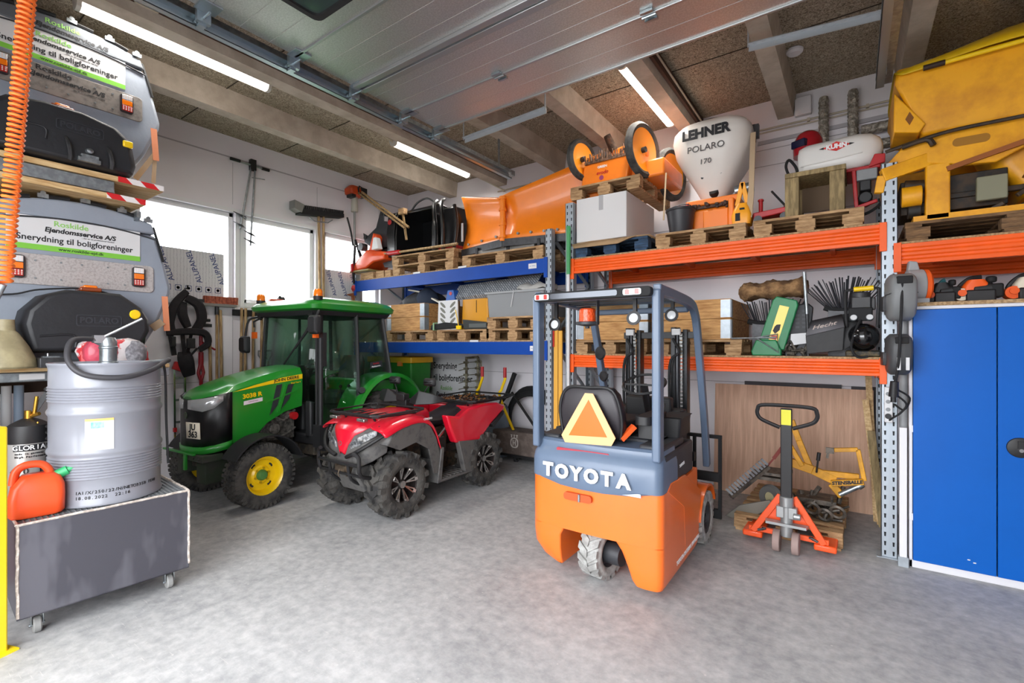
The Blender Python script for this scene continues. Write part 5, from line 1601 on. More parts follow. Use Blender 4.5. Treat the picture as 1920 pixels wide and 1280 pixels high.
for s_, zz, sz, mm, a0 in (('GLORIA', 0.345, 0.040, WHITEINK, -0.62), ('410 TKS', 0.20, 0.052, INK, -0.8), ('High Performance', 0.29, 0.016, INK, -0.6), ('made in germany', 0.31, 0.014, INK, -0.6)):
    for k, ch in enumerate(s_):
        if ch != ' ':
            a = AG + a0 + k * sz * 0.66 / 0.102
            write('letter', ch, sz, mm, sp, (0.1024 * math.cos(a), 0.1024 * math.sin(a), zz), (-math.sin(a), math.cos(a), 0), (0, 0, 1), 0.0008, 0.0006)
# guard post and coiled air hose near the gateway
t = thing('guard_post', 'bright yellow steel guard post near the gateway', 'bollard', (-3.71, 0.485, 0), R(20))
YEL = mat('safety_yellow', '#f4d31c', 0.4, coat=0.2)
obj('post', G().b(-0.03, -0.2, 0.0, 0.03, 0.03, 1.21), YEL, t, bevel=0.01)
obj('foot_plate', G().b(-0.07, -0.24, 0.0, 0.06, 0.06, 0.01), YEL, t)
pts = []
for k in range(92 * 9):
    f = k / (92 * 9)
    a = k * 2 * PI / 9
    r = 0.03
    pts.append((-3.305 - 0.165 * f + r * math.cos(a), 0.585 - 0.111 * f + r * math.sin(a), 4.28 - 2.33 * f))
t = thing('air_hose', 'orange coiled air hose hanging from the ceiling', 'hose', (0, 0, 0))
obj('coil', G().tu(pts, 0.0075, n=6), mat('hose_orange', '#f0782c', 0.45), t)
obj('coupling', G().cy((-3.47, 0.474, 1.95), (-3.50, 0.45, 1.87), 0.014, n=10).cy((-3.50, 0.45, 1.87), (-3.54, 0.42, 1.83), 0.02, n=10), STEEL, t)
obj('hanger', G().cy((-3.305, 0.585, 4.25), (-3.305, 0.585, 4.33), 0.012, n=8), STEEL, t)

# ================================================================ PALLET RACKS
def upright_mat():
    m = mat('slotted_upright', '#aab2ba', 0.45, 0.5)
    nt, N, L = m.node_tree, m.node_tree.nodes, m.node_tree.links
    tc = N.new('ShaderNodeTexCoord')
    sx = N.new('ShaderNodeSeparateXYZ')
    L.new(tc.outputs['Object'], sx.inputs[0])

    def M(op, a, b_=None, c=None):
        n = N.new('ShaderNodeMath')
        n.operation = op
        for i, v in enumerate((a, b_, c)):
            if v is None:
                continue
            if isinstance(v, (int, float)):
                n.inputs[i].default_value = v
            else:
                L.new(v, n.inputs[i])
        return n.outputs[0]
    ax = M('ABSOLUTE', sx.outputs['X'])
    col = M('LESS_THAN', M('ABSOLUTE', M('SUBTRACT', ax, 0.026)), M('ADD', 0.004, M('MULTIPLY', M('FRACT', M('MULTIPLY', sx.outputs['Z'], 14.0)), 0.004)))
    fz = M('FRACT', M('MULTIPLY', sx.outputs['Z'], 14.0))
    row = M('MULTIPLY', M('GREATER_THAN', fz, 0.25), M('LESS_THAN', fz, 0.72))
    msk = M('MULTIPLY', col, row)
    x = N.new('ShaderNodeMix')
    x.data_type = 'RGBA'
    x.inputs[6].default_value = (*srgb('#aab2ba'), 1)
    x.inputs[7].default_value = (*srgb('#1c1e20'), 1)
    L.new(msk, x.inputs[0])
    L.new(x.outputs[2], N['Principled BSDF'].inputs['Base Color'])
    return m


UPR = upright_mat()
YFR, YBK = 4.71, 5.80


def upright(par, x, y, h, w=0.10, face=-1):
    g = G().b(-w / 2, 0, 0.005, w / 2, 0.004, h)
    g.b(-w / 2, 0, 0.005, -w / 2 + 0.004, 0.075, h).b(w / 2 - 0.004, 0, 0.005, w / 2, 0.075, h)
    g.b(-0.008, -0.004, 0.005, 0.008, 0.0, h)
    o = obj('upright', g, UPR, par)
    o.location = (x, y, 0)
    if face > 0:
        o.rotation_euler = (0, 0, PI)
    f = obj('foot_plate', G().b(-w / 2 - 0.03, -0.03, 0, w / 2 + 0.03, 0.11, 0.006), GALV, o)
    return o


def beam(par, x0, x1, y, zt, h, m, ribs=True):
    d = 0.045
    g = G()
    if ribs:
        prof = [(y, zt), (y, zt - h * 0.18), (y + 0.012, zt - h * 0.26), (y + 0.012, zt - h * 0.36), (y, zt - h * 0.44), (y, zt - h * 0.56), (y + 0.012, zt - h * 0.64), (y + 0.012, zt - h * 0.74), (y, zt - h * 0.82), (y, zt - h), (y + d, zt - h), (y + d, zt)]
    else:
        prof = [(y, zt), (y, zt - h), (y + d, zt - h), (y + d, zt)]
    g.pr(prof, 'x', x0, x1)
    b_ = obj('beam', g, m, par, bevel=0.003)
    g = G().b(x0 - 0.035, y - 0.012, zt - h - 0.06, x0 + 0.012, y + 0.005, zt + 0.01)
    obj('beam_hook', g, m, b_, bevel=0.003)
    g = G().b(x1 - 0.012, y - 0.012, zt - h - 0.06, x1 + 0.035, y + 0.005, zt + 0.01)
    obj('beam_hook', g, m, b_, bevel=0.003)
    return b_


def brace(par, x):
    g = G()
    zs = [0.3, 1.0, 1.7, 2.4, 2.9]
    for i in range(4):
        a, b_ = ((YFR + 0.07, zs[i]), (YBK - 0.07, zs[i + 1])) if i % 2 == 0 else ((YBK - 0.07, zs[i]), (YFR + 0.07, zs[i + 1]))
        g.bar((x, a[0], a[1]), (x, b_[0], b_[1]), 0.03, 0.03)
    for z in (0.3, 2.9):
        g.bar((x, YFR + 0.07, z), (x, YBK - 0.07, z), 0.03, 0.03)
    obj('brace', g, GALV, par)


def deck(par, x0, x1, zt, m=CHIP):
    obj('deck_board', G().b(x0, YFR + 0.012, zt, x1, YBK - 0.01, zt + 0.018), m, par)
    for k in range(4):
        x = x0 + (x1 - x0) * (k + 0.5) / 4
        obj('deck_support', G().b(x - 0.02, YFR + 0.04, zt - 0.05, x + 0.02, YBK - 0.04, zt - 0.001), par_m(m, par), par)


def par_m(m, par):
    return ORANGE if par.name.startswith('orange') else BLUE


ro = thing('orange_pallet_rack', 'tall orange beamed pallet rack with galvanised uprights on the back wall', 'pallet rack', (0, 0, 0))
for x, h in ((-2.575, 3.22), (0.225, 3.05)):
    upright(ro, x, YFR, h)
    upright(ro, x, YBK, h, face=1)
    brace(ro, x)
upright(ro, 2.90, YFR, 3.05)
for zt, h in ((2.585, 0.155), (1.530, 0.13)):
    beam(ro, -2.525, 0.175, YFR - 0.005, zt, h, ORANGE)
    beam(ro, -2.525, 0.175, YBK - 0.06, zt - 0.01, h, ORANGE)
    deck(ro, -2.525, 0.175, zt)
beam(ro, 0.285, 2.85, YFR - 0.005, 2.415, 0.155, ORANGE)
beam(ro, 0.285, 2.85, YBK - 0.06, 2.405, 0.155, ORANGE)
deck(ro, 0.285, 2.85, 2.415)
rb = thing('blue_pallet_rack', 'blue beamed pallet rack in the corner beside the windows', 'pallet rack', (0, 0, 0))
for x, h in ((-2.845, 2.97), (-6.415, 2.75)):
    upright(rb, x, YFR, h, 0.085)
    upright(rb, x, YBK, h, 0.085, face=1)
    brace(rb, x)
for zt, h in ((2.640, 0.165), (1.680, 0.155)):
    for y, q in ((YFR - 0.005, 0), (YBK - 0.06, 0.01)):
        beam(rb, -6.37, -2.89, y, zt - q, h, BLUE, False)
    deck(rb, -6.37, -2.89, zt)
for x, z in ((-3.06, 2.565), (-3.04, 1.60)):
    s_ = obj('rack_sign', G().b(x - 0.055, YFR - 0.009, z - 0.03, x + 0.055, YFR - 0.005, z + 0.03), PAPER, rb)
    write('lettering', 'max 1200 kg', 0.016, mat('blue_ink', '#2c4a9a', 0.6), s_, (x, YFR - 0.0095, z), (1, 0, 0), (0, 0, 1), 0.0004)
for x, z in ((-4.15, 2.655), (-5.0, 2.652), (-3.95, 1.69)):
    obj('rack_tag', G().b(x - 0.07, YFR - 0.010, z - 0.012, x + 0.07, YFR - 0.004, z + 0.012), PAPER, rb)

# ---------------------------------------------------------------- pallets
WOODB = mat('pallet_blue', '#34506e', 0.8, c2='#22354a', scale=8, stretch=(1, 5, 5))
WOOD2 = mat('pallet_wood_dark', '#8d6b48', 0.85, c2='#4f3a26', scale=7, stretch=(1, 6, 6), lo=0.35, hi=0.68, bump=0.25)


def pallet(label, loc, rz=0.0, m=None, w=0.80, d=1.2):
    """Euro pallet: w wide (x, the front), d deep (y), origin at the middle of the front bottom edge."""
    m = m or WOOD
    t = thing('pallet', label, 'pallet', loc, rz, 'wooden pallets on the racks and floor')
    g = G()
    n_ = 7
    for k in range(n_):
        y0 = (d - 0.10) * k / (n_ - 1)
        g.b(-w / 2, y0, 0.122, w / 2, y0 + (0.10 if k % 2 == 0 else 0.085), 0.144)
    for x in (-w / 2, -0.05, w / 2 - 0.10):
        g.b(x, 0, 0.1, x + 0.10, d, 0.122)
    obj('deck', g, m, t, bevel=0.003)
    for x in (-w / 2, -0.0725, w / 2 - 0.145):
        obj('runner', G().b(x + 0.01, 0, 0, x + 0.135, d, 0.022), m, t, bevel=0.003)
        for y in (0, d / 2 - 0.05, d - 0.10):
            q = random.uniform(-0.004, 0.004)
            obj('block', G().b(x + q, y, 0.022, x + 0.145 + q, y + 0.10, 0.1), m, t, bevel=0.003)
    return t


ZB, ZM = 2.658, 1.698      # blue decks
ZO, ZN, ZR = 2.603, 1.548, 2.433   # orange decks
PF = YFR + 0.015
pallet('pallet on the upper blue shelf, bottom of the pair beside the orange scoop', (-4.93, PF, ZB), w=1.2, d=0.8)
pallet('pallet lying on another pallet beside the orange scoop', (-4.96, PF + 0.03, ZB + 0.146), R(2), w=1.2, d=0.8)
pallet('pallet under the orange snow plough', (-3.55, PF, ZB), w=1.24, d=0.9)
pallet('pallet under the wooden crate on the blue rack', (-5.2, PF, ZM), w=0.98, d=1.0)
pallet('pallet under the white slotted panel and yellow box', (-4.18, PF, ZM), w=0.90, d=1.0)
pallet('pallet under another one at the forklift end of the blue rack', (-3.37, PF, ZM), w=0.80, d=1.0)
pallet('pallet carrying the long grey tub', (-3.37, PF + 0.01, ZM + 0.146), w=0.80, d=1.0)
pallet('blue painted pallet under the big white carton', (-2.1, PF, ZO), 0, WOODB, 0.82, 1.0)
pallet('pallet under the white funnel hopper', (-1.20, PF, ZO), 0, None, 0.82, 1.0)
pallet('pallet under the wooden pedestal', (-0.33, PF, ZO), 0, None, 0.80, 1.0)
pallet('pallet on top of the white carton', (-2.18, PF + 0.02, 3.252), 0, None, 0.80, 1.0)
pallet('pallet under the crate behind the forklift mast', (-2.1, PF, ZN), 0, None, 0.80, 1.0)
pallet('pallet under the crate beside the green plate', (-1.22, PF, ZN), 0, None, 0.80, 1.0)
pallet('dark pallet under the covered yellow spreader', (0.92, PF, ZR), 0, WOOD2, 1.2, 1.0)
pallet('floor pallet carrying the yellow implement', (-0.47, 4.63, 0.0), R(-1.5), None, 0.80, 1.15)


# ---------------------------------------------------------------- collar crates
def crate(label, loc, w, d, heights, m=None):
    m = m or WOODX
    t = thing('collar_crate', label, 'crate', loc, 0, 'folding timber crates on the racks')
    for k, (z, h) in enumerate(heights):
        obj('front_board', G().b(-w / 2, 0, z, w / 2, 0.02, z + h - 0.004), m, t, bevel=0.003)
        obj('back_board', G().b(-w / 2, d - 0.02, z, w / 2, d, z + h - 0.004), m, t, bevel=0.003)
        for s_ in (-1, 1):
            obj('side_board', G().b(s_ * w / 2 - (0.02 if s_ > 0 else 0), 0.02, z, s_ * w / 2 + (0 if s_ > 0 else 0.02), d - 0.02, z + h - 0.004), m, t, bevel=0.003)
            g = G().b(s_ * (w / 2 + 0.003), -0.004, z + 0.01, s_ * (w / 2 - 0.085), 0.0, z + h - 0.012)
            g.b(s_ * (w / 2 + 0.003), -0.004, z + 0.01, s_ * (w / 2), 0.085, z + h - 0.012)
            for q in range(3):
                zz = z + 0.03 + (h - 0.06) * q / 2
                g.cy((s_ * (w / 2 - 0.035), -0.006, zz), (s_ * (w / 2 - 0.035), -0.003, zz), 0.008, n=8)
                g.cy((s_ * (w / 2 - 0.065), -0.006, zz), (s_ * (w / 2 - 0.065), -0.003, zz), 0.008, n=8)
            g.cy((s_ * (w / 2 + 0.004), -0.004, z + 0.01), (s_ * (w / 2 + 0.004), -0.004, z + h - 0.012), 0.007, n=8)
            obj('corner_hinge', g, GALV, t)
    return t


crate('two board crate with dark bag on top, on the blue rack', (-5.28, PF + 0.02, ZM + 0.146), 0.78, 0.95, ((0, 0.195), (0.195, 0.195)))
crate('tall timber crate behind the forklift mast', (-2.1, PF + 0.02, ZN + 0.146), 0.80, 0.95, ((0, 0.195), (0.195, 0.195), (0.39, 0.12)))
crate('timber crate with metal corners beside the green plate', (-1.28, PF + 0.02, ZN + 0.146), 0.72, 0.95, ((0, 0.195), (0.195, 0.185)))

# ================================================================ GOODS ON THE BLUE RACK
PLO = mat('plough_orange', '#f58316', 0.38, coat=0.25, var=0.06, scale=4)
pl = thing('snow_plough', 'orange v shaped snow plough on the upper blue shelf', 'snow plough', (0, 0, 0))
HX, HY_ = -3.50, 4.72


def wing(tip, zt_h, zt_t, zb, name, label=None):
    rows = []
    nx = 8
    for k in range(nx + 1):
        f = k / nx
        x, y = HX + (tip[0] - HX) * f, HY_ + (tip[1] - HY_) * f
        zt = zt_h + (zt_t - zt_h) * f
        row = []
        for j in range(9):
            u = j / 8
            z = zb + (zt - zb) * u
            # concave mouldboard leaning over at the top
            off = 0.11 * math.sin(PI * u * 0.9) - 0.05 * u * u
            row.append((x, y + off, z))
        rows.append(row)
    return obj(name, G().sheet(rows), PLO, pl, solid=0.02)


lw = wing((-4.36, 4.95), 3.44, 3.66, 2.93, 'wing')
rw = wing((-2.30, 4.98), 3.47, 3.80, 2.93, 'wing')
for tip, w_ in (((-4.36, 4.95), lw), ((-2.30, 4.98), rw)):
    d_ = (tip[0] - HX, tip[1] - HY_)
    g = G().bar((HX, HY_ - 0.01, 2.89), (tip[0], tip[1] - 0.01, 2.89), 0.03, 0.09)
    obj('cutting_edge', g, DARKST, w_)
    g = G()
    n_ = 6 if tip[0] > HX else 3
    for k in range(n_):
        f = 0.16 + 0.68 * k / max(1, n_ - 1)
        x, y = HX + d_[0] * f, HY_ + d_[1] * f
        g.cy((x, y - 0.012, 2.99), (x, y + 0.02, 2.99), 0.016, n=10)
    obj('bolts', g, STEEL, w_)
g = G().cy((HX, HY_ - 0.01, 2.91), (HX, HY_ - 0.01, 3.46), 0.035, n=16)
for z in (2.95, 3.10, 3.28, 3.42):
    g.cy((HX, HY_ - 0.01, z), (HX, HY_ - 0.01, z + 0.03), 0.048, n=16)
obj('hinge', g, PLO, pl)
obj('white_strip', G().b(-4.365, 4.925, 3.05, -4.335, 4.935, 3.30), PAPER, lw)
g = G().b(-4.1, 5.1, 2.81, -2.6, 5.2, 2.90)
for x in (-4.0, -3.5, -3.05, -2.95):
    g.b(x, 4.78, 2.81, x + 0.04, 5.15, 2.90)
g.b(-3.7, 5.0, 2.85, -3.3, 5.5, 3.2)
obj('push_frame', g, DARKST, pl, bevel=0.006)
obj('wear_shoe', G().b(-4.0, 4.80, 2.81, -3.1, 4.83, 2.86), mat('pale_steel_bar', '#8f8d88', 0.5, 0.5), pl)
# hose arc behind the plough
tag(obj('hydraulic_hose', G().tu([(-2.75, 5.3, 3.5), (-2.72, 5.3, 3.72), (-2.6, 5.3, 3.83), (-2.45, 5.3, 3.80)], 0.03, k=6).tu([(-2.62, 5.35, 2.81), (-2.68, 5.3, 3.2), (-2.75, 5.3, 3.5)], 0.025, k=4), BLACKM), 'black hose arching up behind the orange plough', 'hose')

# black grass collector shell
SHELL = mat('shell_black', '#111113', 0.3, coat=0.3, var=0.2)
t = thing('collector_shell', 'glossy black open hood with red oval badge on the stacked pallets', 'machine hood', (-5.18, 4.80, 2.952))
for x in (-0.40, 0.37):
    prof = [(0.0, 0.0), (0.0, 0.30), (0.03, 0.62), (0.12, 0.70), (0.55, 0.66), (0.62, 0.4), (0.60, 0.0)]
    obj('side_wall', G().pr(prof, 'x', x, x + 0.035), SHELL, t, bevel=0.012)
obj('back_wall', G().b(-0.40, 0.55, 0.0, 0.40, 0.60, 0.62), SHELL, t, bevel=0.01)
obj('top_wall', G().b(-0.40, 0.06, 0.62, 0.40, 0.58, 0.67), SHELL, t, bevel=0.015)
obj('front_lip', G().pr([(-0.005, 0.0), (-0.03, 0.35), (0.01, 0.66), (0.05, 0.66), (0.0, 0.35), (0.02, 0.0)], 'x', -0.55, -0.38), SHELL, t, bevel=0.01)
obj('badge', G().rev([(0.0, 0.006), (0.035, 0.006), (0.04, 0.0)], (-0.47, -0.03, 0.52), (0, -1, 0), n=18), RED, t)
for x in (0.44, 0.58):
    g = G().tu([(x, 0.02, 0.0), (x + 0.03, -0.02, 0.3), (x - 0.02, 0.0, 0.62), (x - 0.06, 0.1, 0.72)], 0.028, k=5)
    obj('curved_rib', g, SHELL, t)
g = G().tu([(-0.15, 0.1, 0.66), (0.0, 0.09, 0.76), (0.2, 0.09, 0.79), (0.36, 0.1, 0.70)], 0.014, k=5)
obj('carry_bow', g, SHELL, t)
t = thing('crate_cover', 'second black hood section beside the orange plough wing', 'machine hood', (-4.56, 4.86, 2.952))
obj('shell', G().pr([(-0.12, 0.0), (-0.14, 0.4), (-0.10, 0.60), (0.12, 0.60), (0.16, 0.4), (0.10, 0.0)], 'y', 0.02, 0.55), SHELL, t, bevel=0.03)
obj('rib', G().tu([(0.12, 0.0, 0.0), (0.17, 0.0, 0.3), (0.13, 0.0, 0.60)], 0.025, k=5), SHELL, t)
obj('red_foot', G().b(-0.16, -0.02, 0.0, 0.14, 0.2, 0.06), RED, t, bevel=0.01)
# quick coupler frame
QC = mat('coupler_grey', '#37393d', 0.45, 0.2)
t = thing('loader_coupler', 'dark grey steel loader coupler leaning beside the black hood', 'coupler frame', (-5.98, 4.86, 2.81))
for y in (0.0, 0.30):
    obj('side_plate', G().pr([(-0.42, 0.62), (-0.30, 0.56), (-0.10, 0.66), (0.02, 0.94), (0.08, 0.95), (0.08, 0.74), (0.38, 0.66), (0.40, 0.20), (0.30, 0.0), (0.10, 0.02), (-0.05, 0.28), (-0.38, 0.46)], 'y', y, y + 0.02), QC, t, bevel=0.006)
g = G()
for x, z in ((-0.36, 0.54), (-0.12, 0.36), (0.04, 0.86), (0.26, 0.28), (0.3, 0.58)):
    g.cy((x, -0.012, z), (x, 0.33, z), 0.03, n=14)
obj('cross_pin', g, DARKST, t)
obj('cross_plate', G().b(-0.02, 0.0, 0.3, 0.3, 0.32, 0.33), QC, t)
# garden tools lying towards the ceiling
for k, (dx, lab) in enumerate(((0.0, 'ash shaft of a D handled spade leaning over the coupler'), (0.08, 'second D handled spade leaning over the coupler'))):
    t = thing('spade', lab, 'spade', (0, 0, 0), 0, 'D handled spades leaning over the coupler')
    a, b_ = Vector((-5.35 + dx, 4.80, 3.35)), Vector((-6.32 + dx, 4.72, 4.02))
    obj('shaft', G().cy(a, b_, 0.017, n=10), HANDLE, t)
    d_ = (b_ - a).normalized()
    side = Vector((0.5, 0, 0.86)).cross(Vector((0, 1, 0)))
    p, q = b_ + d_ * 0.04, Vector((0, 0.0, 0.0))
    n1 = Vector((d_.z, 0, -d_.x)) * 0.055
    obj('grip', G().tu([b_, p + n1, p + n1 + d_ * 0.06, p - n1 + d_ * 0.06, p - n1], 0.011, closed=True), BLACK, t)
    
t = thing('wooden_mallet', 'small wooden mallet head resting above the coupler', 'mallet', (-5.42, 4.78, 3.60))
obj('head', G().b(-0.06, 0, -0.04, 0.06, 0.08, 0.05), WOOD, t, bevel=0.01)
obj('handle', G().bar((0, 0.04, 0), (0.08, 0.04, -0.42), 0.025, 0.025), HANDLE, t)
# orange scoop
SCO = mat('scoop_orange', '#e2501c', 0.4, coat=0.2, var=0.1)
t = thing('spreader_scoop', 'orange plastic scoop at the window end of the upper blue shelf', 'scoop', (-6.05, 4.68, 2.80))
rings = []
for x, y0, z0, z1, dd in ((-0.40, 0.0, 0.0, 0.05, 0.35), (-0.25, 0.0, 0.0, 0.20, 0.4), (-0.05, 0.0, 0.02, 0.31, 0.4), (0.10, 0.02, 0.10, 0.28, 0.36), (0.34, 0.04, 0.12, 0.24, 0.3)):
    rings.append([(x, y0, z0), (x, y0 - 0.02, (z0 + z1) / 2), (x, y0 + 0.03, z1), (x, y0 + dd, z1), (x, y0 + dd, z0)])
obj('scoop', G().loft(rings), SCO, t, bevel=0.02)
obj('neck', G().pr([(-0.06, 0.28), (0.10, 0.26), (0.12, 0.50), (0.06, 0.56), (0.02, 0.46)], 'y', 0.05, 0.35), SCO, t, bevel=0.02)
obj('lip', G().b(-0.42, -0.03, -0.03, 0.05, 0.36, 0.0), mat('scoop_lip', '#8c7a4a', 0.6), t, bevel=0.01)
obj('funnel_white', G().pr([(0.10, 0.28), (0.26, 0.28), (0.20, 0.46), (0.14, 0.46)], 'y', -0.01, 0.08), PAPER, t, bevel=0.01)
obj('clamp', G().cy((-0.18, 0.0, 0.36), (-0.18, 0.1, 0.36), 0.06, n=16), DARKST, t)
# long tools lying on the pallets
for k, (a, b_, m_, lab) in enumerate((((-5.95, 4.73, 3.01), (-4.35, 4.78, 2.98), HANDLE, 'long ash handle with red ferrule lying across the pallets'),
                                     ((-5.6, 4.70, 2.985), (-4.25, 4.72, 2.975), HANDLE, 'thin wooden handle lying along the pallet edge'))):
    t = thing('wooden_stick', lab, 'tool handle', (0, 0, 0), 0, 'wooden handles lying on the stacked pallets')
    obj('shaft', G().cy(a, b_, 0.016, n=10), m_, t)
    f = 0.18 if k == 0 else 0.02
    a2 = [a[i] + (b_[i] - a[i]) * f for i in range(3)]
    b2 = [a[i] + (b_[i] - a[i]) * (f + 0.16) for i in range(3)]
    obj('red_ferrule', G().cy(a2, b2, 0.03, n=12), RED, t)
# timber offcuts
for x, y, l, r_, lab in ((-6.12, 4.74, 0.30, 0, 'timber offcut under the lip of the orange scoop, nearest the window'), (-5.83, 4.75, 0.17, 4, 'short timber offcut under the neck of the orange scoop'), (-5.95, 4.9, 0.4, -8, 'longer timber offcut lying behind the short ones'), (-5.66, 4.76, 0.13, 0, 'smallest timber offcut touching the stacked pallets')):
    o = tag(obj('timber_offcut', G().c(0, 0, 0.05, l, 0.10, 0.10), WOOD, bevel=0.004), lab, 'timber', 'timber offcuts below the orange scoop')
    o.location, o.rotation_euler = (x, y + 0.03, ZB), (0, 0, R(r_))

# middle shelf
BAGD = mat('bag_dark', '#22242b', 0.7, var=0.3, scale=5, bump=0.4, bscale=12)
t = thing('dark_bag', 'black bag slumped on the crate', 'bag', (-5.25, 5.1, 2.235))
rings = []
for z, k in ((0.0, 0.95), (0.06, 1.0), (0.12, 0.85), (0.18, 0.5), (0.22, 0.15)):
    rings.append([(0.38 * k * math.cos(a) + 0.02 * math.sin(3 * a + z * 20), 0.28 * k * math.sin(a), z + 0.02 * math.sin(4 * a) * (z > 0)) for a in [2 * PI * i / 24 for i in range(24)]])
obj('bag', G().loft(rings), BAGD, t, smooth=60)
rings = []
for z, k in ((0.0, 0.9), (0.08, 1.0), (0.17, 0.7), (0.24, 0.2)):
    rings.append([(0.18 + 0.2 * k * math.cos(a), -0.12 + 0.16 * k * math.sin(a), z) for a in [2 * PI * i / 18 for i in range(18)]])
tag(obj('navy_sack', G().loft(rings), mat('sack_navy', '#1f2a3e', 0.8, bump=0.4, bscale=14), smooth=60), 'navy sack leaning against the black bag on the crate', 'sack').location = (-5.25, 5.1, 2.235)
t = thing('bent_profile', 'long pale bent plastic strip sagging below the upper blue shelf', 'strip', (0, 0, 0))
obj('strip', G().bar((-5.42, 4.95, 2.46), (-5.2, 4.95, 2.42), 0.05, 0.02).bar((-5.2, 4.95, 2.42), (-4.72, 4.9, 2.23), 0.05, 0.02).bar((-4.72, 4.9, 2.23), (-4.66, 4.9, 2.19), 0.05, 0.02), mat('strip_cream', '#cfc8b6', 0.5), t)
# white slotted panel with leaf-shaped openings
t = thing('slotted_panel', 'white slotted panel with leaf shaped openings on the blue rack', 'panel', (-4.47, 4.77, ZM + 0.146), R(0))
W_, H_ = 0.37, 0.40
obj('panel', G().pr([(-0.195, 0.0), (0.19, 0.0), (0.175, H_), (-0.175, H_)], 'y', 0, 0.02), PAPER, t, bevel=0.006)
g = G()
for k in range(5):
    for s_ in (-1, 1):
        z = 0.05 + 0.072 * k
        leaf = []
        for i in range(12):
            a = 2 * PI * i / 12
            u, v = 0.062 * math.cos(a), 0.020 * math.sin(a)
            c_, q_ = math.cos(R(38)), math.sin(R(38))
            leaf.append((s_ * (0.09 + u * c_ - v * q_), z + u * q_ + v * c_))
        g.pr(leaf, 'y', -0.002, 0.001)
obj('openings', g, mat('opening_shadow', '#77776e', 0.8), t)
t = thing('spray_bottle_box', 'small blue box behind the white slotted panel', 'box', (-4.50, 4.86, 2.244), 0)
obj('box', G().pr([(-0.10, 0.0), (0.08, 0.0), (0.05, 0.15), (-0.06, 0.15)], 'y', 0, 0.1), mat('box_blue', '#2358a8', 0.5), t, bevel=0.008)
obj('stand', G().b(-0.1, 0, -0.40, 0.08, 0.1, 0), KRAFT, t)
obj('sticker', G().cy((-0.0, -0.004, 0.10), (-0.0, 0.0, 0.10), 0.025, n=12), RED, t)
t = thing('yellow_bin', 'ochre plastic box beside the white slotted panel', 'box', (-4.04, 4.82, ZM + 0.146))
obj('body', G().loft([[(x, y + 0.16, z) for x, y in rrect(0.46 + q, 0.32, 0.02)] for z, q in ((0.0, 0.0), (0.40, -0.03))]), mat('ochre_plastic', '#d08f16', 0.45), t, bevel=0.006)
obj('slot', G().b(0.03, -0.006, 0.22, 0.036, 0.02, 0.38), SLOT, t)
# dark tools under it
t = thing('folded_sheet', 'dark folded rubber sheet tied with a green band, in front of the slotted panel', 'sheet', (-4.45, 4.735, ZM + 0.147))
obj('sheet', G().pr([(-0.32, 0.0), (0.25, 0.02), (0.30, 0.07), (-0.05, 0.10), (-0.30, 0.07)], 'y', 0, 0.04), BLACKM, t, bevel=0.01)
obj('green_band', G().tu([(-0.24, -0.012, 0.0), (-0.24, -0.012, 0.09), (-0.24, 0.05, 0.10), (-0.24, 0.05, 0.0)], 0.012, closed=True), mat('band_green', '#8db48c', 0.6), t)
obj('yellow_tie', G().tu([(0.22, -0.01, 0.02), (0.20, -0.015, 0.13), (0.16, -0.01, 0.26)], 0.006).b(0.18, -0.02, 0.0, 0.26, 0.0, 0.05), JY, t)
t = thing('dark_tray', 'dark grey plastic tray below the ochre box', 'tray', (-3.98, 4.735, ZM + 0.147))
obj('tray', G().pr([(-0.18, 0.0), (0.22, 0.0), (0.24, 0.08), (-0.20, 0.13)], 'y', 0, 0.06), mat('tray_dark', '#2d2f2d', 0.6), t, bevel=0.008)
obj('window', G().b(-0.08, -0.004, 0.02, 0.20, 0.0, 0.07), mat('tray_window', '#565a58', 0.5), t)
t = thing('grey_tub', 'long grey plastic tub on the two pallets', 'tub', (-3.42, 4.76, ZM + 0.292))
obj('body', G().loft([[(x, y + 0.38, z) for x, y in rrect(0.80 + q, 0.62, 0.03)] for z, q in ((0.0, 0.0), (0.30, 0.08))]), mat('tub_grey', '#86888a', 0.55), t)
obj('rim', G().loft([[(x, y + 0.38, z) for x, y in rrect(0.92, 0.66, 0.03)] for z in (0.295, 0.325)]), mat('tub_rim', '#9a9c9d', 0.55), t, bevel=0.005)
obj('string', G().tu([(0.02, 0.04, 0.32), (0.0, 0.035, 0.2), (-0.02, 0.04, 0.12)], 0.004), PAPER, t)
t = thing('plastic_film', 'crumpled clear film lying on the grey tub', 'film', (-3.2, 5.0, ZM + 0.62))
rings = []
for z, k in ((0.0, 1.0), (0.04, 0.95), (0.08, 0.5)):
    rings.append([(0.30 * k * math.cos(a), 0.16 * k * math.sin(a), z + 0.02 * math.sin(5 * a)) for a in [2 * PI * i / 20 for i in range(20)]])
obj('film', G().loft(rings), mat('film_pale', '#b9b7b2', 0.35, bump=0.6, bscale=20), t, smooth=60)
# tread plate


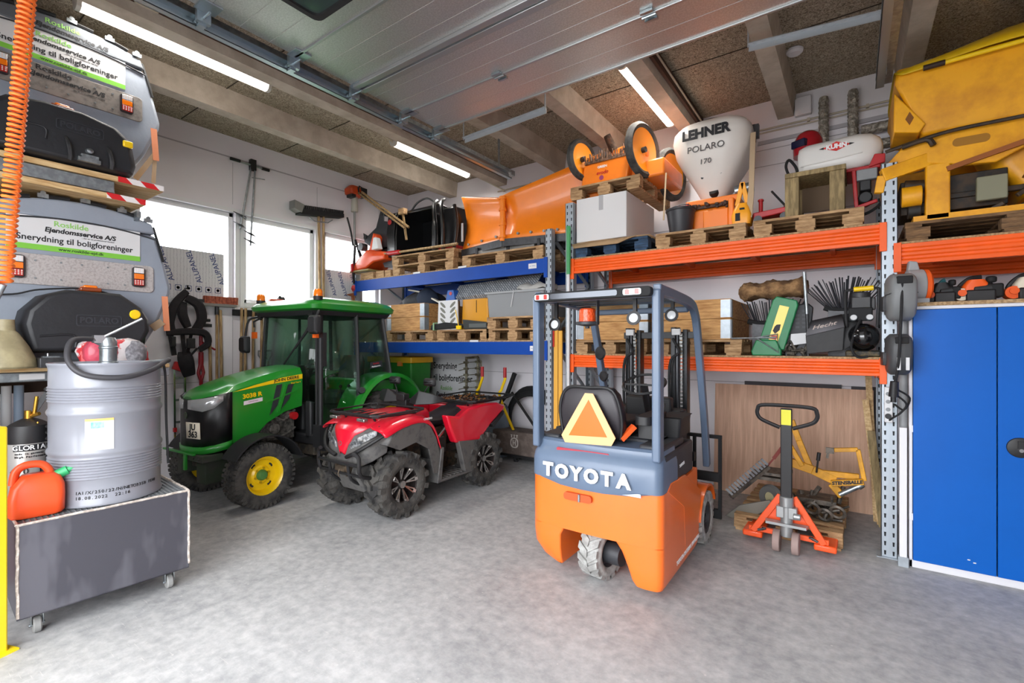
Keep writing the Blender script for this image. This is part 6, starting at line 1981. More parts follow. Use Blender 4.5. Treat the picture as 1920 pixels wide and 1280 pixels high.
def tread():
    m = mat('tread_plate', '#a9adb3', 0.35, 0.25)
    nt, N, L = m.node_tree, m.node_tree.nodes, m.node_tree.links
    tc = N.new('ShaderNodeTexCoord')
    mp = N.new('ShaderNodeMapping')
    mp.inputs['Rotation'].default_value = (0, 0, R(45))
    mp.inputs['Scale'].default_value = (16, 16, 16)
    ck = N.new('ShaderNodeTexBrick')
    ck.inputs['Color1'].default_value = (0.72, 0.75, 0.78, 1)
    ck.inputs['Color2'].default_value = (0.42, 0.45, 0.49, 1)
    ck.inputs['Mortar'].default_value = (0.16, 0.18, 0.21, 1)
    ck.inputs['Scale'].default_value = 1.0
    ck.inputs['Mortar Size'].default_value = 0.09
    ck.inputs['Brick Width'].default_value = 1.2
    ck.inputs['Row Height'].default_value = 0.4
    L.new(tc.outputs['Object'], mp.inputs[0])
    L.new(mp.outputs[0], ck.inputs['Vector'])
    L.new(ck.outputs['Color'], N['Principled BSDF'].inputs['Base Color'])
    return m


tp = obj('tread_plate', G().b(-0.68, 0, 0, 0.68, 0.26, 0.006).b(-0.68, 0, -0.04, 0.68, 0.006, 0.0), tread())
tp.location, tp.rotation_euler = (-3.82, 4.88, 2.30), (R(48), R(-2), 0)
tag(tp, 'shiny aluminium tread plate lying above the ochre box and grey tub', 'metal plate')

# ground level behind the quad
GH = mat('hopper_green', '#237a22', 0.45, var=0.1)
t = thing('green_trailer', 'green tipping hopper with yellow rim below the blue rack', 'trailer', (-6.0, 5.03, 0))
obj('body', G().loft([[(x, y + 0.24, z) for x, y in rrect(1.02 + q, 0.44 + q, 0.04)] for z, q in ((0.52, -0.06), (1.36, 0.0))]), GH, t, bevel=0.01)
obj('rim', G().loft([[(x, y + 0.24, z) for x, y in rrect(1.06, 0.48, 0.03)] for z in (1.36, 1.45)]), mat('rim_ochre', '#d7a21c', 0.5), t, bevel=0.008)
obj('reflector', G().b(0.22, -0.002, 1.31, 0.32, 0.03, 1.38), AMBER, t)
for x in (-0.45, 0.45):
    obj('wheel', G().rev([(0.12, -0.07), (0.24, -0.06), (0.26, 0.0), (0.24, 0.06), (0.12, 0.07), (0.02, 0.05), (0.02, -0.05), (0.12, -0.07)], (x, 0.24, 0.262), (1, 0, 0), n=24), RUBBER, t)
obj('frame', G().b(-0.5, 0.05, 0.24, 0.5, 0.45, 0.30).b(-0.4, 0.1, 0.30, -0.3, 0.4, 0.53).b(0.3, 0.1, 0.30, 0.4, 0.4, 0.53), DARKST, t, bevel=0.01)
t = thing('advert_board', 'white advertising board with Snerydning lettering leaning on the back wall', 'sign', (-5.26, 5.88, 0.70))
obj('board', G().b(-0.60, 0, 0, 0.42, 0.012, 0.72), PAPER, t)
obj('stand', G().b(-0.5, 0.012, -0.70, -0.44, 0.05, 0.7).b(0.28, 0.012, -0.70, 0.34, 0.05, 0.7), WOOD, t)
for s_, x, z, sz, mm, kw in (('Snerydning', -0.58, 0.585, 0.155, INK, dict(bold=0.003)), ('til boligforeninger', -0.58, 0.385, 0.155, INK, dict(bold=0.003)), ('Roskilde', -0.42, 0.215, 0.10, GREENINK, dict(bold=0.001, shear=0.15)), ('Ejendomsservice A/S', -0.52, 0.10, 0.115, INK, dict(bold=0.004, shear=0.2)), ('...der er en professionel forskel', -0.2, 0.025, 0.035, INK, dict(shear=0.2))):
    write('lettering', s_, sz, mm, t, (x, -0.0005, z), (1, 0, 0), (0, 0, 1), 0.0005, align='LEFT', xs=0.78, **kw)
t = thing('stacked_harrow', 'grubby wire tined frame hanging before the white board', 'wire frame', (-4.70, 5.52, 0.62))
g = G()
for x in (-0.09, 0.14):
    g.tu([(x, 0, -0.62), (x, 0, 0.84)], 0.02)
g.tu([(-0.09, 0, 0.82), (0.14, 0, 0.84)], 0.018).tu([(0.14, 0, 0.80), (0.20, 0, 0.78), (0.20, 0, 0.7)], 0.012)
RUSTY = mat('grubby_zinc', '#8e8a76', 0.6, 0.4, c2='#4f4736', scale=14)
obj('frame', g, RUSTY, t)
for k in range(8):
    z = 0.75 - k * 0.095
    obj('tine', G().tu([(-0.20, -0.05, z - 0.03), (-0.09, -0.02, z), (0.14, -0.02, z + 0.02), (0.22, -0.05, z)], 0.006), RUSTY, t)
    obj('clamp', G().b(-0.12, -0.035, z - 0.015, -0.06, 0.02, z + 0.02).b(0.11, -0.035, z, 0.17, 0.02, z + 0.035), RUSTY, t)
# cart with yellow bars and dusty weight box
t = thing('hand_cart', 'dusty hand cart with yellow tubes and red grips behind the quad', 'cart', (-3.90, 5.35, 0))
for x in (-0.30, 0.10):
    obj('push_bar', G().tu([(x - 0.10, 0.25, 0.30), (x - 0.18, -0.05, 0.90), (x - 0.16, -0.05, 1.02), (x - 0.10, -0.05, 1.16), (x - 0.10, -0.05, 1.20)], 0.02, k=4), JY, t)
    obj('grip', G().cy((x - 0.10, -0.05, 1.19), (x - 0.10, -0.05, 1.33), 0.024, n=12), RED, t)
DUST = mat('dusty_brown_plastic', '#6e615a', 0.8, c2='#574c46', scale=8)
obj('box', G().b(-0.30, 0.05, 0.12, 0.62, 0.40, 0.44), DUST, t, bevel=0.02)
obj('underside', G().b(-0.26, 0.08, 0.08, 0.58, 0.38, 0.12), BLACKM, t)
for x in (0.05, 0.45):
    obj('castor', G().rev([(0.02, -0.02), (0.045, -0.02), (0.045, 0.02), (0.02, 0.02), (0.02, -0.02)], (x, 0.15, 0.046), (1, 0, 0), n=16), DARKST, t)
g = G()
cx_, cz_ = 0.09, 0.29
g.loft([[(cx_ + x, y, cz_ + z) for x, z in rrect(0.13 - q, 0.14 - q, 0.05)] for y, q in ((0.048, 0), (0.044, 0.0), (0.044, 0.028), (0.048, 0.028))], cap=False)
for x in (-0.02, 0.02):
    g.b(cx_ + x - 0.008, 0.042, cz_ - 0.038, cx_ + x + 0.008, 0.048, cz_ + 0.038)
g.b(cx_ - 0.02, 0.042, cz_ - 0.007, cx_ + 0.02, 0.048, cz_ + 0.007)
for x in (-0.045, 0.0, 0.045):
    g.b(cx_ + x - 0.007, 0.042, cz_ + 0.07, cx_ + x + 0.007, 0.048, cz_ + 0.10).b(cx_ + x - 0.014, 0.042, cz_ + 0.10, cx_ + x + 0.014, 0.048, cz_ + 0.112)
obj('emblem', g, mat('emblem_grey', '#b9b2ab', 0.6), t)
t = thing('hose_coil', 'coil of thick black hose leaning on the back wall behind the cart', 'hose', (-3.80, 5.88, 0.52))
for k in range(5):
    pts = [((0.46 - 0.02 * k) * math.cos(a) , -0.03 - 0.015 * k + 0.02 * math.sin(3 * a + k), (0.50 - 0.025 * k) * math.sin(a)) for a in [2 * PI * i / 36 for i in range(36)]]
    obj('loop', G().tu(pts, 0.027, closed=True), BLACKM, t)
obj('hose_end', G().tu([(-0.5, -0.12, 0.28), (-0.40, -0.12, 0.38), (-0.26, -0.12, 0.70)], 0.036).tu([(0.1, -0.13, -0.05), (-0.1, -0.15, 0.2), (-0.30, -0.14, 0.42)], 0.02, k=4), BLACKM, t)
t = thing('grey_barrel', 'blue grey plastic barrel half hidden behind the quad', 'barrel', (-4.30, 5.62, 0))
obj('body', G().rev([(0.17, 0), (0.19, 0.02), (0.20, 0.35), (0.19, 0.70), (0.16, 0.75), (0.0, 0.75)], n=24), mat('barrel_blue_grey', '#6f7f8d', 0.5), t)
obj('lid', G().cy((0, 0, 0.75), (0, 0, 0.77), 0.14, n=20), DARKST, t)
# yellow straight edge and pale post between the two racks
t = thing('straight_edge', 'long yellow straight edge with red tip leaning between the two racks', 'straight edge', (-2.72, 4.66, 0), 0)
obj('blade', G().bar((0, 0.0, 0), (-0.005, 0.02, 1.95), 0.05, 0.02, (0, 1, 0)), mat('edge_yellow', '#d9a03c', 0.45), t)
tag(obj('spirit_level', G().bar((-2.66, 4.66, 0), (-2.67, 4.68, 1.80), 0.045, 0.02, (0, 1, 0)), mat('edge_yellow', '#d9a03c', 0.45)), 'shorter yellow straight edge beside the long one with red tip', 'straight edge')
obj('red_tip', G().bar((-0.026, -0.003, 1.62), (-0.027, -0.001, 1.86), 0.012, 0.02, (0, 1, 0)), RED, t)
t = thing('pole_brush', 'white pole with green sleeve standing against the orange rack', 'pole', (-2.56, 4.66, 0))
obj('pole', G().cy((0, 0, 0), (0, 0, 2.95), 0.016, n=10), PAPER, t)
obj('sleeve', G().cy((0, 0, 2.42), (0, 0, 2.95), 0.024, n=12), mat('sleeve_green', '#3f8f57', 0.5), t)

# ================================================================ GOODS ON THE ORANGE RACK
t = thing('cardboard_sheet', 'sagging brown cardboard sheet between the blue pallet and white carton', 'cardboard', (-2.1, 4.70, ZO + 0.146))
obj('sheet', G().sheet([[(-0.44, y, 0.0), (-0.2, y, 0.012), (0.1, y, 0.0), (0.30, y, 0.004), (0.44, y, 0.0)] for y in (0.0, 0.4, 0.9)]).sheet([[(-0.40, -0.03, -0.05), (0.12, -0.05, -0.06), (0.22, -0.03, -0.02)], [(-0.44, 0, 0.0), (0.1, 0, 0.0), (0.30, 0, 0.004)]]), KRAFT, t, solid=0.006)
t = thing('white_carton', 'big white carton standing on the blue pallet', 'box', (-2.21, 4.735, ZO + 0.166))
obj('carton', G().b(-0.29, 0, 0, 0.29, 0.85, 0.478), CARD, t, bevel=0.006)
obj('tape', G().b(-0.02, -0.002, 0.32, 0.03, 0.001, 0.478).b(-0.02, 0, 0.477, 0.03, 0.85, 0.4795), mat('tape_grey', '#a5a4a6', 0.4), t)
# wheeled orange machine on the carton
MO = mat('machine_orange', '#f5821f', 0.4, coat=0.2, var=0.08)
t = thing('weed_brush_machine', 'orange wheeled brush machine on the pallet above the white carton', 'machine', (-2.18, 4.80, 3.398), R(0))
obj('body', G().pr([(-0.30, 0.0), (0.24, 0.0), (0.28, 0.245), (-0.26, 0.235)], 'y', 0.0, 0.5), MO, t, bevel=0.015)
obj('chassis', G().b(-0.36, 0.1, 0.22, 0.42, 0.50, 0.30).b(0.24, 0.1, 0.0, 0.6, 0.75, 0.18), MO, t, bevel=0.02)
g = G().b(-0.25, -0.01, 0.235, 0.28, 0.16, 0.262)
for k in range(130):
    x, y = random.uniform(-0.24, 0.27), random.uniform(-0.01, 0.15)
    g.bar((x, y, 0.255), (x + random.uniform(-0.02, 0.02), y + random.uniform(-0.02, 0.02), random.uniform(0.30, 0.375)), 0.012, 0.006)
obj('wire_brush', g, mat('brush_brown', '#3d2c22', 0.7, c2='#80604a', scale=40), t)
obj('muddy_roller', G().cy((-0.02, 0.35, 0.38), (-0.10, 0.25, 0.62), 0.05, 0.04, n=14).cy((0.0, 0.3, 0.40), (0.10, 0.3, 0.40), 0.03, n=10), mat('muddy_brown', '#5a4130', 0.8, c2='#3a2a1e', scale=20, bump=0.5), t)
obj('hood', G().loft([[(x + 0.12, y + 0.3, z) for x, y in rrect(0.34 - q, 0.3 - q, 0.08)] for z, q in ((0.30, 0.0), (0.40, 0.04), (0.44, 0.14))]), MO, t)
RY = mat('rim_yellow_orange', '#f79a18', 0.35, coat=0.3)
for x, y, z, r in ((-0.30, 0.02, 0.315, 0.225), (0.39, 0.05, 0.27, 0.285), (-0.28, 0.62, 0.30, 0.225), (0.46, 0.78, 0.21, 0.30)):
    s_ = 1 if x > 0 else -1
    w = obj('wheel', G().rev([(r * 0.78, -0.03), (r * 0.9, -0.045), (r, -0.02), (r, 0.02), (r * 0.9, 0.045), (r * 0.78, 0.03), (r * 0.78, -0.03)], (x, y, z), (1, -0.22, 0), n=36), RUBBER, t)
    g = G().rev([(0.0, 0.0), (r * 0.25, 0.0), (r * 0.74, 0.02), (r * 0.82, 0.03), (r * 0.82, -0.03), (r * 0.74, -0.012), (0.0, -0.02)], (x, y, z), (1, -0.22, 0), n=36)
    obj('rim', g, RY, w)
    obj('hub', G().rev([(0.03, -0.03), (0.03, 0.04), (0.0, 0.045)], (x, y, z), (1, -0.22, 0), n=14), DARKST, w)
write('lettering', 'evodo', 0.055, RED, t, (-0.04, -0.002, 0.115), (1, 0, 0), (0, 0, 1), 0.001, 0.001, shear=0.2)
write('lettering', 'GREEN', 0.036, WHITEINK, t, (-0.04, -0.002, 0.178), (1, 0, 0), (0, 0, 1), 0.001, 0.001)
obj('round_mark', G().rev([(0.0, 0.0), (0.026, 0.0), (0.026, 0.002), (0.0, 0.002)], (-0.05, -0.001, 0.06), (0, -1, 0), n=18), mat('mark_purple', '#8f3a63', 0.5), t)

# bucket
t = thing('black_bucket', 'black bucket of red oddments in front of the white funnel hopper', 'bucket', (-1.40, 4.85, ZO + 0.146))
obj('body', G().rev([(0.0, 0.0), (0.10, 0.0), (0.105, 0.01), (0.135, 0.21), (0.143, 0.215), (0.143, 0.235), (0.13, 0.235), (0.098, 0.02), (0.0, 0.015)], n=28), mat('bucket_black', '#2c2b2f', 0.45), t)
obj('bail', G().tu([(-0.14, 0, 0.22), (-0.05, -0.08, 0.25), (0.08, -0.07, 0.26), (0.14, 0, 0.22)], 0.005, k=5), DARKST, t)
rings = []
for z, k in ((0.15, 0.9), (0.235, 0.8), (0.26, 0.5), (0.275, 0.15)):
    rings.append([(-0.03 + 0.10 * k * math.cos(a), 0.02 + 0.09 * k * math.sin(a), z + 0.012 * math.sin(3 * a)) for a in [2 * PI * i / 16 for i in range(16)]])
tag(obj('red_cloth', G().loft(rings), mat('cloth_pale_red', '#b9504c', 0.8, var=0.4, scale=14)), 'pale red cloth stuffed in the black bucket', 'cloth').location = (-1.40, 4.85, ZO + 0.146)
tag(obj('red_bottle', G().rev([(0.0, 0.05), (0.026, 0.05), (0.026, 0.27), (0.012, 0.29), (0.0, 0.30)], (0.06, 0.03, 0.0), n=14), RED), 'small red bottle sticking out of the black bucket', 'bottle').location = (-1.40, 4.85, ZO + 0.146)

# polaro hopper spreader
PW = mat('hopper_white', '#ded7cf', 0.42, coat=0.15, var=0.06, scale=2)
t = thing('hopper_spreader', 'white funnel shaped lettered spreader hopper on an orange base', 'spreader', (-1.145, 4.80, ZO + 0.146))
prof = [(0.30, 0.20, 0.13, 0.10), (0.34, 0.22, 0.14, 0.11), (0.46, 0.34, 0.20, 0.14), (0.66, 0.56, 0.30, 0.18), (0.78, 0.68, 0.34, 0.20), (0.93, 0.73, 0.365, 0.20), (1.0, 0.71, 0.36, 0.20), (1.06, 0.62, 0.32, 0.2), (1.09, 0.52, 0.26, 0.18), (1.10, 0.44, 0.22, 0.16)]
rings = []
for z, w_, h_, r in prof:
    rings.append([(x, y + 0.37, z) for x, y in rrect(w_, h_ * 2, min(r, w_ * 0.45, h_ * 0.9), 6)])
obj('hopper', G().loft(rings), PW, t, smooth=60)
obj('lid_strap', G().tu([(-0.2, 0.2, 1.10), (0.0, 0.17, 1.115), (0.2, 0.2, 1.10)], 0.008, k=4), BLACKM, t)
obj('drain_cap', G().rev([(0.0, 0.03), (0.042, 0.028), (0.05, 0.0), (0.05, -0.03)], (0.02, 0.225, 0.405), (0, -1, 0.5), n=22), BLACK, t)
for x, z in ((-0.07, 0.54), (0.10, 0.56)):
    obj('bolt', G().cy((x, 0.13, z), (x, 0.15, z), 0.013, n=8), DARKST, t)
write('lettering', 'LEHNER', 0.125, INK, t, (-0.01, -0.003, 0.925), (1, 0, 0), (0, 0, 1), 0.002, 0.006, xs=0.96)
write('lettering', 'POLARO', 0.088, mat('soft_ink', '#4a4747', 0.6), t, (-0.01, 0.010, 0.785), (1, 0, 0), (0, 0.05, 1), 0.002, 0.0, xs=1.0)
write('lettering', '170', 0.075, mat('soft_ink', '#4a4747', 0.6), t, (-0.02, 0.045, 0.665), (1, 0, 0), (0, 0.2, 1), 0.002, 0.0)
BO = mat('base_orange', '#ef7d1a', 0.4, coat=0.15)
obj('motor_box', G().b(-0.16, 0.12, 0.0, 0.17, 0.55, 0.23), BO, t, bevel=0.02)
g = G().b(-0.21, 0.06, 0.0, -0.16, 0.6, 0.28).b(0.18, 0.06, 0.0, 0.23, 0.6, 0.28).b(-0.22, 0.1, 0.26, 0.26, 0.62, 0.32).b(-0.05, 0.08, 0.0, 0.18, 0.12, 0.20)
obj('base_frame', g, BO, t, bevel=0.01)
g = G()
for k in range(26):
    x = random.uniform(-0.15, 0.17)
    g.c(x, random.uniform(0.05, 0.12), random.uniform(0.21, 0.27), 0.02, 0.03, 0.02)
obj('linkage', g.b(-0.15, 0.09, 0.225, 0.17, 0.11, 0.25), mat('linkage_brown', '#57331e', 0.7, c2='#2d2320', scale=30), t)
obj('electric_motor', G().cy((0.20, 0.30, 0.40), (0.36, 0.30, 0.42), 0.05, n=16), STEEL, t)
obj('fittings', G().c(0.38, 0.33, 0.95, 0.05, 0.05, 0.13).cy((0.36, 0.33, 0.85), (0.36, 0.33, 1.02), 0.02, n=10), DARKST, t)
tag(obj('lashing_strap', G().bar((-0.77, 4.99, 3.64), (-0.765, 4.85, 3.05), 0.045, 0.012, (0, 1, 0)).bar((-0.765, 4.85, 3.05), (-0.775, 4.80, 2.80), 0.05, 0.014, (0, 1, 0)), STRAPB), 'wide beige lashing strap hanging between the white hopper and red jack', 'strap')
tag(obj('lashing_strap', G().bar((-1.56, 4.9, 3.4), (-1.56, 4.82, 2.90), 0.016, 0.006, (0, 1, 0)), STRAPB), 'thin beige strap hanging between white carton and white hopper', 'strap')
# pointed orange-yellow tool and red jack
t = thing('cone_sprayer', 'pointed ochre yellow hand spreader between the white hopper and red jack', 'hand spreader', (-0.84, 4.76, ZO + 0.146))
YO = mat('ochre_yellow', '#f0a022', 0.4)
obj('body', G().loft([[(x, y + 0.1, z) for x, y in rrect(w_, d_, 0.03)] for z, w_, d_ in ((0.0, 0.15, 0.16), (0.08, 0.17, 0.18), (0.15, 0.13, 0.14), (0.20, 0.09, 0.09))]), YO, t, smooth=50)
for s_ in (-1, 1):
    obj('arm', G().bar((s_ * 0.045, 0.1, 0.19), (0.0, 0.1, 0.40), 0.025, 0.04), YO, t, bevel=0.005)
obj('crossbar', G().b(-0.05, 0.08, 0.17, 0.05, 0.12, 0.20), YO, t)
obj('dark_slot', G().b(-0.045, 0.008, 0.03, -0.005, 0.02, 0.10).b(-0.01, 0.01, 0.13, 0.03, 0.03, 0.145), SLOT, t)
t = thing('trolley_jack', 'red trolley jack beside the wooden pedestal', 'jack', (-0.60, 4.85, ZO + 0.147))
obj('body', G().pr([(-0.15, 0.04), (0.13, 0.07), (0.15, 0.12), (-0.15, 0.10)], 'y', 0.0, 0.2), RED, t, bevel=0.008)
obj('saddle', G().cy((-0.10, 0.1, 0.10), (-0.10, 0.1, 0.24), 0.018, n=12).cy((-0.10, 0.1, 0.22), (-0.10, 0.1, 0.235), 0.025, n=12), RED, t)
obj('handle', G().cy((0.12, 0.1, 0.12), (-0.02, 0.18, 0.32), 0.01, n=8).cy((0.10, 0.05, 0.11), (0.14, 0.02, 0.20), 0.016, n=10), BLACK, t)
for x in (-0.11, 0.10):
    obj('wheel', G().cy((x, -0.005, 0.035), (x, 0.205, 0.035), 0.035, n=16), DARKST, t)

# pedestal and white tank
PW2 = mat('pedestal_wood', '#a08a60', 0.75, c2='#7a6846', scale=6, stretch=(6, 6, 1))
t = thing('wooden_pedestal', 'rough wooden pedestal carrying the white tank', 'stand', (-0.27, 4.80, ZO + 0.146))
obj('top', G().b(-0.22, -0.01, 0.345, 0.22, 0.55, 0.385), PW2, t, bevel=0.004)
for x in (-0.19, 0.135):
    for y in (0.0, 0.42):
        obj('post', G().b(x - 0.03, y, 0, x + 0.075, y + 0.095, 0.345), PW2, t, bevel=0.004)
obj('inner_board', G().b(-0.12, 0.40, 0.12, 0.14, 0.415, 0.345), mat('inner_board_brown', '#6b5743', 0.8), t)
TK = mat('tank_white', '#dedbd6', 0.4, coat=0.15)
t = thing('seed_tank', 'white rounded tank with red diamond logo on the wooden pedestal', 'tank', (-0.10, 4.93, ZO + 0.531))
rings = []
for x, h0, h1, d_ in ((-0.31, 0.04, 0.24, 0.30), (-0.30, 0.02, 0.27, 0.36), (-0.24, 0.0, 0.285, 0.42), (0.12, 0.0, 0.30, 0.42), (0.22, 0.02, 0.285, 0.40), (0.28, 0.07, 0.25, 0.34), (0.30, 0.11, 0.20, 0.26)):
    rings.append([(x, y + 0.22, z) for y, z in rrect(d_, h1 - h0, min(0.09, (h1 - h0) / 2.2), 5, 0, (h0 + h1) / 2)])
obj('tank', G().loft(rings), TK, t, smooth=50)
obj('seam', G().tu([(-0.29, 0.012, 0.085), (0.0, 0.008, 0.10), (0.16, 0.008, 0.115)], 0.006), TK, t)
lg = obj('logo_diamond', G().pr([(-0.02 - 0.10, 0.205), (-0.02, 0.165), (-0.02 + 0.10, 0.205), (-0.02, 0.245)], 'y', 0.003, 0.008), mat('logo_red', '#cf2a22', 0.4), t)
obj('logo_bar', G().pr([(-0.145, 0.205), (-0.11, 0.195), (-0.11, 0.215)], 'y', 0.003, 0.007).pr([(0.105, 0.205), (0.07, 0.195), (0.07, 0.215)], 'y', 0.003, 0.007), INK, lg)
write('lettering', 'KUHN', 0.052, WHITEINK, lg, (-0.02, 0.002, 0.205), (1, 0, 0), (0, 0, 1), 0.001, 0.003)
obj('hose', G().tu([(-0.30, 0.1, 0.05), (-0.36, 0.06, 0.02), (-0.40, 0.06, 0.12), (-0.38, 0.08, 0.19), (-0.33, 0.06, 0.12), (-0.31, 0.05, 0.06)], 0.012, k=5), BLACKM, t)
obj('elbow', G().cy((-0.30, 0.12, 0.05), (-0.34, 0.10, 0.02), 0.035, n=12), BLACK, t)
g = G().b(0.05, 0.02, -0.03, 0.28, 0.40, 0.0).pr([(0.20, -0.02), (0.31, 0.0), (0.31, 0.07), (0.24, 0.08)], 'y', -0.0, 0.03).bar((0.10, 0.03, -0.02), (0.12, 0.03, -0.34), 0.03, 0.03).bar((0.12, 0.03, -0.34), (0.26, 0.03, -0.30), 0.03, 0.03)
obj('red_frame', g, RED, t, bevel=0.006)
obj('drive_unit', G().b(0.14, 0.04, -0.20, 0.22, 0.25, -0.06).cy((0.18, 0.02, -0.26), (0.18, 0.2, -0.26), 0.05, n=14), BLACK, t, bevel=0.01)
obj('metering_box', G().b(0.12, 0.0, -0.12, 0.26, 0.06, -0.03), GREY, t, bevel=0.008)
obj('cable', G().tu([(0.06, -0.02, -0.36), (0.16, -0.05, -0.42), (0.28, -0.02, -0.34), (0.3, 0.02, -0.2)], 0.012, k=6), BLACKM, t)
t = thing('welding_helmet', 'red welding helmet with dark visor behind the white tank', 'helmet', (-0.34, 5.28, ZO + 0.80), R(-30))
rings = []
for z, k in ((0.0, 0.95), (0.06, 1.0), (0.14, 0.98), (0.20, 0.8), (0.235, 0.45), (0.245, 0.1)):
    rings.append([(0.115 * k * math.cos(a), 0.14 * k * math.sin(a) - 0.02 * (1 - z / 0.245), z) for a in [2 * PI * i / 22 for i in range(22)]])
obj('shell', G().loft(rings), mat('helmet_red', '#a11722', 0.25, coat=0.5), t, smooth=60)
obj('visor', G().pr(rrect(0.13, 0.07, 0.01, cx=0.0, cy=0.10), 'y', -0.165, -0.10), mat('visor_dark', '#1b1d38', 0.1), t, bevel=0.006)
obj('support', G().b(-0.06, -0.05, -0.28, 0.06, 0.05, 0.0), KRAFT, t)

# ---------------------------------------------------------------- middle orange shelf
t = thing('seed_plate', 'green metal plate with yellow panel leaning at the shelf edge', 'machine guard', (-0.61, 4.74, ZN), 0)
GP = mat('plate_green', '#0f7a45', 0.45, var=0.15)
a_ = R(-27)


def tilt(pts, a=a_):
    return [(x * math.cos(a) - z * math.sin(a) * -1 * -1, x * math.sin(a) + z * math.cos(a)) for x, z in pts]


def rot2(pts, a):
    return [(x * math.cos(a) - z * math.sin(a), x * math.sin(a) + z * math.cos(a)) for x, z in pts]


obj('plate', G().pr([(x, z + 0.02) for x, z in rot2([(-0.105, 0.06), (0.105, 0.06), (0.10, 0.46), (0.08, 0.50), (-0.08, 0.50), (-0.10, 0.46)], R(-16))], 'y', 0.02, 0.08), GP, t, bevel=0.008)
obj('yellow_panel', G().pr([(x, z + 0.02) for x, z in rot2([(-0.035, 0.12), (0.04, 0.12), (0.04, 0.43), (-0.035, 0.43)], R(-16))], 'y', 0.016, 0.022), JY, t)
obj('black_mark', G().pr([(x, z + 0.02) for x, z in rot2([(-0.025, 0.20), (0.0, 0.18), (0.025, 0.22), (0.02, 0.27), (-0.01, 0.26), (-0.02, 0.24)], R(-16))], 'y', 0.013, 0.017), INK, t)
obj('red_mark', G().pr([(x, z + 0.02) for x, z in rot2([(-0.025, 0.13), (0.025, 0.13), (0.02, 0.17), (-0.02, 0.16)], R(-16))], 'y', 0.013, 0.017), RED, t)
obj('foot', G().pr([(-0.13, 0.0), (0.10, 0.0), (0.10, 0.05), (0.06, 0.14), (-0.10, 0.14), (-0.14, 0.04)], 'y', 0.0, 0.12), GP, t, bevel=0.01)
obj('wire_triangle', G().tu([(-0.10, -0.015, 0.16), (0.08, -0.02, 0.03), (0.07, -0.02, 0.19), (-0.10, -0.015, 0.16)], 0.006), STEEL, t)
obj('rod', G().cy((-0.30, -0.02, 0.155), (0.06, -0.02, 0.16), 0.007, n=8), STEEL, t)
t = thing('burlap_roll', 'brown crumpled burlap roll lying on the brush strips', 'roll', (-0.63, 5.2, 2.06))
rings = []
for k in range(13):
    x = -0.29 + 0.58 * k / 12
    e = 1.0 if 0 < k < 12 else 0.55
    rings.append([(x, 0.15 * e * math.cos(a) + 0.01 * math.sin(7 * a + k), 0.10 + (0.082 + 0.012 * math.sin(k * 1.3)) * e * math.sin(a) + 0.012 * math.sin(5 * a + k * 2.1) + 0.02 * k / 12) for a in [2 * PI * i / 20 for i in range(20)]])
obj('roll', G().loft(rings), mat('burlap', '#a98258', 0.9, c2='#6f5136', scale=9, bump=0.6, bscale=60), t, smooth=60)
STRIPB = mat('brush_strip', '#34343a', 0.6, var=0.2)


def bristles(name, label, loc, w_, fan, h, n_, base=True):
    t = thing(name, label, 'brush', loc)
    obj('rail', G().tu([(-w_ / 2, 0, 0.01), (-w_ * 0.25, 0, -0.012), (w_ * 0.25, 0, -0.012), (w_ / 2, 0, 0.01)], 0.025, k=4), BLACKM, t)
    for k in range(n_):
        f = k / (n_ - 1) - 0.5
        x = f * w_ * 0.85
        a = f * fan + random.uniform(-0.04, 0.04)
        hh = h * random.uniform(0.85, 1.05)
        obj('bristle', G().bar((x, random.uniform(-0.03, 0.05), 0.0), (x + math.sin(a) * hh, random.uniform(-0.05, 0.1), math.cos(a) * hh), 0.011, 0.006), STRIPB, t)
    obj('stand', G().b(-w_ * 0.4, -0.02, loc[2] * -1 + ZN, w_ * 0.4, 0.04, -0.01), DARKST, t)
    return t


bristles('sweeper_brush', 'fan of stiff black sweeper bristles behind the compressor', (-0.06, 5.0, 1.96), 0.30, 1.5, 0.27, 34)
bristles('strip_brush', 'worn dark brush strips under the burlap roll', (-0.62, 5.08, 1.86), 0.42, 0.9, 0.21, 26)
t = thing('steel_tube', 'thin steel tube standing among the brushes', 'tube', (-0.325, 4.80, ZN))
obj('tube', G().cy((0, 0, 0.36), (-0.02, 0, 0.72), 0.014, n=10), STEEL, t)
obj('shank', G().cy((0.01, 0, 0.0), (0, 0, 0.37), 0.012, n=10), DARKST, t)
t = thing('control_box', 'ribbed black control box behind the grey lidded box', 'box', (-0.40, 4.86, ZN), R(6))
obj('body', G().pr([(-0.06, 0.18), (0.10, 0.20), (0.12, 0.42), (0.08, 0.46), (-0.06, 0.44), (-0.10, 0.38)], 'y', 0, 0.15), mat('box_charcoal', '#26272b', 0.5), t, bevel=0.01)
g = G()
for k in range(5):
    for j in range(3):
        g.c(-0.05 + 0.05 * j, -0.003, 0.25 + 0.035 * k, 0.03, 0.008, 0.02)
obj('keys', g, mat('key_grey', '#3c3d42', 0.5), t)
obj('pedestal', G().b(-0.09, 0.02, 0, 0.09, 0.14, 0.19), DARKST, t)
obj('white_plate', G().pr([(-0.055, 0.09), (0.07, 0.11), (0.07, 0.20), (-0.05, 0.19)], 'y', -0.06, -0.05), PAPER, t)
t = thing('lidded_box', 'grey plastic box with scrawled top beside the compressor', 'box', (-0.20, 4.74, ZN), R(4))
obj('body', G().pr([(-0.12, 0.02), (0.13, 0.05), (0.14, 0.24), (-0.13, 0.17)], 'y', 0, 0.2), mat('box_dark_grey', '#3f3f40', 0.7, var=0.2), t, bevel=0.006)
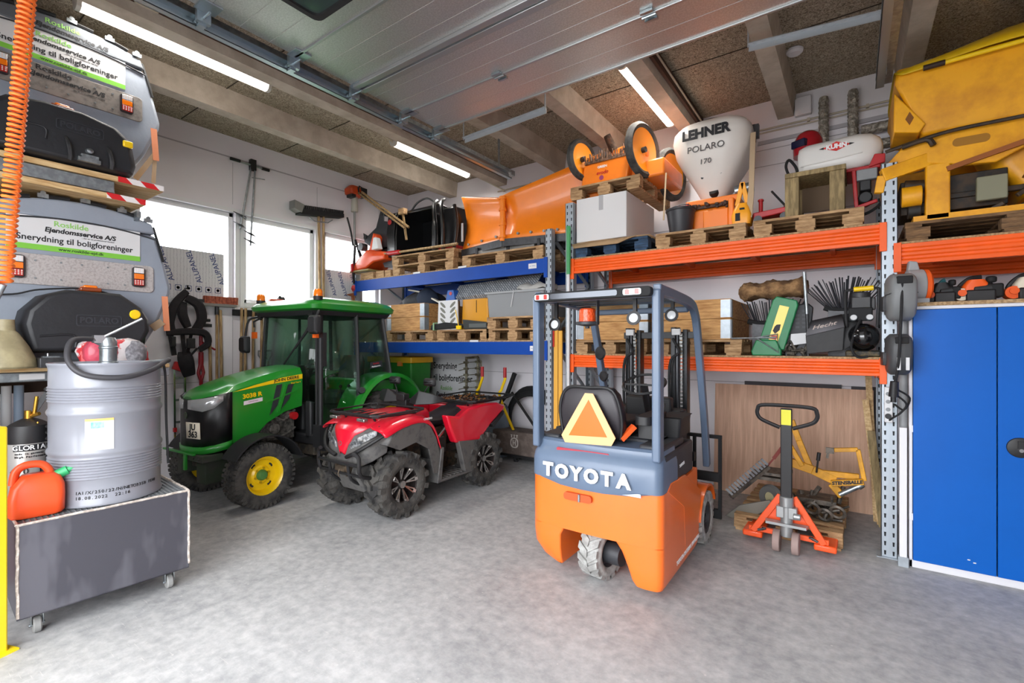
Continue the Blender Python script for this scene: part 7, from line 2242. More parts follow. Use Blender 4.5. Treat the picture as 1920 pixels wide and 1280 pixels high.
obj('top', G().add([(-0.13, 0.0, 0.172), (0.14, 0.0, 0.242), (0.13, 0.14, 0.35), (-0.09, 0.14, 0.30)], [(0, 1, 2, 3)]), mat('box_top_grey', '#636165', 0.6), t, solid=0.012)
write('lettering', 'Hecht', 0.07, mat('pale_scrawl', '#cdbfb8', 0.6), t, (0.0, 0.055, 0.258), (1, 0, 0.24), (0, 0.75, 0.62), 0.001, 0.001, shear=0.3)
obj('side_flap', G().add([(0.14, 0.0, 0.06), (0.25, 0.05, 0.14), (0.24, 0.12, 0.36), (0.13, 0.14, 0.35)], [(0, 1, 2, 3)]), mat('box_dark_grey', '#3f3f40', 0.7, var=0.2), t, solid=0.012)
t = thing('metal_scraps', 'tangle of dark metal parts beneath the control box', 'scrap', (-0.42, 4.78, ZN))
g = G()
for k in range(26):
    p = Vector((random.uniform(-0.10, 0.12), random.uniform(0.0, 0.12), random.uniform(0.01, 0.05)))
    q = p + Vector((random.uniform(-0.08, 0.08), random.uniform(-0.04, 0.04), random.uniform(0.0, 0.10)))
    g.cy(p, q, random.uniform(0.008, 0.02), n=8)
obj('parts', g, mat('scrap_metal', '#2b2926', 0.5, 0.5, c2='#6c655c', scale=20), t)
t['kind'] = 'stuff'
t = thing('air_compressor', 'black air compressor with yellow carry grip at the end of the middle shelf', 'compressor', (0.045, 4.80, ZN))
AB = mat('compressor_black', '#121214', 0.18, coat=0.6)
obj('tank', G().sp((0.02, 0.06, 0.16), (0.115, 0.16, 0.115), 28, 16), AB, t, smooth=60)
g = G().tu([(-0.09, 0, 0.24), (-0.10, 0, 0.50), (-0.07, 0, 0.545), (0.10, 0, 0.55), (0.12, 0, 0.50), (0.11, 0, 0.24)], 0.011, k=4)
obj('frame', g, BLACK, t)
obj('grip', G().cy((-0.045, 0, 0.548), (0.085, 0, 0.553), 0.02, n=14), JY, t)
obj('pump', G().b(-0.06, 0.03, 0.36, 0.07, 0.2, 0.49).cy((0.0, 0.1, 0.45), (0.0, 0.1, 0.53), 0.07, n=18).b(0.07, 0.04, 0.38, 0.10, 0.10, 0.48), mat('pump_grey', '#3a393b', 0.5, var=0.3), t, bevel=0.008)
obj('panel', G().b(-0.08, 0.0, 0.29, 0.08, 0.05, 0.40), BLACKM, t, bevel=0.008)
for x in (-0.045, 0.06):
    w = obj('gauge', G().rev([(0.0, 0.014), (0.024, 0.014), (0.028, 0.0), (0.024, -0.02)], (x, -0.012, 0.315), (0, -1, 0.3), n=18), STEEL, t)
    obj('dial', G().rev([(0.0, 0.016), (0.021, 0.016), (0.021, 0.0145)], (x, -0.012, 0.315), (0, -1, 0.3), n=18), PAPER, w)
obj('hose', G().tu([(0.0, -0.02, 0.30), (-0.03, -0.05, 0.22), (-0.06, -0.08, 0.08), (-0.02, -0.08, 0.0), (0.05, -0.08, 0.005)], 0.009, k=5), BLACKM, t)
obj('base', G().b(-0.10, -0.02, 0.0, 0.13, 0.16, 0.05), mat('base_brass', '#5a4a2a', 0.6, c2='#1d1c1a', scale=30), t, bevel=0.01)

# ---------------------------------------------------------------- floor bay under the orange rack
PLY = mat('plywood_red', '#dcb59b', 0.7, c2='#c79f85', scale=3.2, stretch=(9, 1, 0.6), lo=0.4, hi=0.62)
p_ = obj('plywood_sheet', G().b(-1.30, 0, 0, 0.16, 0.012, 1.20), PLY)
p_.location, p_.rotation_euler = (0, 5.78, 0.002), (R(-4), 0, 0)
tag(p_, 'large reddish plywood sheet leaning on the wall under the orange rack', 'plywood')
tag(obj('charcoal_sheet', G().b(-1.0, 5.915, 0.0, -0.10, 5.94, 1.235), mat('panel_charcoal', '#4a474b', 0.7)), 'charcoal panel peeking over the plywood sheet', 'panel')
tag(obj('charcoal_offcut', G().b(-0.02, 5.915, 0.0, 0.20, 5.94, 1.225), mat('panel_charcoal', '#4a474b', 0.7)), 'narrow charcoal offcut beside the timber battens', 'panel')
for k, (a, b_, w_, lab) in enumerate((((0.175, 5.60, 0.0), (0.11, 5.72, 1.45), 0.05, 'tallest timber batten leaning in the corner of the bay'), ((0.20, 5.52, 0.0), (0.09, 5.60, 1.13), 0.05, 'yellow pine batten leaning in front of the tall batten'), ((0.215, 5.45, 0.0), (0.13, 5.52, 0.85), 0.06, 'short grey weathered batten leaning in the bay'))):
    tag(obj('timber_batten', G().bar(a, b_, w_, 0.025, (0, 1, 0)), PW2 if k == 2 else PLANK), lab, 'timber', 'timber battens beside the plywood')

YI = mat('implement_yellow', '#e8a417', 0.45, var=0.25, scale=9)
OILY = mat('oily_steel', '#3b3733', 0.5, 0.4, c2='#6b6258', scale=18)
t = thing('flail_mower', 'yellow articulated mower arm lying on the floor pallet', 'implement', (-0.30, 4.85, 0.146))


def ybar(name, pts, w_, h_=None, m=YI):
    g = G()
    for a, b_ in zip(pts[:-1], pts[1:]):
        g.bar(a, b_, w_, h_ or w_)
    return obj(name, g, m, t, bevel=0.004)


ybar('main_beam', [(-0.19, 0.25, 0.42), (0.0, 0.25, 0.37), (0.17, 0.25, 0.30)], 0.045, 0.075)
ybar('upright_arm', [(-0.02, 0.27, 0.38), (-0.11, 0.27, 0.62), (-0.17, 0.27, 0.80)], 0.035, 0.05)
ybar('upright_arm', [(-0.08, 0.22, 0.40), (-0.19, 0.22, 0.60), (-0.20, 0.22, 0.66)], 0.03, 0.04)
ybar('outer_arm', [(0.06, 0.25, 0.355), (0.34, 0.25, 0.36)], 0.04, 0.05)
ybar('outer_arm', [(0.14, 0.20, 0.285), (0.37, 0.20, 0.335)], 0.04, 0.05)
ybar('bent_arm', [(0.375, 0.22, 0.34), (0.33, 0.22, 0.60), (0.16, 0.22, 0.575)], 0.03, 0.035)
ybar('head_plate', [(-0.18, 0.2, 0.36), (-0.17, 0.2, 0.54), (-0.18, 0.24, 0.56)], 0.06, 0.03)
ybar('lower_link', [(0.14, 0.25, 0.27), (0.22, 0.25, 0.17)], 0.04, 0.06)
obj('ram', G().cy((0.20, 0.22, 0.19), (0.34, 0.22, 0.29), 0.022, n=12).cy((0.33, 0.22, 0.28), (0.36, 0.22, 0.31), 0.03, n=12), STEEL, t)
obj('fork_end', G().bar((0.16, 0.20, 0.57), (0.10, 0.20, 0.57), 0.02, 0.05).bar((0.12, 0.20, 0.57), (0.11, 0.2, 0.50), 0.015, 0.02), OILY, t)
write('lettering', 'STENSBALLE', 0.040, INK, t, (0.255, 0.176, 0.312), (1, 0, 0.22), (0, 0, 1), 0.001, 0.002)
g = G()
for k in range(38):
    p = Vector((random.uniform(-0.15, 0.20), random.uniform(0.0, 0.35), random.uniform(0.0, 0.10)))
    q = p + Vector((random.uniform(-0.14, 0.14), random.uniform(-0.1, 0.1), random.uniform(0.0, 0.16)))
    g.cy(p, q, random.uniform(0.006, 0.022), n=8)
g.b(-0.12, 0.05, 0.12, 0.18, 0.3, 0.16)
for k in range(4):
    g.rev([(0.05, -0.012), (0.065, 0.0), (0.05, 0.012), (0.038, 0.0), (0.05, -0.012)], (-0.08 + 0.09 * k, -0.02, 0.06 + 0.04 * (k % 2)), (0.2, 1, 0.3), n=16)
obj('gear', g, OILY, t)
obj('knob_lever', G().cy((0.03, 0.2, 0.36), (0.045, 0.2, 0.50), 0.008, n=8).cy((0.042, 0.2, 0.47), (0.05, 0.2, 0.54), 0.016, n=10), BLACK, t)
obj('sickle_bar', G().bar((-0.62, -0.10, 0.10), (-0.34, 0.10, 0.38), 0.06, 0.03), OILY, t)
g = G()
for k in range(14):
    f = k / 13
    p = Vector((-0.60 + 0.26 * f, -0.12 + 0.2 * f, 0.13 + 0.27 * f))
    g.bar(p, p + Vector((-0.05, -0.02, 0.05)), 0.012, 0.02)
obj('cutter_fingers', g, STEEL, t)
obj('blade_shoe', G().pr([(-0.66, -0.07), (-0.60, -0.08), (-0.38, 0.0), (-0.26, 0.10), (-0.30, 0.14), (-0.54, 0.05)], 'y', -0.13, -0.11), mat('shoe_steel', '#7b776e', 0.4, 0.6), t, bevel=0.004)
w = obj('support_wheel', G().rev([(0.05, -0.03), (0.10, -0.035), (0.115, 0.0), (0.10, 0.035), (0.05, 0.03), (0.05, -0.03)], (-0.30, 0.0, 0.13), (0.6, 1, 0), n=26), mat('wheel_dusty', '#5b5a58', 0.85), t)
obj('hub', G().rev([(0.0, 0.02), (0.052, 0.02), (0.052, -0.02), (0.0, -0.02)], (-0.30, 0.0, 0.13), (0.6, 1, 0), n=18), mat('hub_cream', '#a8a07c', 0.6), w)
obj('red_link', G().bar((-0.30, 0.15, 0.45), (-0.22, 0.15, 0.58), 0.025, 0.03).bar((-0.36, 0.15, 0.36), (-0.30, 0.15, 0.45), 0.015, 0.015), mat('link_red', '#7c2b22', 0.6), t)
obj('guard_plates', G().b(-0.50, 0.1, 0.25, -0.2, 0.35, 0.28).b(-0.42, 0.05, 0.31, -0.16, 0.3, 0.335), OILY, t)

# pallet truck
PO = mat('truck_orange', '#f0551c', 0.38, coat=0.3)
t = thing('pallet_truck', 'orange pallet truck with black handle parked at the floor pallet', 'pallet truck', (-0.435, 4.36, 0), R(-1))
g = G().tu([(-0.045, 0.0, 0.985), (-0.17, 0.0, 1.035), (-0.205, 0, 1.075), (-0.205, 0.0, 1.12), (-0.175, 0.0, 1.155), (0.0, 0, 1.162), (0.175, 0.0, 1.155), (0.205, 0.0, 1.12), (0.205, 0, 1.075), (0.17, 0.0, 1.035), (0.045, 0.0, 0.985)], 0.015, k=4)
h_ = obj('tiller', G().b(-0.04, -0.015, 0.42, 0.04, 0.02, 1.14), BLACK, t, bevel=0.006)
obj('handle_loop', g, BLACK, h_)
obj('yellow_label', G().b(-0.034, -0.0165, 1.01, 0.034, -0.014, 1.13), mat('label_yellow', '#d9d32a', 0.5), h_)
g = G().cy((0, 0.02, 0.12), (0, 0.02, 0.40), 0.045, n=16).cy((0, 0.01, 0.36), (0, 0.01, 0.44), 0.05, n=16).b(-0.07, -0.02, 0.27, 0.075, 0.06, 0.36).cy((0.05, -0.02, 0.30), (0.10, -0.02, 0.30), 0.025, n=12)
obj('pump', g, mat('pump_cast', '#a4a6a6', 0.4, 0.6), t, bevel=0.006)
obj('cross_plate', G().pr([(-0.15, 0.02), (-0.14, -0.05), (0.14, -0.05), (0.15, 0.02)], 'z', 0.215, 0.235), mat('pump_cast', '#a4a6a6', 0.4, 0.6), t)
for s_ in (-1, 1):
    obj('side_strut', G().bar((s_ * 0.045, 0.05, 0.43), (s_ * 0.25, 0.05, 0.10), 0.05, 0.022, (0, 1, 0)), PO, t, bevel=0.005)
    obj('fork', G().b(s_ * 0.255 - 0.075, 0.05, 0.045, s_ * 0.255 + 0.075, 1.20, 0.095), PO, t, bevel=0.012)
    obj('steer_wheel', G().rev([(0.02, -0.025), (0.08, -0.025), (0.085, -0.02), (0.085, 0.02), (0.08, 0.025), (0.02, 0.025)], (s_ * 0.066, -0.01, 0.0855), (1, 0, 0), n=26), mat('roller_reddish', '#9c8680', 0.7), t)
    obj('spring', G().tu([(s_ * (0.16 + 0.02 * math.cos(k)), 0.035, 0.125 + 0.02 * math.sin(k)) for k in range(3)] + [(s_ * 0.21, 0.03, 0.12)], 0.01), DARKST, t)
obj('back_plate', G().pr([(-0.045, 0.43), (0.045, 0.43), (0.17, 0.22), (-0.17, 0.22)], 'y', 0.055, 0.065).b(-0.28, 0.05, 0.10, 0.28, 0.08, 0.14), PO, t, bevel=0.004)

# ================================================================ BLUE CABINET, REELS, YELLOW SPREADER
CB = mat('cabinet_blue', '#035ab4', 0.4, spec=0.25, var=0.05, scale=2)
CWH = mat('cabinet_white', '#d9d8dc', 0.5)
cb = thing('tool_cabinet', 'tall blue door steel cabinet with pale frame beside the rack upright', 'cabinet', (0.335, 4.61, 0))
g = G().b(0.0, 0.0, 0.0, 0.02, 0.48, 1.93).b(1.37, 0.0, 0.0, 1.39, 0.48, 1.93).b(0.0, 0.0, 1.905, 1.39, 0.48, 1.93).b(0.0, 0.0, 0.0, 1.39, 0.48, 0.055).b(0.0, 0.465, 0.0, 1.39, 0.48, 1.93)
obj('body', g, CWH, cb, bevel=0.003)
obj('top_board', G().b(-0.01, -0.012, 1.93, 1.40, 0.49, 1.955), CHIP, cb)
for x0, x1, hx in ((0.022, 0.462, None), (0.468, 0.925, 0.525), (0.931, 1.368, None)):
    d_ = obj('door', G().b(x0, -0.018, 0.058, x1, 0.0, 1.902), CB, cb, bevel=0.003)
    if hx:
        obj('handle', G().rev([(0.0, 0.014), (0.05, 0.014), (0.065, 0.008), (0.068, 0.0)], (hx + 0.05, -0.018, 0.955), (0, -1, 0), n=26).b(hx + 0.035, -0.045, 0.95, hx + 0.06, -0.02, 1.0), BLACK, d_)
        obj('lock', G().cy((hx + 0.05, -0.05, 0.94), (hx + 0.05, -0.03, 0.94), 0.012, n=12), CHROME, d_)
g = G()
for z in (0.35, 1.0, 1.65):
    g.b(0.012, -0.012, z, 0.022, 0.0, z + 0.05)
obj('hinge', g, CWH, cb)
obj('paint_chip', G().b(0.315, -0.0185, 0.135, 0.33, -0.0178, 0.142).b(0.345, -0.0185, 0.12, 0.36, -0.0178, 0.128), PAPER, cb)
t = thing('conduit_post', 'square white post standing between rack upright and blue cabinet', 'post', (0.30, 4.60, 0))
obj('lower_post', G().b(-0.022, -0.02, 0.01, 0.022, 0.02, 1.03), CWH, t, bevel=0.003)
obj('grey_pipe', G().cy((0.005, 0.05, 0.0), (0.005, 0.05, 1.9), 0.025, n=14), GREY, t)
obj('foot', G().b(-0.03, -0.028, 0.0, 0.03, 0.02, 0.07), GALV, t)

# reels
RG = mat('reel_grey', '#77797a', 0.5, var=0.06)
RD = mat('reel_dark', '#454648', 0.5, var=0.08)


def reel(label, loc, m, w_, h_, dd):
    t = thing('cable_reel', label, 'cable reel', loc, R(8), 'wall reels on the rack upright')
    rings = []
    prof = [(-0.5, 0.10), (-0.42, 0.32), (-0.2, 0.44), (0.15, 0.5), (0.36, 0.46), (0.46, 0.34), (0.5, 0.12)]
    ring = [(y * 1.0, z) for z, y in prof] + [(-y * 0.7, z) for z, y in reversed(prof)]
    for x, k in ((-w_ / 2, 0.86), (-w_ / 2 + 0.02, 1.0), (w_ / 2 - 0.02, 1.0), (w_ / 2, 0.86)):
        rings.append([(x, -y * dd * k, z * h_ * k) for y, z in ring])
    b_ = obj('housing', G().loft(rings), m, t, smooth=50)
    obj('outlet', G().b(-w_ * 0.3, -dd * 0.50, h_ * 0.26, w_ * 0.3, -dd * 0.36, h_ * 0.42), BLACKM, b_, bevel=0.006)
    obj('bracket', G().b(-w_ / 2 - 0.02, dd * 0.1, -h_ * 0.28, w_ / 2 + 0.02, dd * 0.42, h_ * 0.05), DARKST, t, bevel=0.006)
    return t


rl = reel('grey hose reel hung high on the rack upright', (0.275, 4.50, 1.99), RG, 0.15, 0.34, 0.30)
obj('seam', G().b(-0.078, -0.13, 0.02, 0.078, 0.06, 0.026), RD, rl)
r2 = reel('charcoal cable reel hung below the grey reel', (0.265, 4.52, 1.575), RD, 0.13, 0.30, 0.26)
for x in (-0.03, 0.02):
    obj('pale_stripe', G().b(x, -0.132, -0.11, x + 0.02, -0.12, -0.02), PAPER, r2)
t = thing('reel_cable', 'black cable running down past both reels to a plug', 'cable', (0.26, 4.37, 0))
obj('cable', G().tu([(0.02, -0.01, 2.08), (0.012, -0.012, 1.80), (0.0, 0.02, 1.5), (-0.02, 0.05, 1.36)], 0.009, k=4), BLACKM, t)
obj('plug', G().cy((-0.02, 0.05, 1.38), (-0.025, 0.06, 1.27), 0.025, 0.03, n=14).cy((-0.025, 0.06, 1.27), (-0.025, 0.06, 1.23), 0.018, n=10), BLACK, t)
obj('loose_cables', G().tu([(-0.03, 0.06, 1.3), (0.05, 0.10, 1.22), (0.02, 0.12, 1.15), (-0.02, 0.14, 1.11), (-0.04, 0.20, 1.08)], 0.007, k=5).tu([(0.0, 0.06, 1.32), (0.07, 0.12, 1.26), (0.04, 0.15, 1.17), (-0.01, 0.2, 1.2)], 0.007, k=5), BLACKM, t)
t = thing('socket_strip', 'white socket strip fixed to the rack upright', 'socket strip', (0.215, 4.685, 1.05))
obj('strip', G().b(-0.022, -0.03, 0.0, 0.028, 0.015, 0.27), PAPER, t, bevel=0.006)
obj('plug', G().cy((0.0, -0.055, 0.05), (0.0, -0.03, 0.05), 0.02, n=14), BLACK, t)
g = G()
for z in (0.10, 0.16, 0.22):
    g.cy((0, -0.032, z), (0, -0.029, z), 0.015, n=14)
obj('sockets', g, GREY, t)

# machines on the cabinet
t = thing('blower_fan', 'grey fan drum with orange edge behind the grey reel', 'fan', (0.385, 4.70, 1.956), R(10))
obj('drum', G().cy((-0.06, 0.0, 0.13), (0.035, 0, 0.13), 0.125, n=30), mat('fan_grey', '#9a9b9d', 0.5), t, bevel=0.008)
obj('orange_edge', G().rev([(0.10, 0.035), (0.122, 0.035), (0.122, 0.06), (0.10, 0.075), (0.10, 0.035)], (0, 0, 0.13), (1, 0, 0), n=30), ORANGE, t)
obj('top_horn', G().pr([(-0.06, 0.22), (0.02, 0.22), (0.0, 0.31), (-0.05, 0.32)], 'y', -0.03, 0.03), mat('fan_grey', '#9a9b9d', 0.5), t, bevel=0.008)
obj('base', G().b(-0.06, -0.1, 0.0, 0.05, 0.1, 0.03), mat('fan_grey', '#9a9b9d', 0.5), t)


def engine(label, x, cols, w_=0.26):
    t = thing('engine_tool', label, 'power tool', (x, 4.78, 1.956), 0, 'power tools on top of the blue cabinet')
    sh_, sc_, wh = cols
    g = G()
    pts = [(-w_ / 2, 0.12, 0.0), (-w_ / 2 - 0.01, 0.12, 0.10), (-w_ / 2 + 0.05, 0.12, 0.175), (0.02, 0.12, 0.19)]
    g.tu(pts, 0.018, k=5)
    obj('arch_handle', g, sh_, t)
    obj('motor_body', G().b(-0.08, 0.0, 0.0, 0.08, 0.16, 0.09).cy((-0.04, 0.06, 0.09), (0.07, 0.06, 0.10), 0.05, n=18), BLACK, t, bevel=0.012)
    obj('shroud', G().loft([[(xx - 0.02, y + 0.08, z) for xx, y in rrect(a, 0.13, 0.03)] for z, a in ((0.07, 0.16), (0.12, 0.15), (0.165, 0.09))]), sc_, t, smooth=50)
    obj('fuel_tank', G().cy((-0.10, 0.02, 0.06), (-0.10, 0.14, 0.06), 0.045, n=18), wh, t)
    obj('cap', G().cy((-0.10, 0.0, 0.07), (-0.10, 0.02, 0.07), 0.025, n=14), ORANGE, t)
    obj('air_filter', G().b(0.05, 0.01, 0.03, 0.12, 0.13, 0.13).cy((0.06, 0.05, 0.14), (0.06, 0.05, 0.185), 0.03, n=14), BLACKM, t, bevel=0.012)
    return t


TEAL = mat('engine_teal', '#2f6b70', 0.5)
OW = mat('engine_cream', '#d9cfbb', 0.5)
engine('small black and teal power tool beside the fan drum', 0.555, (TEAL, BLACK, BLACK), 0.12).scale = (0.75, 1, 0.95)
engine('orange and cream power tool in the middle of the cabinet top', 0.75, (BLACK, ORANGE, OW), 0.2)
engine('power tool with black arched handle at the far end of the cabinet top', 1.02, (BLACK, OW, ORANGE), 0.2)

# covered yellow spreader
YS = mat('spreader_yellow', '#eba611', 0.45, c2='#c07a0e', scale=3.2, lo=0.28, hi=0.55, detail=7)
YC = mat('tarp_yellow', '#e8bd10', 0.4, coat=0.2, var=0.12, scale=4)
BLKD = mat('gearbox_black', '#1b1712', 0.6, c2='#3b2a18', scale=14)
t = thing('yellow_spreader', 'big dirty yellow salt spreader under a yellow cover on the dark pallet', 'salt spreader', (0.92, 4.74, ZR + 0.146))
hop = G()
rings = []
for z, x0, x1, y0, y1 in ((0.62, -0.40, 0.62, 0.16, 0.80), (0.66, -0.50, 0.64, 0.02, 0.95), (1.07, -0.66, 0.66, -0.03, 1.02), (1.18, -0.655, 0.66, -0.03, 1.02)):
    rings.append([(x, y, z) for x, y in ((x0, y0), (x1, y0), (x1, y1), (x0, y1))])
obj('hopper', hop.loft(rings), YS, t, bevel=0.02)
obj('hopper_end', G().pr([(-0.665, 1.0), (-0.67, 0.70), (-0.52, 0.66), (-0.48, 0.72)], 'y', -0.035, 0.4), YS, t, bevel=0.01)
obj('seam_rib', G().bar((0.12, -0.034, 0.66), (0.13, -0.036, 1.15), 0.012, 0.012), mat('rust_line', '#7d4a10', 0.7), t)
# tarpaulin ridge
rows = []
for f, y, dz in ((0, -0.06, 0.0), (0.5, 0.18, 0.16), (1, 0.50, 0.27), (0.5, 0.82, 0.16), (0, 1.05, 0.0)):
    rows.append([(-0.68, y, 1.17 + dz * 0.12), (-0.35, y, 1.20 + dz * 0.55), (0.0, y, 1.24 + dz * 1.0), (0.30, y, 1.22 + dz * 1.05), (0.68, y, 1.20 + dz * 1.05)])
rows.insert(0, [(-0.685, -0.062, 1.08), (-0.35, -0.062, 1.14), (0.0, -0.07, 1.18), (0.3, -0.07, 1.13), (0.68, -0.06, 1.08)])
obj('tarpaulin', G().sheet(rows), YC, t, solid=0.008, sub=1, smooth=60)
obj('cover_rod', G().cy((-0.42, -0.085, 1.115), (0.68, -0.085, 1.15), 0.016, n=12), JY, t)
obj('rod_grip', G().cy((-0.50, -0.085, 1.112), (-0.38, -0.085, 1.116), 0.02, n=12), mat('grip_brown', '#2e1a0e', 0.6), t)
g = G().pr([(-0.72, 0.46), (-0.60, 0.60), (-0.40, 0.63), (0.66, 0.66), (0.66, 0.40), (0.30, 0.50), (0.05, 0.44), (-0.10, 0.36), (-0.28, 0.38), (-0.50, 0.44), (-0.72, 0.36)], 'y', 0.0, 0.05)
obj('frame_plate', g, YS, t, bevel=0.008)
obj('frame_plate', G().pr([(-0.72, 0.46), (-0.60, 0.60), (0.66, 0.66), (0.66, 0.40), (-0.1, 0.36), (-0.72, 0.36)], 'y', 0.85, 0.9), YS, t, bevel=0.008)
obj('slot', G().pr(rrect(0.20, 0.06, 0.028, cx=-0.23, cy=0.545), 'y', -0.004, 0.001), mat('slot_ochre', '#9c6a0e', 0.6), t)
obj('leg', G().b(-0.48, 0.0, 0.0, -0.34, 0.10, 0.42), YS, t, bevel=0.01)
obj('leg', G().b(0.45, 0.0, 0.0, 0.60, 0.10, 0.42), YS, t, bevel=0.01)
obj('drawbar', G().bar((-0.40, 0.05, 0.48), (-0.74, -0.02, 0.38), 0.07, 0.10).bar((-0.74, -0.02, 0.38), (-0.76, -0.02, 0.25), 0.05, 0.06), YS, t, bevel=0.006)
obj('diagonal', G().bar((-0.36, -0.01, 0.36), (0.10, -0.02, 0.48), 0.02, 0.035).bar((0.10, -0.02, 0.48), (0.68, -0.02, 0.60), 0.02, 0.035), mat('diag_rust', '#8f4d12', 0.6), t)
obj('belly', G().loft([[(x + 0.22, y + 0.35, z) for x, y in rrect(w_, 0.5, 0.1)] for z, w_ in ((0.12, 0.30), (0.36, 0.62), (0.6, 0.8))]), YS, t)
obj('trough', G().pr([(0.04, 0.24), (0.60, 0.20), (0.60, 0.40), (0.14, 0.42)], 'y', -0.05, 0.1), mat('trough_ochre', '#b87812', 0.6, c2='#7c4d10', scale=4), t, bevel=0.01)
g = G().b(-0.62, 0.11, 0.08, -0.02, 0.5, 0.34).b(-0.62, 0.09, 0.16, 0.5, 0.13, 0.2).cy((-0.58, 0.08, 0.10), (-0.50, 0.08, 0.10), 0.06, n=16).cy((-0.60, 0.1, 0.30), (-0.46, 0.1, 0.28), 0.05, n=16)
for k in range(12):
    p = Vector((random.uniform(-0.60, 0.5), random.uniform(0.0, 0.1), random.uniform(0.02, 0.3)))
    g.bar(p, p + Vector((random.uniform(-0.15, 0.15), 0.02, random.uniform(-0.05, 0.1))), 0.03, 0.03)
obj('gearbox', g, BLKD, t, bevel=0.006)
obj('control_lid', G().b(-0.20, 0.0, 0.10, -0.04, 0.05, 0.27), mat('lid_grey_green', '#7c7a63', 0.6), t, bevel=0.008)
obj('hydraulic_hose', G().tu([(-0.72, -0.03, 0.56), (-0.5, -0.05, 0.60), (-0.30, -0.05, 0.625), (0.1, -0.055, 0.63), (0.68, -0.05, 0.66)], 0.014, k=4).tu([(-0.62, -0.04, 0.57), (-0.48, -0.045, 0.595), (-0.44, -0.05, 0.54)], 0.02, k=3), BLKD, t)
obj('roller', G().cy((-0.62, 0.02, 0.20), (-0.50, 0.02, 0.20), 0.075, n=18), YS, t, bevel=0.006)
obj('diamond_plate', G().pr([(-0.60, 0.78), (-0.575, 0.73), (-0.55, 0.78), (-0.575, 0.83)], 'y', -0.04, -0.034), mat('rust_line', '#7d4a10', 0.7), t)
obj('foot', G().b(-0.55, 0.0, 0.0, 0.55, 0.9, 0.04), YS, t)

# ================================================================ TOOLS ON THE WINDOW WALL
WX = XL + 0.01
# printed boards leaning outside the glass


def board_mat():
    m = mat('printed_board', '#c9c9cc', 0.5)
    nt, N, L = m.node_tree, m.node_tree.nodes, m.node_tree.links
    tc = N.new('ShaderNodeTexCoord')
    w = N.new('ShaderNodeTexWave')
    w.wave_type, w.bands_direction = 'BANDS', 'Y'
    w.inputs['Scale'].default_value = 9
    w.inputs['Distortion'].default_value = 2.5
    w.inputs['Detail'].default_value = 4
    w.inputs['Detail Scale'].default_value = 6
    r = N.new('ShaderNodeValToRGB')
    r.color_ramp.elements[0].position, r.color_ramp.elements[1].position = 0.0, 0.18
    r.color_ramp.elements[0].color, r.color_ramp.elements[1].color = (*srgb('#b4b4ba'), 1), (*srgb('#cdcdd0'), 1)
    L.new(tc.outputs['Object'], w.inputs['Vector'])
    L.new(w.outputs['Color'], r.inputs[0])
    L.new(r.outputs[0], N['Principled BSDF'].inputs['Base Color'])
    return m


BM = board_mat()
BI = mat('board_ink', '#3a4878', 0.6)
for (y0, y1, zt, lab, ys) in ((1.95, 2.86, 2.80, 'printed panel board standing behind the first window', (2.22, 2.52, 2.78)), (4.30, 5.0, 2.80, 'printed panel board standing behind the third window', (4.42, 4.62, 4.84))):
    t = thing('panel_board', lab, 'board', (XL - 0.045, 0, 0), 0, 'printed boards in the windows')
    obj('board', G().b(-0.004, y0, ZW0 + 0.001, 0.004, y1, zt), BM, t)
    for y in ys:
        write('lettering', 'ALUPANEL', 0.085, BI, t, (0.0045, y, 2.60), (0, -0.35, 1), (0, -1, -0.35), 0.0005, 0.001)
    g = G()
    for k in range(int((y1 - y0) / 0.11)):
        y = y0 + 0.07 + 0.11 * k
        g.loft([[(0.005, y + a, 2.33 + b_) for a, b_ in rrect(0.07 - q, 0.07 - q, 0.012)] for q in (0, 0.012)], cap=False)
        g.rev([(0.012, 0.0), (0.018, 0.0)], (0.005, y, 2.33), (1, 0, 0), n=10)
    obj('symbols', g, BI, t)

# earth auger
t = thing('earth_auger', 'hand earth auger with cross handle hung above the first window gap', 'auger', (XL + 0.05, 3.12, 0))
obj('cross_handle', G().cy((0, -0.20, 4.03), (0, 0.26, 4.02), 0.014, n=10), STEEL, t)
obj('grip', G().cy((0, -0.22, 4.03), (0, -0.10, 4.03), 0.02, n=10).cy((0, 0.18, 4.02), (0, 0.28, 4.02), 0.02, n=10), BLACK, t)
obj('shaft', G().cy((0.0, 0.04, 4.0), (0.0, -0.10, 3.15), 0.012, n=8), STEEL, t)
obj('shaft', G().cy((0.0, 0.09, 4.0), (0.0, 0.03, 2.95), 0.012, n=8), STEEL, t)
obj('side_bar', G().cy((0.0, 0.05, 3.86), (0, 0.22, 3.88), 0.006, n=8), STEEL, t)
g = G()
for y0, z0 in ((-0.10, 3.30), (-0.10, 3.17), (0.03, 3.08), (0.03, 2.98)):
    g.add([(0.0, y0 - 0.085, z0 + 0.06), (0.06, y0, z0 + 0.02), (0.0, y0 + 0.085, z0), (-0.03, y0, z0 + 0.04), (0, y0, z0 + 0.015)], [(0, 1, 4), (1, 2, 4), (2, 3, 4), (3, 0, 4)])
obj('auger_blade', g, DARKST, t, solid=0.006)
obj('bracket', G().b(-0.04, 0.03, 3.96, 0.02, 0.1, 4.10), BLACK, t)

# harness
HB = mat('harness_black', '#1f1b1f', 0.85, var=0.3, scale=12, bump=0.2)
t = thing('brushcutter_harness', 'padded black work harness hanging on the window wall', 'harness', (XL + 0.08, 2.40, 0))


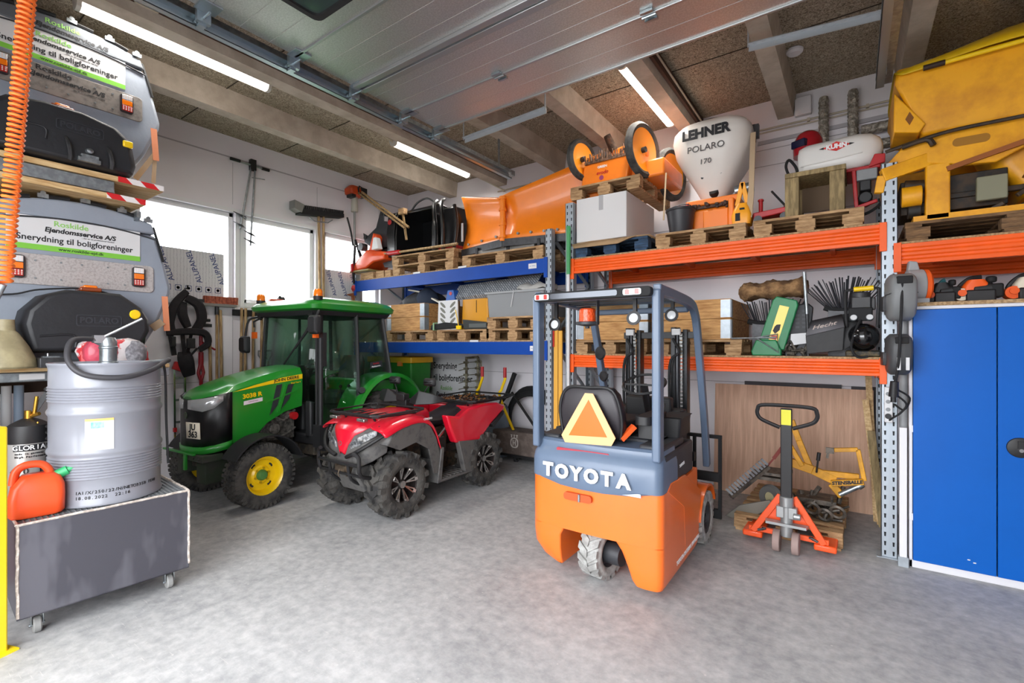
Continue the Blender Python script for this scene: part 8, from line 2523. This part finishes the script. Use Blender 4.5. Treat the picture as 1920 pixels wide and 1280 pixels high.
def strip(pts, w_, th=0.03):
    p = spline(pts, 5)
    rings = []
    for i, q in enumerate(p):
        d_ = (p[min(i + 1, len(p) - 1)] - p[max(i - 1, 0)]).normalized()
        u = Vector((1, 0, 0)).cross(d_).normalized()
        k = 0.75 + 0.25 * math.sin(PI * i / (len(p) - 1))
        rings.append([q + u * a * w_ / 2 * k + Vector((b_ * th / 2, 0, 0)) for a, b_ in ((-1, -0.5), (-0.6, 1), (0.6, 1), (1, -0.5))])
    return rings


obj('shoulder_pad', G().loft(strip([(0, 0.0, 2.28), (0.03, -0.13, 2.12), (0.02, -0.18, 1.92), (0.0, -0.15, 1.8)], 0.10)), HB, t)
obj('shoulder_pad', G().loft(strip([(0.03, -0.02, 2.2), (0.06, 0.10, 2.12), (0.05, 0.14, 1.95), (0.02, 0.08, 1.82)], 0.12)), HB, t)
obj('back_pad', G().loft(strip([(0.0, -0.04, 2.15), (0.04, -0.06, 2.0), (0.03, 0.0, 1.85)], 0.11)), HB, t)
obj('hip_belt', G().loft(strip([(0.02, -0.22, 1.78), (0.06, 0.0, 1.80), (0.03, 0.18, 1.78), (0.02, 0.22, 1.66), (0.02, 0.12, 1.58)], 0.09)), HB, t)
obj('hip_pad', G().loft(strip([(0.0, -0.03, 1.56), (0.03, -0.02, 1.45), (0.0, 0.03, 1.27)], 0.17)), HB, t)
obj('strap', G().bar((0.02, -0.06, 1.8), (0.02, -0.03, 1.5), 0.02, 0.04).bar((0.02, 0.04, 1.8), (0.02, 0.0, 1.56), 0.02, 0.03).bar((0.02, 0.1, 1.6), (0.02, 0.0, 1.48), 0.02, 0.02).bar((0.02, -0.18, 1.78), (0.02, -0.14, 1.52), 0.02, 0.05), HB, t)
obj('buckle', G().c(0.05, -0.16, 1.68, 0.03, 0.05, 0.12).c(0.05, 0.02, 1.66, 0.03, 0.09, 0.12), BLACK, t, bevel=0.008)
obj('hook', G().tu([(-0.07, 0.0, 2.32), (0.0, 0.0, 2.31), (0.02, 0.0, 2.35)], 0.008), BLACK, t)
# red grabber and ladder
t = thing('litter_grabber', 'dark red tubular weeding tool with black grip on the window wall', 'hand tool', (XL + 0.05, 2.56, 0))
DR = mat('tool_dark_red', '#8e1420', 0.4)
obj('tube', G().cy((0, 0, 1.95), (0, 0, 1.35), 0.02, n=12).cy((0, 0, 1.55), (0, 0, 1.40), 0.028, n=12), DR, t)
obj('fork', G().tu([(0, -0.01, 1.4), (0, -0.03, 1.3), (0, 0.0, 1.2)], 0.018).tu([(0, 0.01, 1.4), (0, 0.03, 1.3), (0, 0.0, 1.2)], 0.018).cy((0, 0, 1.20), (0, 0, 1.02), 0.02, n=10), DR, t)
obj('side_arm', G().cy((0, 0, 1.68), (0.0, 0.16, 1.58), 0.012, n=8), DR, t)
obj('grip', G().cy((0, -0.03, 1.94), (0, 0.10, 1.945), 0.02, n=10).b(-0.01, 0.02, 1.86, 0.01, 0.12, 1.9), BLACK, t)
t = thing('step_ladder', 'slim aluminium ladder with red cap beside the tractor nose', 'ladder', (XL + 0.06, 2.30, 0))
for y in (-0.02, 0.09):
    obj('rail', G().bar((0, y, 0.02), (0, y - 0.01, 1.36), 0.03, 0.02), CHROME, t)
for k in range(5):
    obj('rung', G().b(-0.01, -0.02, 0.2 + 0.26 * k, 0.01, 0.09, 0.225 + 0.26 * k), STEEL, t)
obj('red_cap', G().pr([(-0.05, 1.36), (0.10, 1.30), (0.09, 1.40), (-0.02, 1.45)], 'x', -0.02, 0.03), RED, t, bevel=0.006)
for z in (0.62, 0.30):
    obj('red_clip', G().b(-0.02, -0.035, z, 0.02, -0.005, z + 0.05), RED, t)

# brooms, rakes and long handles


def pole(t, y0, z0, y1, z1, m=HANDLE, r=0.016, x=0.05, nm='shaft'):
    return obj(nm, G().cy((x, y0, z0), (x, y1, z1), r, n=10), m, t)


t = thing('street_broom', 'upturned broom with orange red bristles on the window wall', 'broom', (XL, 2.74, 0))
pole(t, 0.0, 1.0, 0.0, 2.13)
obj('head', G().b(0.02, -0.20, 2.12, 0.09, 0.22, 2.16), mat('broom_grey', '#7e7c78', 0.6), t, bevel=0.006)
g = G()
for k in range(18):
    for j in range(3):
        y = -0.14 + 0.36 * k / 17
        g.bar((0.03 + 0.025 * j, y, 2.155), (0.03 + 0.025 * j + random.uniform(-0.01, 0.01), y + random.uniform(-0.01, 0.01), 2.245), 0.026, 0.022)
b_ = obj('bristles', g, mat('bristle_orange', '#b4644a', 0.85, c2='#8c4634', scale=30), t)
b_['kind'] = 'stuff'
obj('scraper', G().b(0.02, -0.26, 2.14, 0.08, -0.14, 2.20), DARKST, t, bevel=0.006)
obj('socket', G().cy((0.05, 0, 2.02), (0.05, 0, 2.13), 0.024, n=12), DARKST, t)
for y0, y1, zt, lab in ((2.67, 2.66, 1.68, 'short wooden handle left of the orange broom shaft'), (2.80, 2.78, 2.08, 'long wooden handle right of the orange broom shaft')):
    t = thing('wooden_stick', lab, 'tool handle', (XL, 0, 0), 0, 'wooden handles around the orange broom')
    pole(t, y0, 0.9, y1, zt, m=HANDLE, r=0.018)
    obj('iron', G().b(0.04, y0 - 0.05, 0.65, 0.06, y0 + 0.05, 0.92), DARKST, t)
t = thing('tool_rail', 'black wall bracket holding garden forks below the second window', 'tool rail', (XL, 3.08, 2.07))
obj('rail', G().b(0.0, -0.14, -0.05, 0.05, 0.18, 0.03), BLACKM, t, bevel=0.006)
obj('top_strip', G().b(0.0, -0.12, 0.03, 0.03, 0.5, 0.06), PVC, t)
for k, (y, lab) in enumerate(((3.02, 'first ash handle on the black wall bracket'), (3.07, 'second ash handle on the black wall bracket'), (3.17, 'third ash handle on the black wall bracket'), (3.28, 'ash handle beside the black wall bracket near the tractor mirror'))):
    t = thing('garden_fork', lab, 'garden fork', (XL, 0, 0), 0, 'garden tools with ash handles on the window wall')
    pole(t, y, 1.15, y + 0.01, 2.12, r=0.017, x=0.07)
    obj('iron', G().b(0.06, y - 0.05, 0.85, 0.08, y + 0.05, 1.16), DARKST, t)
for k, (y, lab) in enumerate(((3.30, 'D handled spade nearest the tool bracket below the second window'), (3.38, 'D handled spade closest to the tractor cab'))):
    t = thing('digging_spade', lab, 'spade', (XL, 0, 0), 0, 'D handled spades behind the tractor')
    pole(t, y, 0.9, y, 1.42, x=0.06)
    obj('grip', G().tu([(0.06, y, 1.42), (0.06, y - 0.05, 1.50), (0.06, y - 0.05, 1.56), (0.06, y + 0.05, 1.56), (0.06, y + 0.05, 1.50)], 0.01, closed=True), GREY, t)
    obj('blade', G().b(0.05, y - 0.08, 0.6, 0.07, y + 0.08, 0.92), DARKST, t)
t = thing('yard_broom', 'wide black broom head held up by two wooden shafts beside the second window', 'broom', (XL + 0.02, 4.15, 0))
pole(t, 0.0, 2.3, -0.02, 3.56, r=0.018)
pole(t, 0.06, 2.3, 0.06, 3.56, r=0.018)
obj('head', G().pr([(-0.36, 3.50), (0.36, 3.60), (0.36, 3.66), (-0.36, 3.58)], 'x', 0.0, 0.14), BLACKM, t, bevel=0.008)
g = G()
for k in range(24):
    for j in range(2):
        y = -0.35 + 0.7 * k / 23
        z = 3.57 + 0.1 * (y + 0.35)
        g.bar((0.03 + 0.07 * j, y, z), (0.03 + 0.07 * j, y + 0.01, z + 0.07), 0.03, 0.016)
obj('bristles', g, BLACK, t)['kind'] = 'stuff'
obj('grey_end', G().pr([(-0.45, 3.56), (-0.34, 3.52), (-0.30, 3.64), (-0.45, 3.68)], 'x', 0.0, 0.15), mat('broom_grey', '#7e7c78', 0.6), t, bevel=0.006)
obj('bracket', G().tu([(0.07, -0.18, 3.50), (0.07, -0.1, 3.46), (0.07, 0.12, 3.48), (0.07, 0.2, 3.54)], 0.008), STEEL, t)
t = thing('line_trimmer', 'orange brush cutter with straps hung beside the third window', 'brush cutter', (XL + 0.125, 4.72, 0))
obj('engine', G().loft([[(x, y, z) for x, y in rrect(a, c_, 0.05)] for z, a, c_ in ((3.97, 0.12, 0.16), (4.0, 0.2, 0.26), (4.08, 0.2, 0.28), (4.14, 0.12, 0.18))]), mat('engine_orange_red', '#cf4a1c', 0.45, var=0.2), t, bevel=0.01)
obj('engine_detail', G().c(0.05, 0.10, 4.05, 0.15, 0.10, 0.14).c(0.04, -0.09, 3.96, 0.14, 0.08, 0.05), BLACK, t, bevel=0.01)
obj('housing', G().cy((0, 0, 3.74), (0, 0, 3.98), 0.055, 0.05, n=14), mat('housing_cream', '#b5b0a4', 0.5), t)
obj('shaft', G().cy((0, 0, 2.25), (0, 0, 3.76), 0.018, n=10), mat('shaft_grey', '#8f8f8e', 0.4, 0.6), t)
obj('bar', G().tu([(0.0, -0.03, 3.2), (0.02, -0.08, 3.4), (0.02, -0.15, 3.62)], 0.014, k=4), BLACK, t)
obj('strap', G().loft(strip([(0.02, 0.0, 3.3), (0.05, 0.05, 3.1), (0.04, 0.10, 2.95), (0.03, 0.04, 2.85)], 0.04)).loft(strip([(0.02, 0.0, 3.2), (0.05, -0.04, 3.0), (0.04, -0.05, 2.75), (0.03, -0.03, 2.6)], 0.04)).loft(strip([(0.02, 0.02, 3.25), (0.05, 0.10, 3.02), (0.04, 0.12, 2.9)], 0.03)), HB, t)
obj('red_glove', G().pr([(-0.10, 2.78), (-0.02, 2.76), (0.0, 2.88), (-0.03, 2.86), (-0.05, 2.92), (-0.10, 2.9)], 'x', 0.02, 0.06), RED, t, bevel=0.01)
obj('red_guard', G().pr([(-0.05, 2.52), (0.03, 2.42), (0.10, 2.50), (0.12, 2.58), (-0.03, 2.58)], 'x', -0.03, 0.05), RED, t, bevel=0.01)
obj('leather_sheath', G().pr([(-0.16, 2.42), (-0.05, 2.40), (-0.03, 2.25), (0.0, 2.25), (0.01, 2.40), (-0.02, 2.46)], 'x', -0.02, 0.02), mat('leather_brown', '#8a4f2e', 0.7), t, bevel=0.006)
t = thing('hedge_trimmer', 'small orange power tool lying on the sill behind the tractor beacon', 'power tool', (XL + 0.06, 3.50, 2.20))
obj('body', G().b(-0.04, -0.11, 0.0, 0.05, 0.09, 0.07), mat('engine_orange_red', '#cf4a1c', 0.45, var=0.2), t, bevel=0.02)
obj('motor', G().cy((0.0, 0.02, 0.06), (0.0, 0.10, 0.08), 0.035, n=14).sp((0.01, 0.04, 0.10), 0.022, 10, 8), BLACK, t)
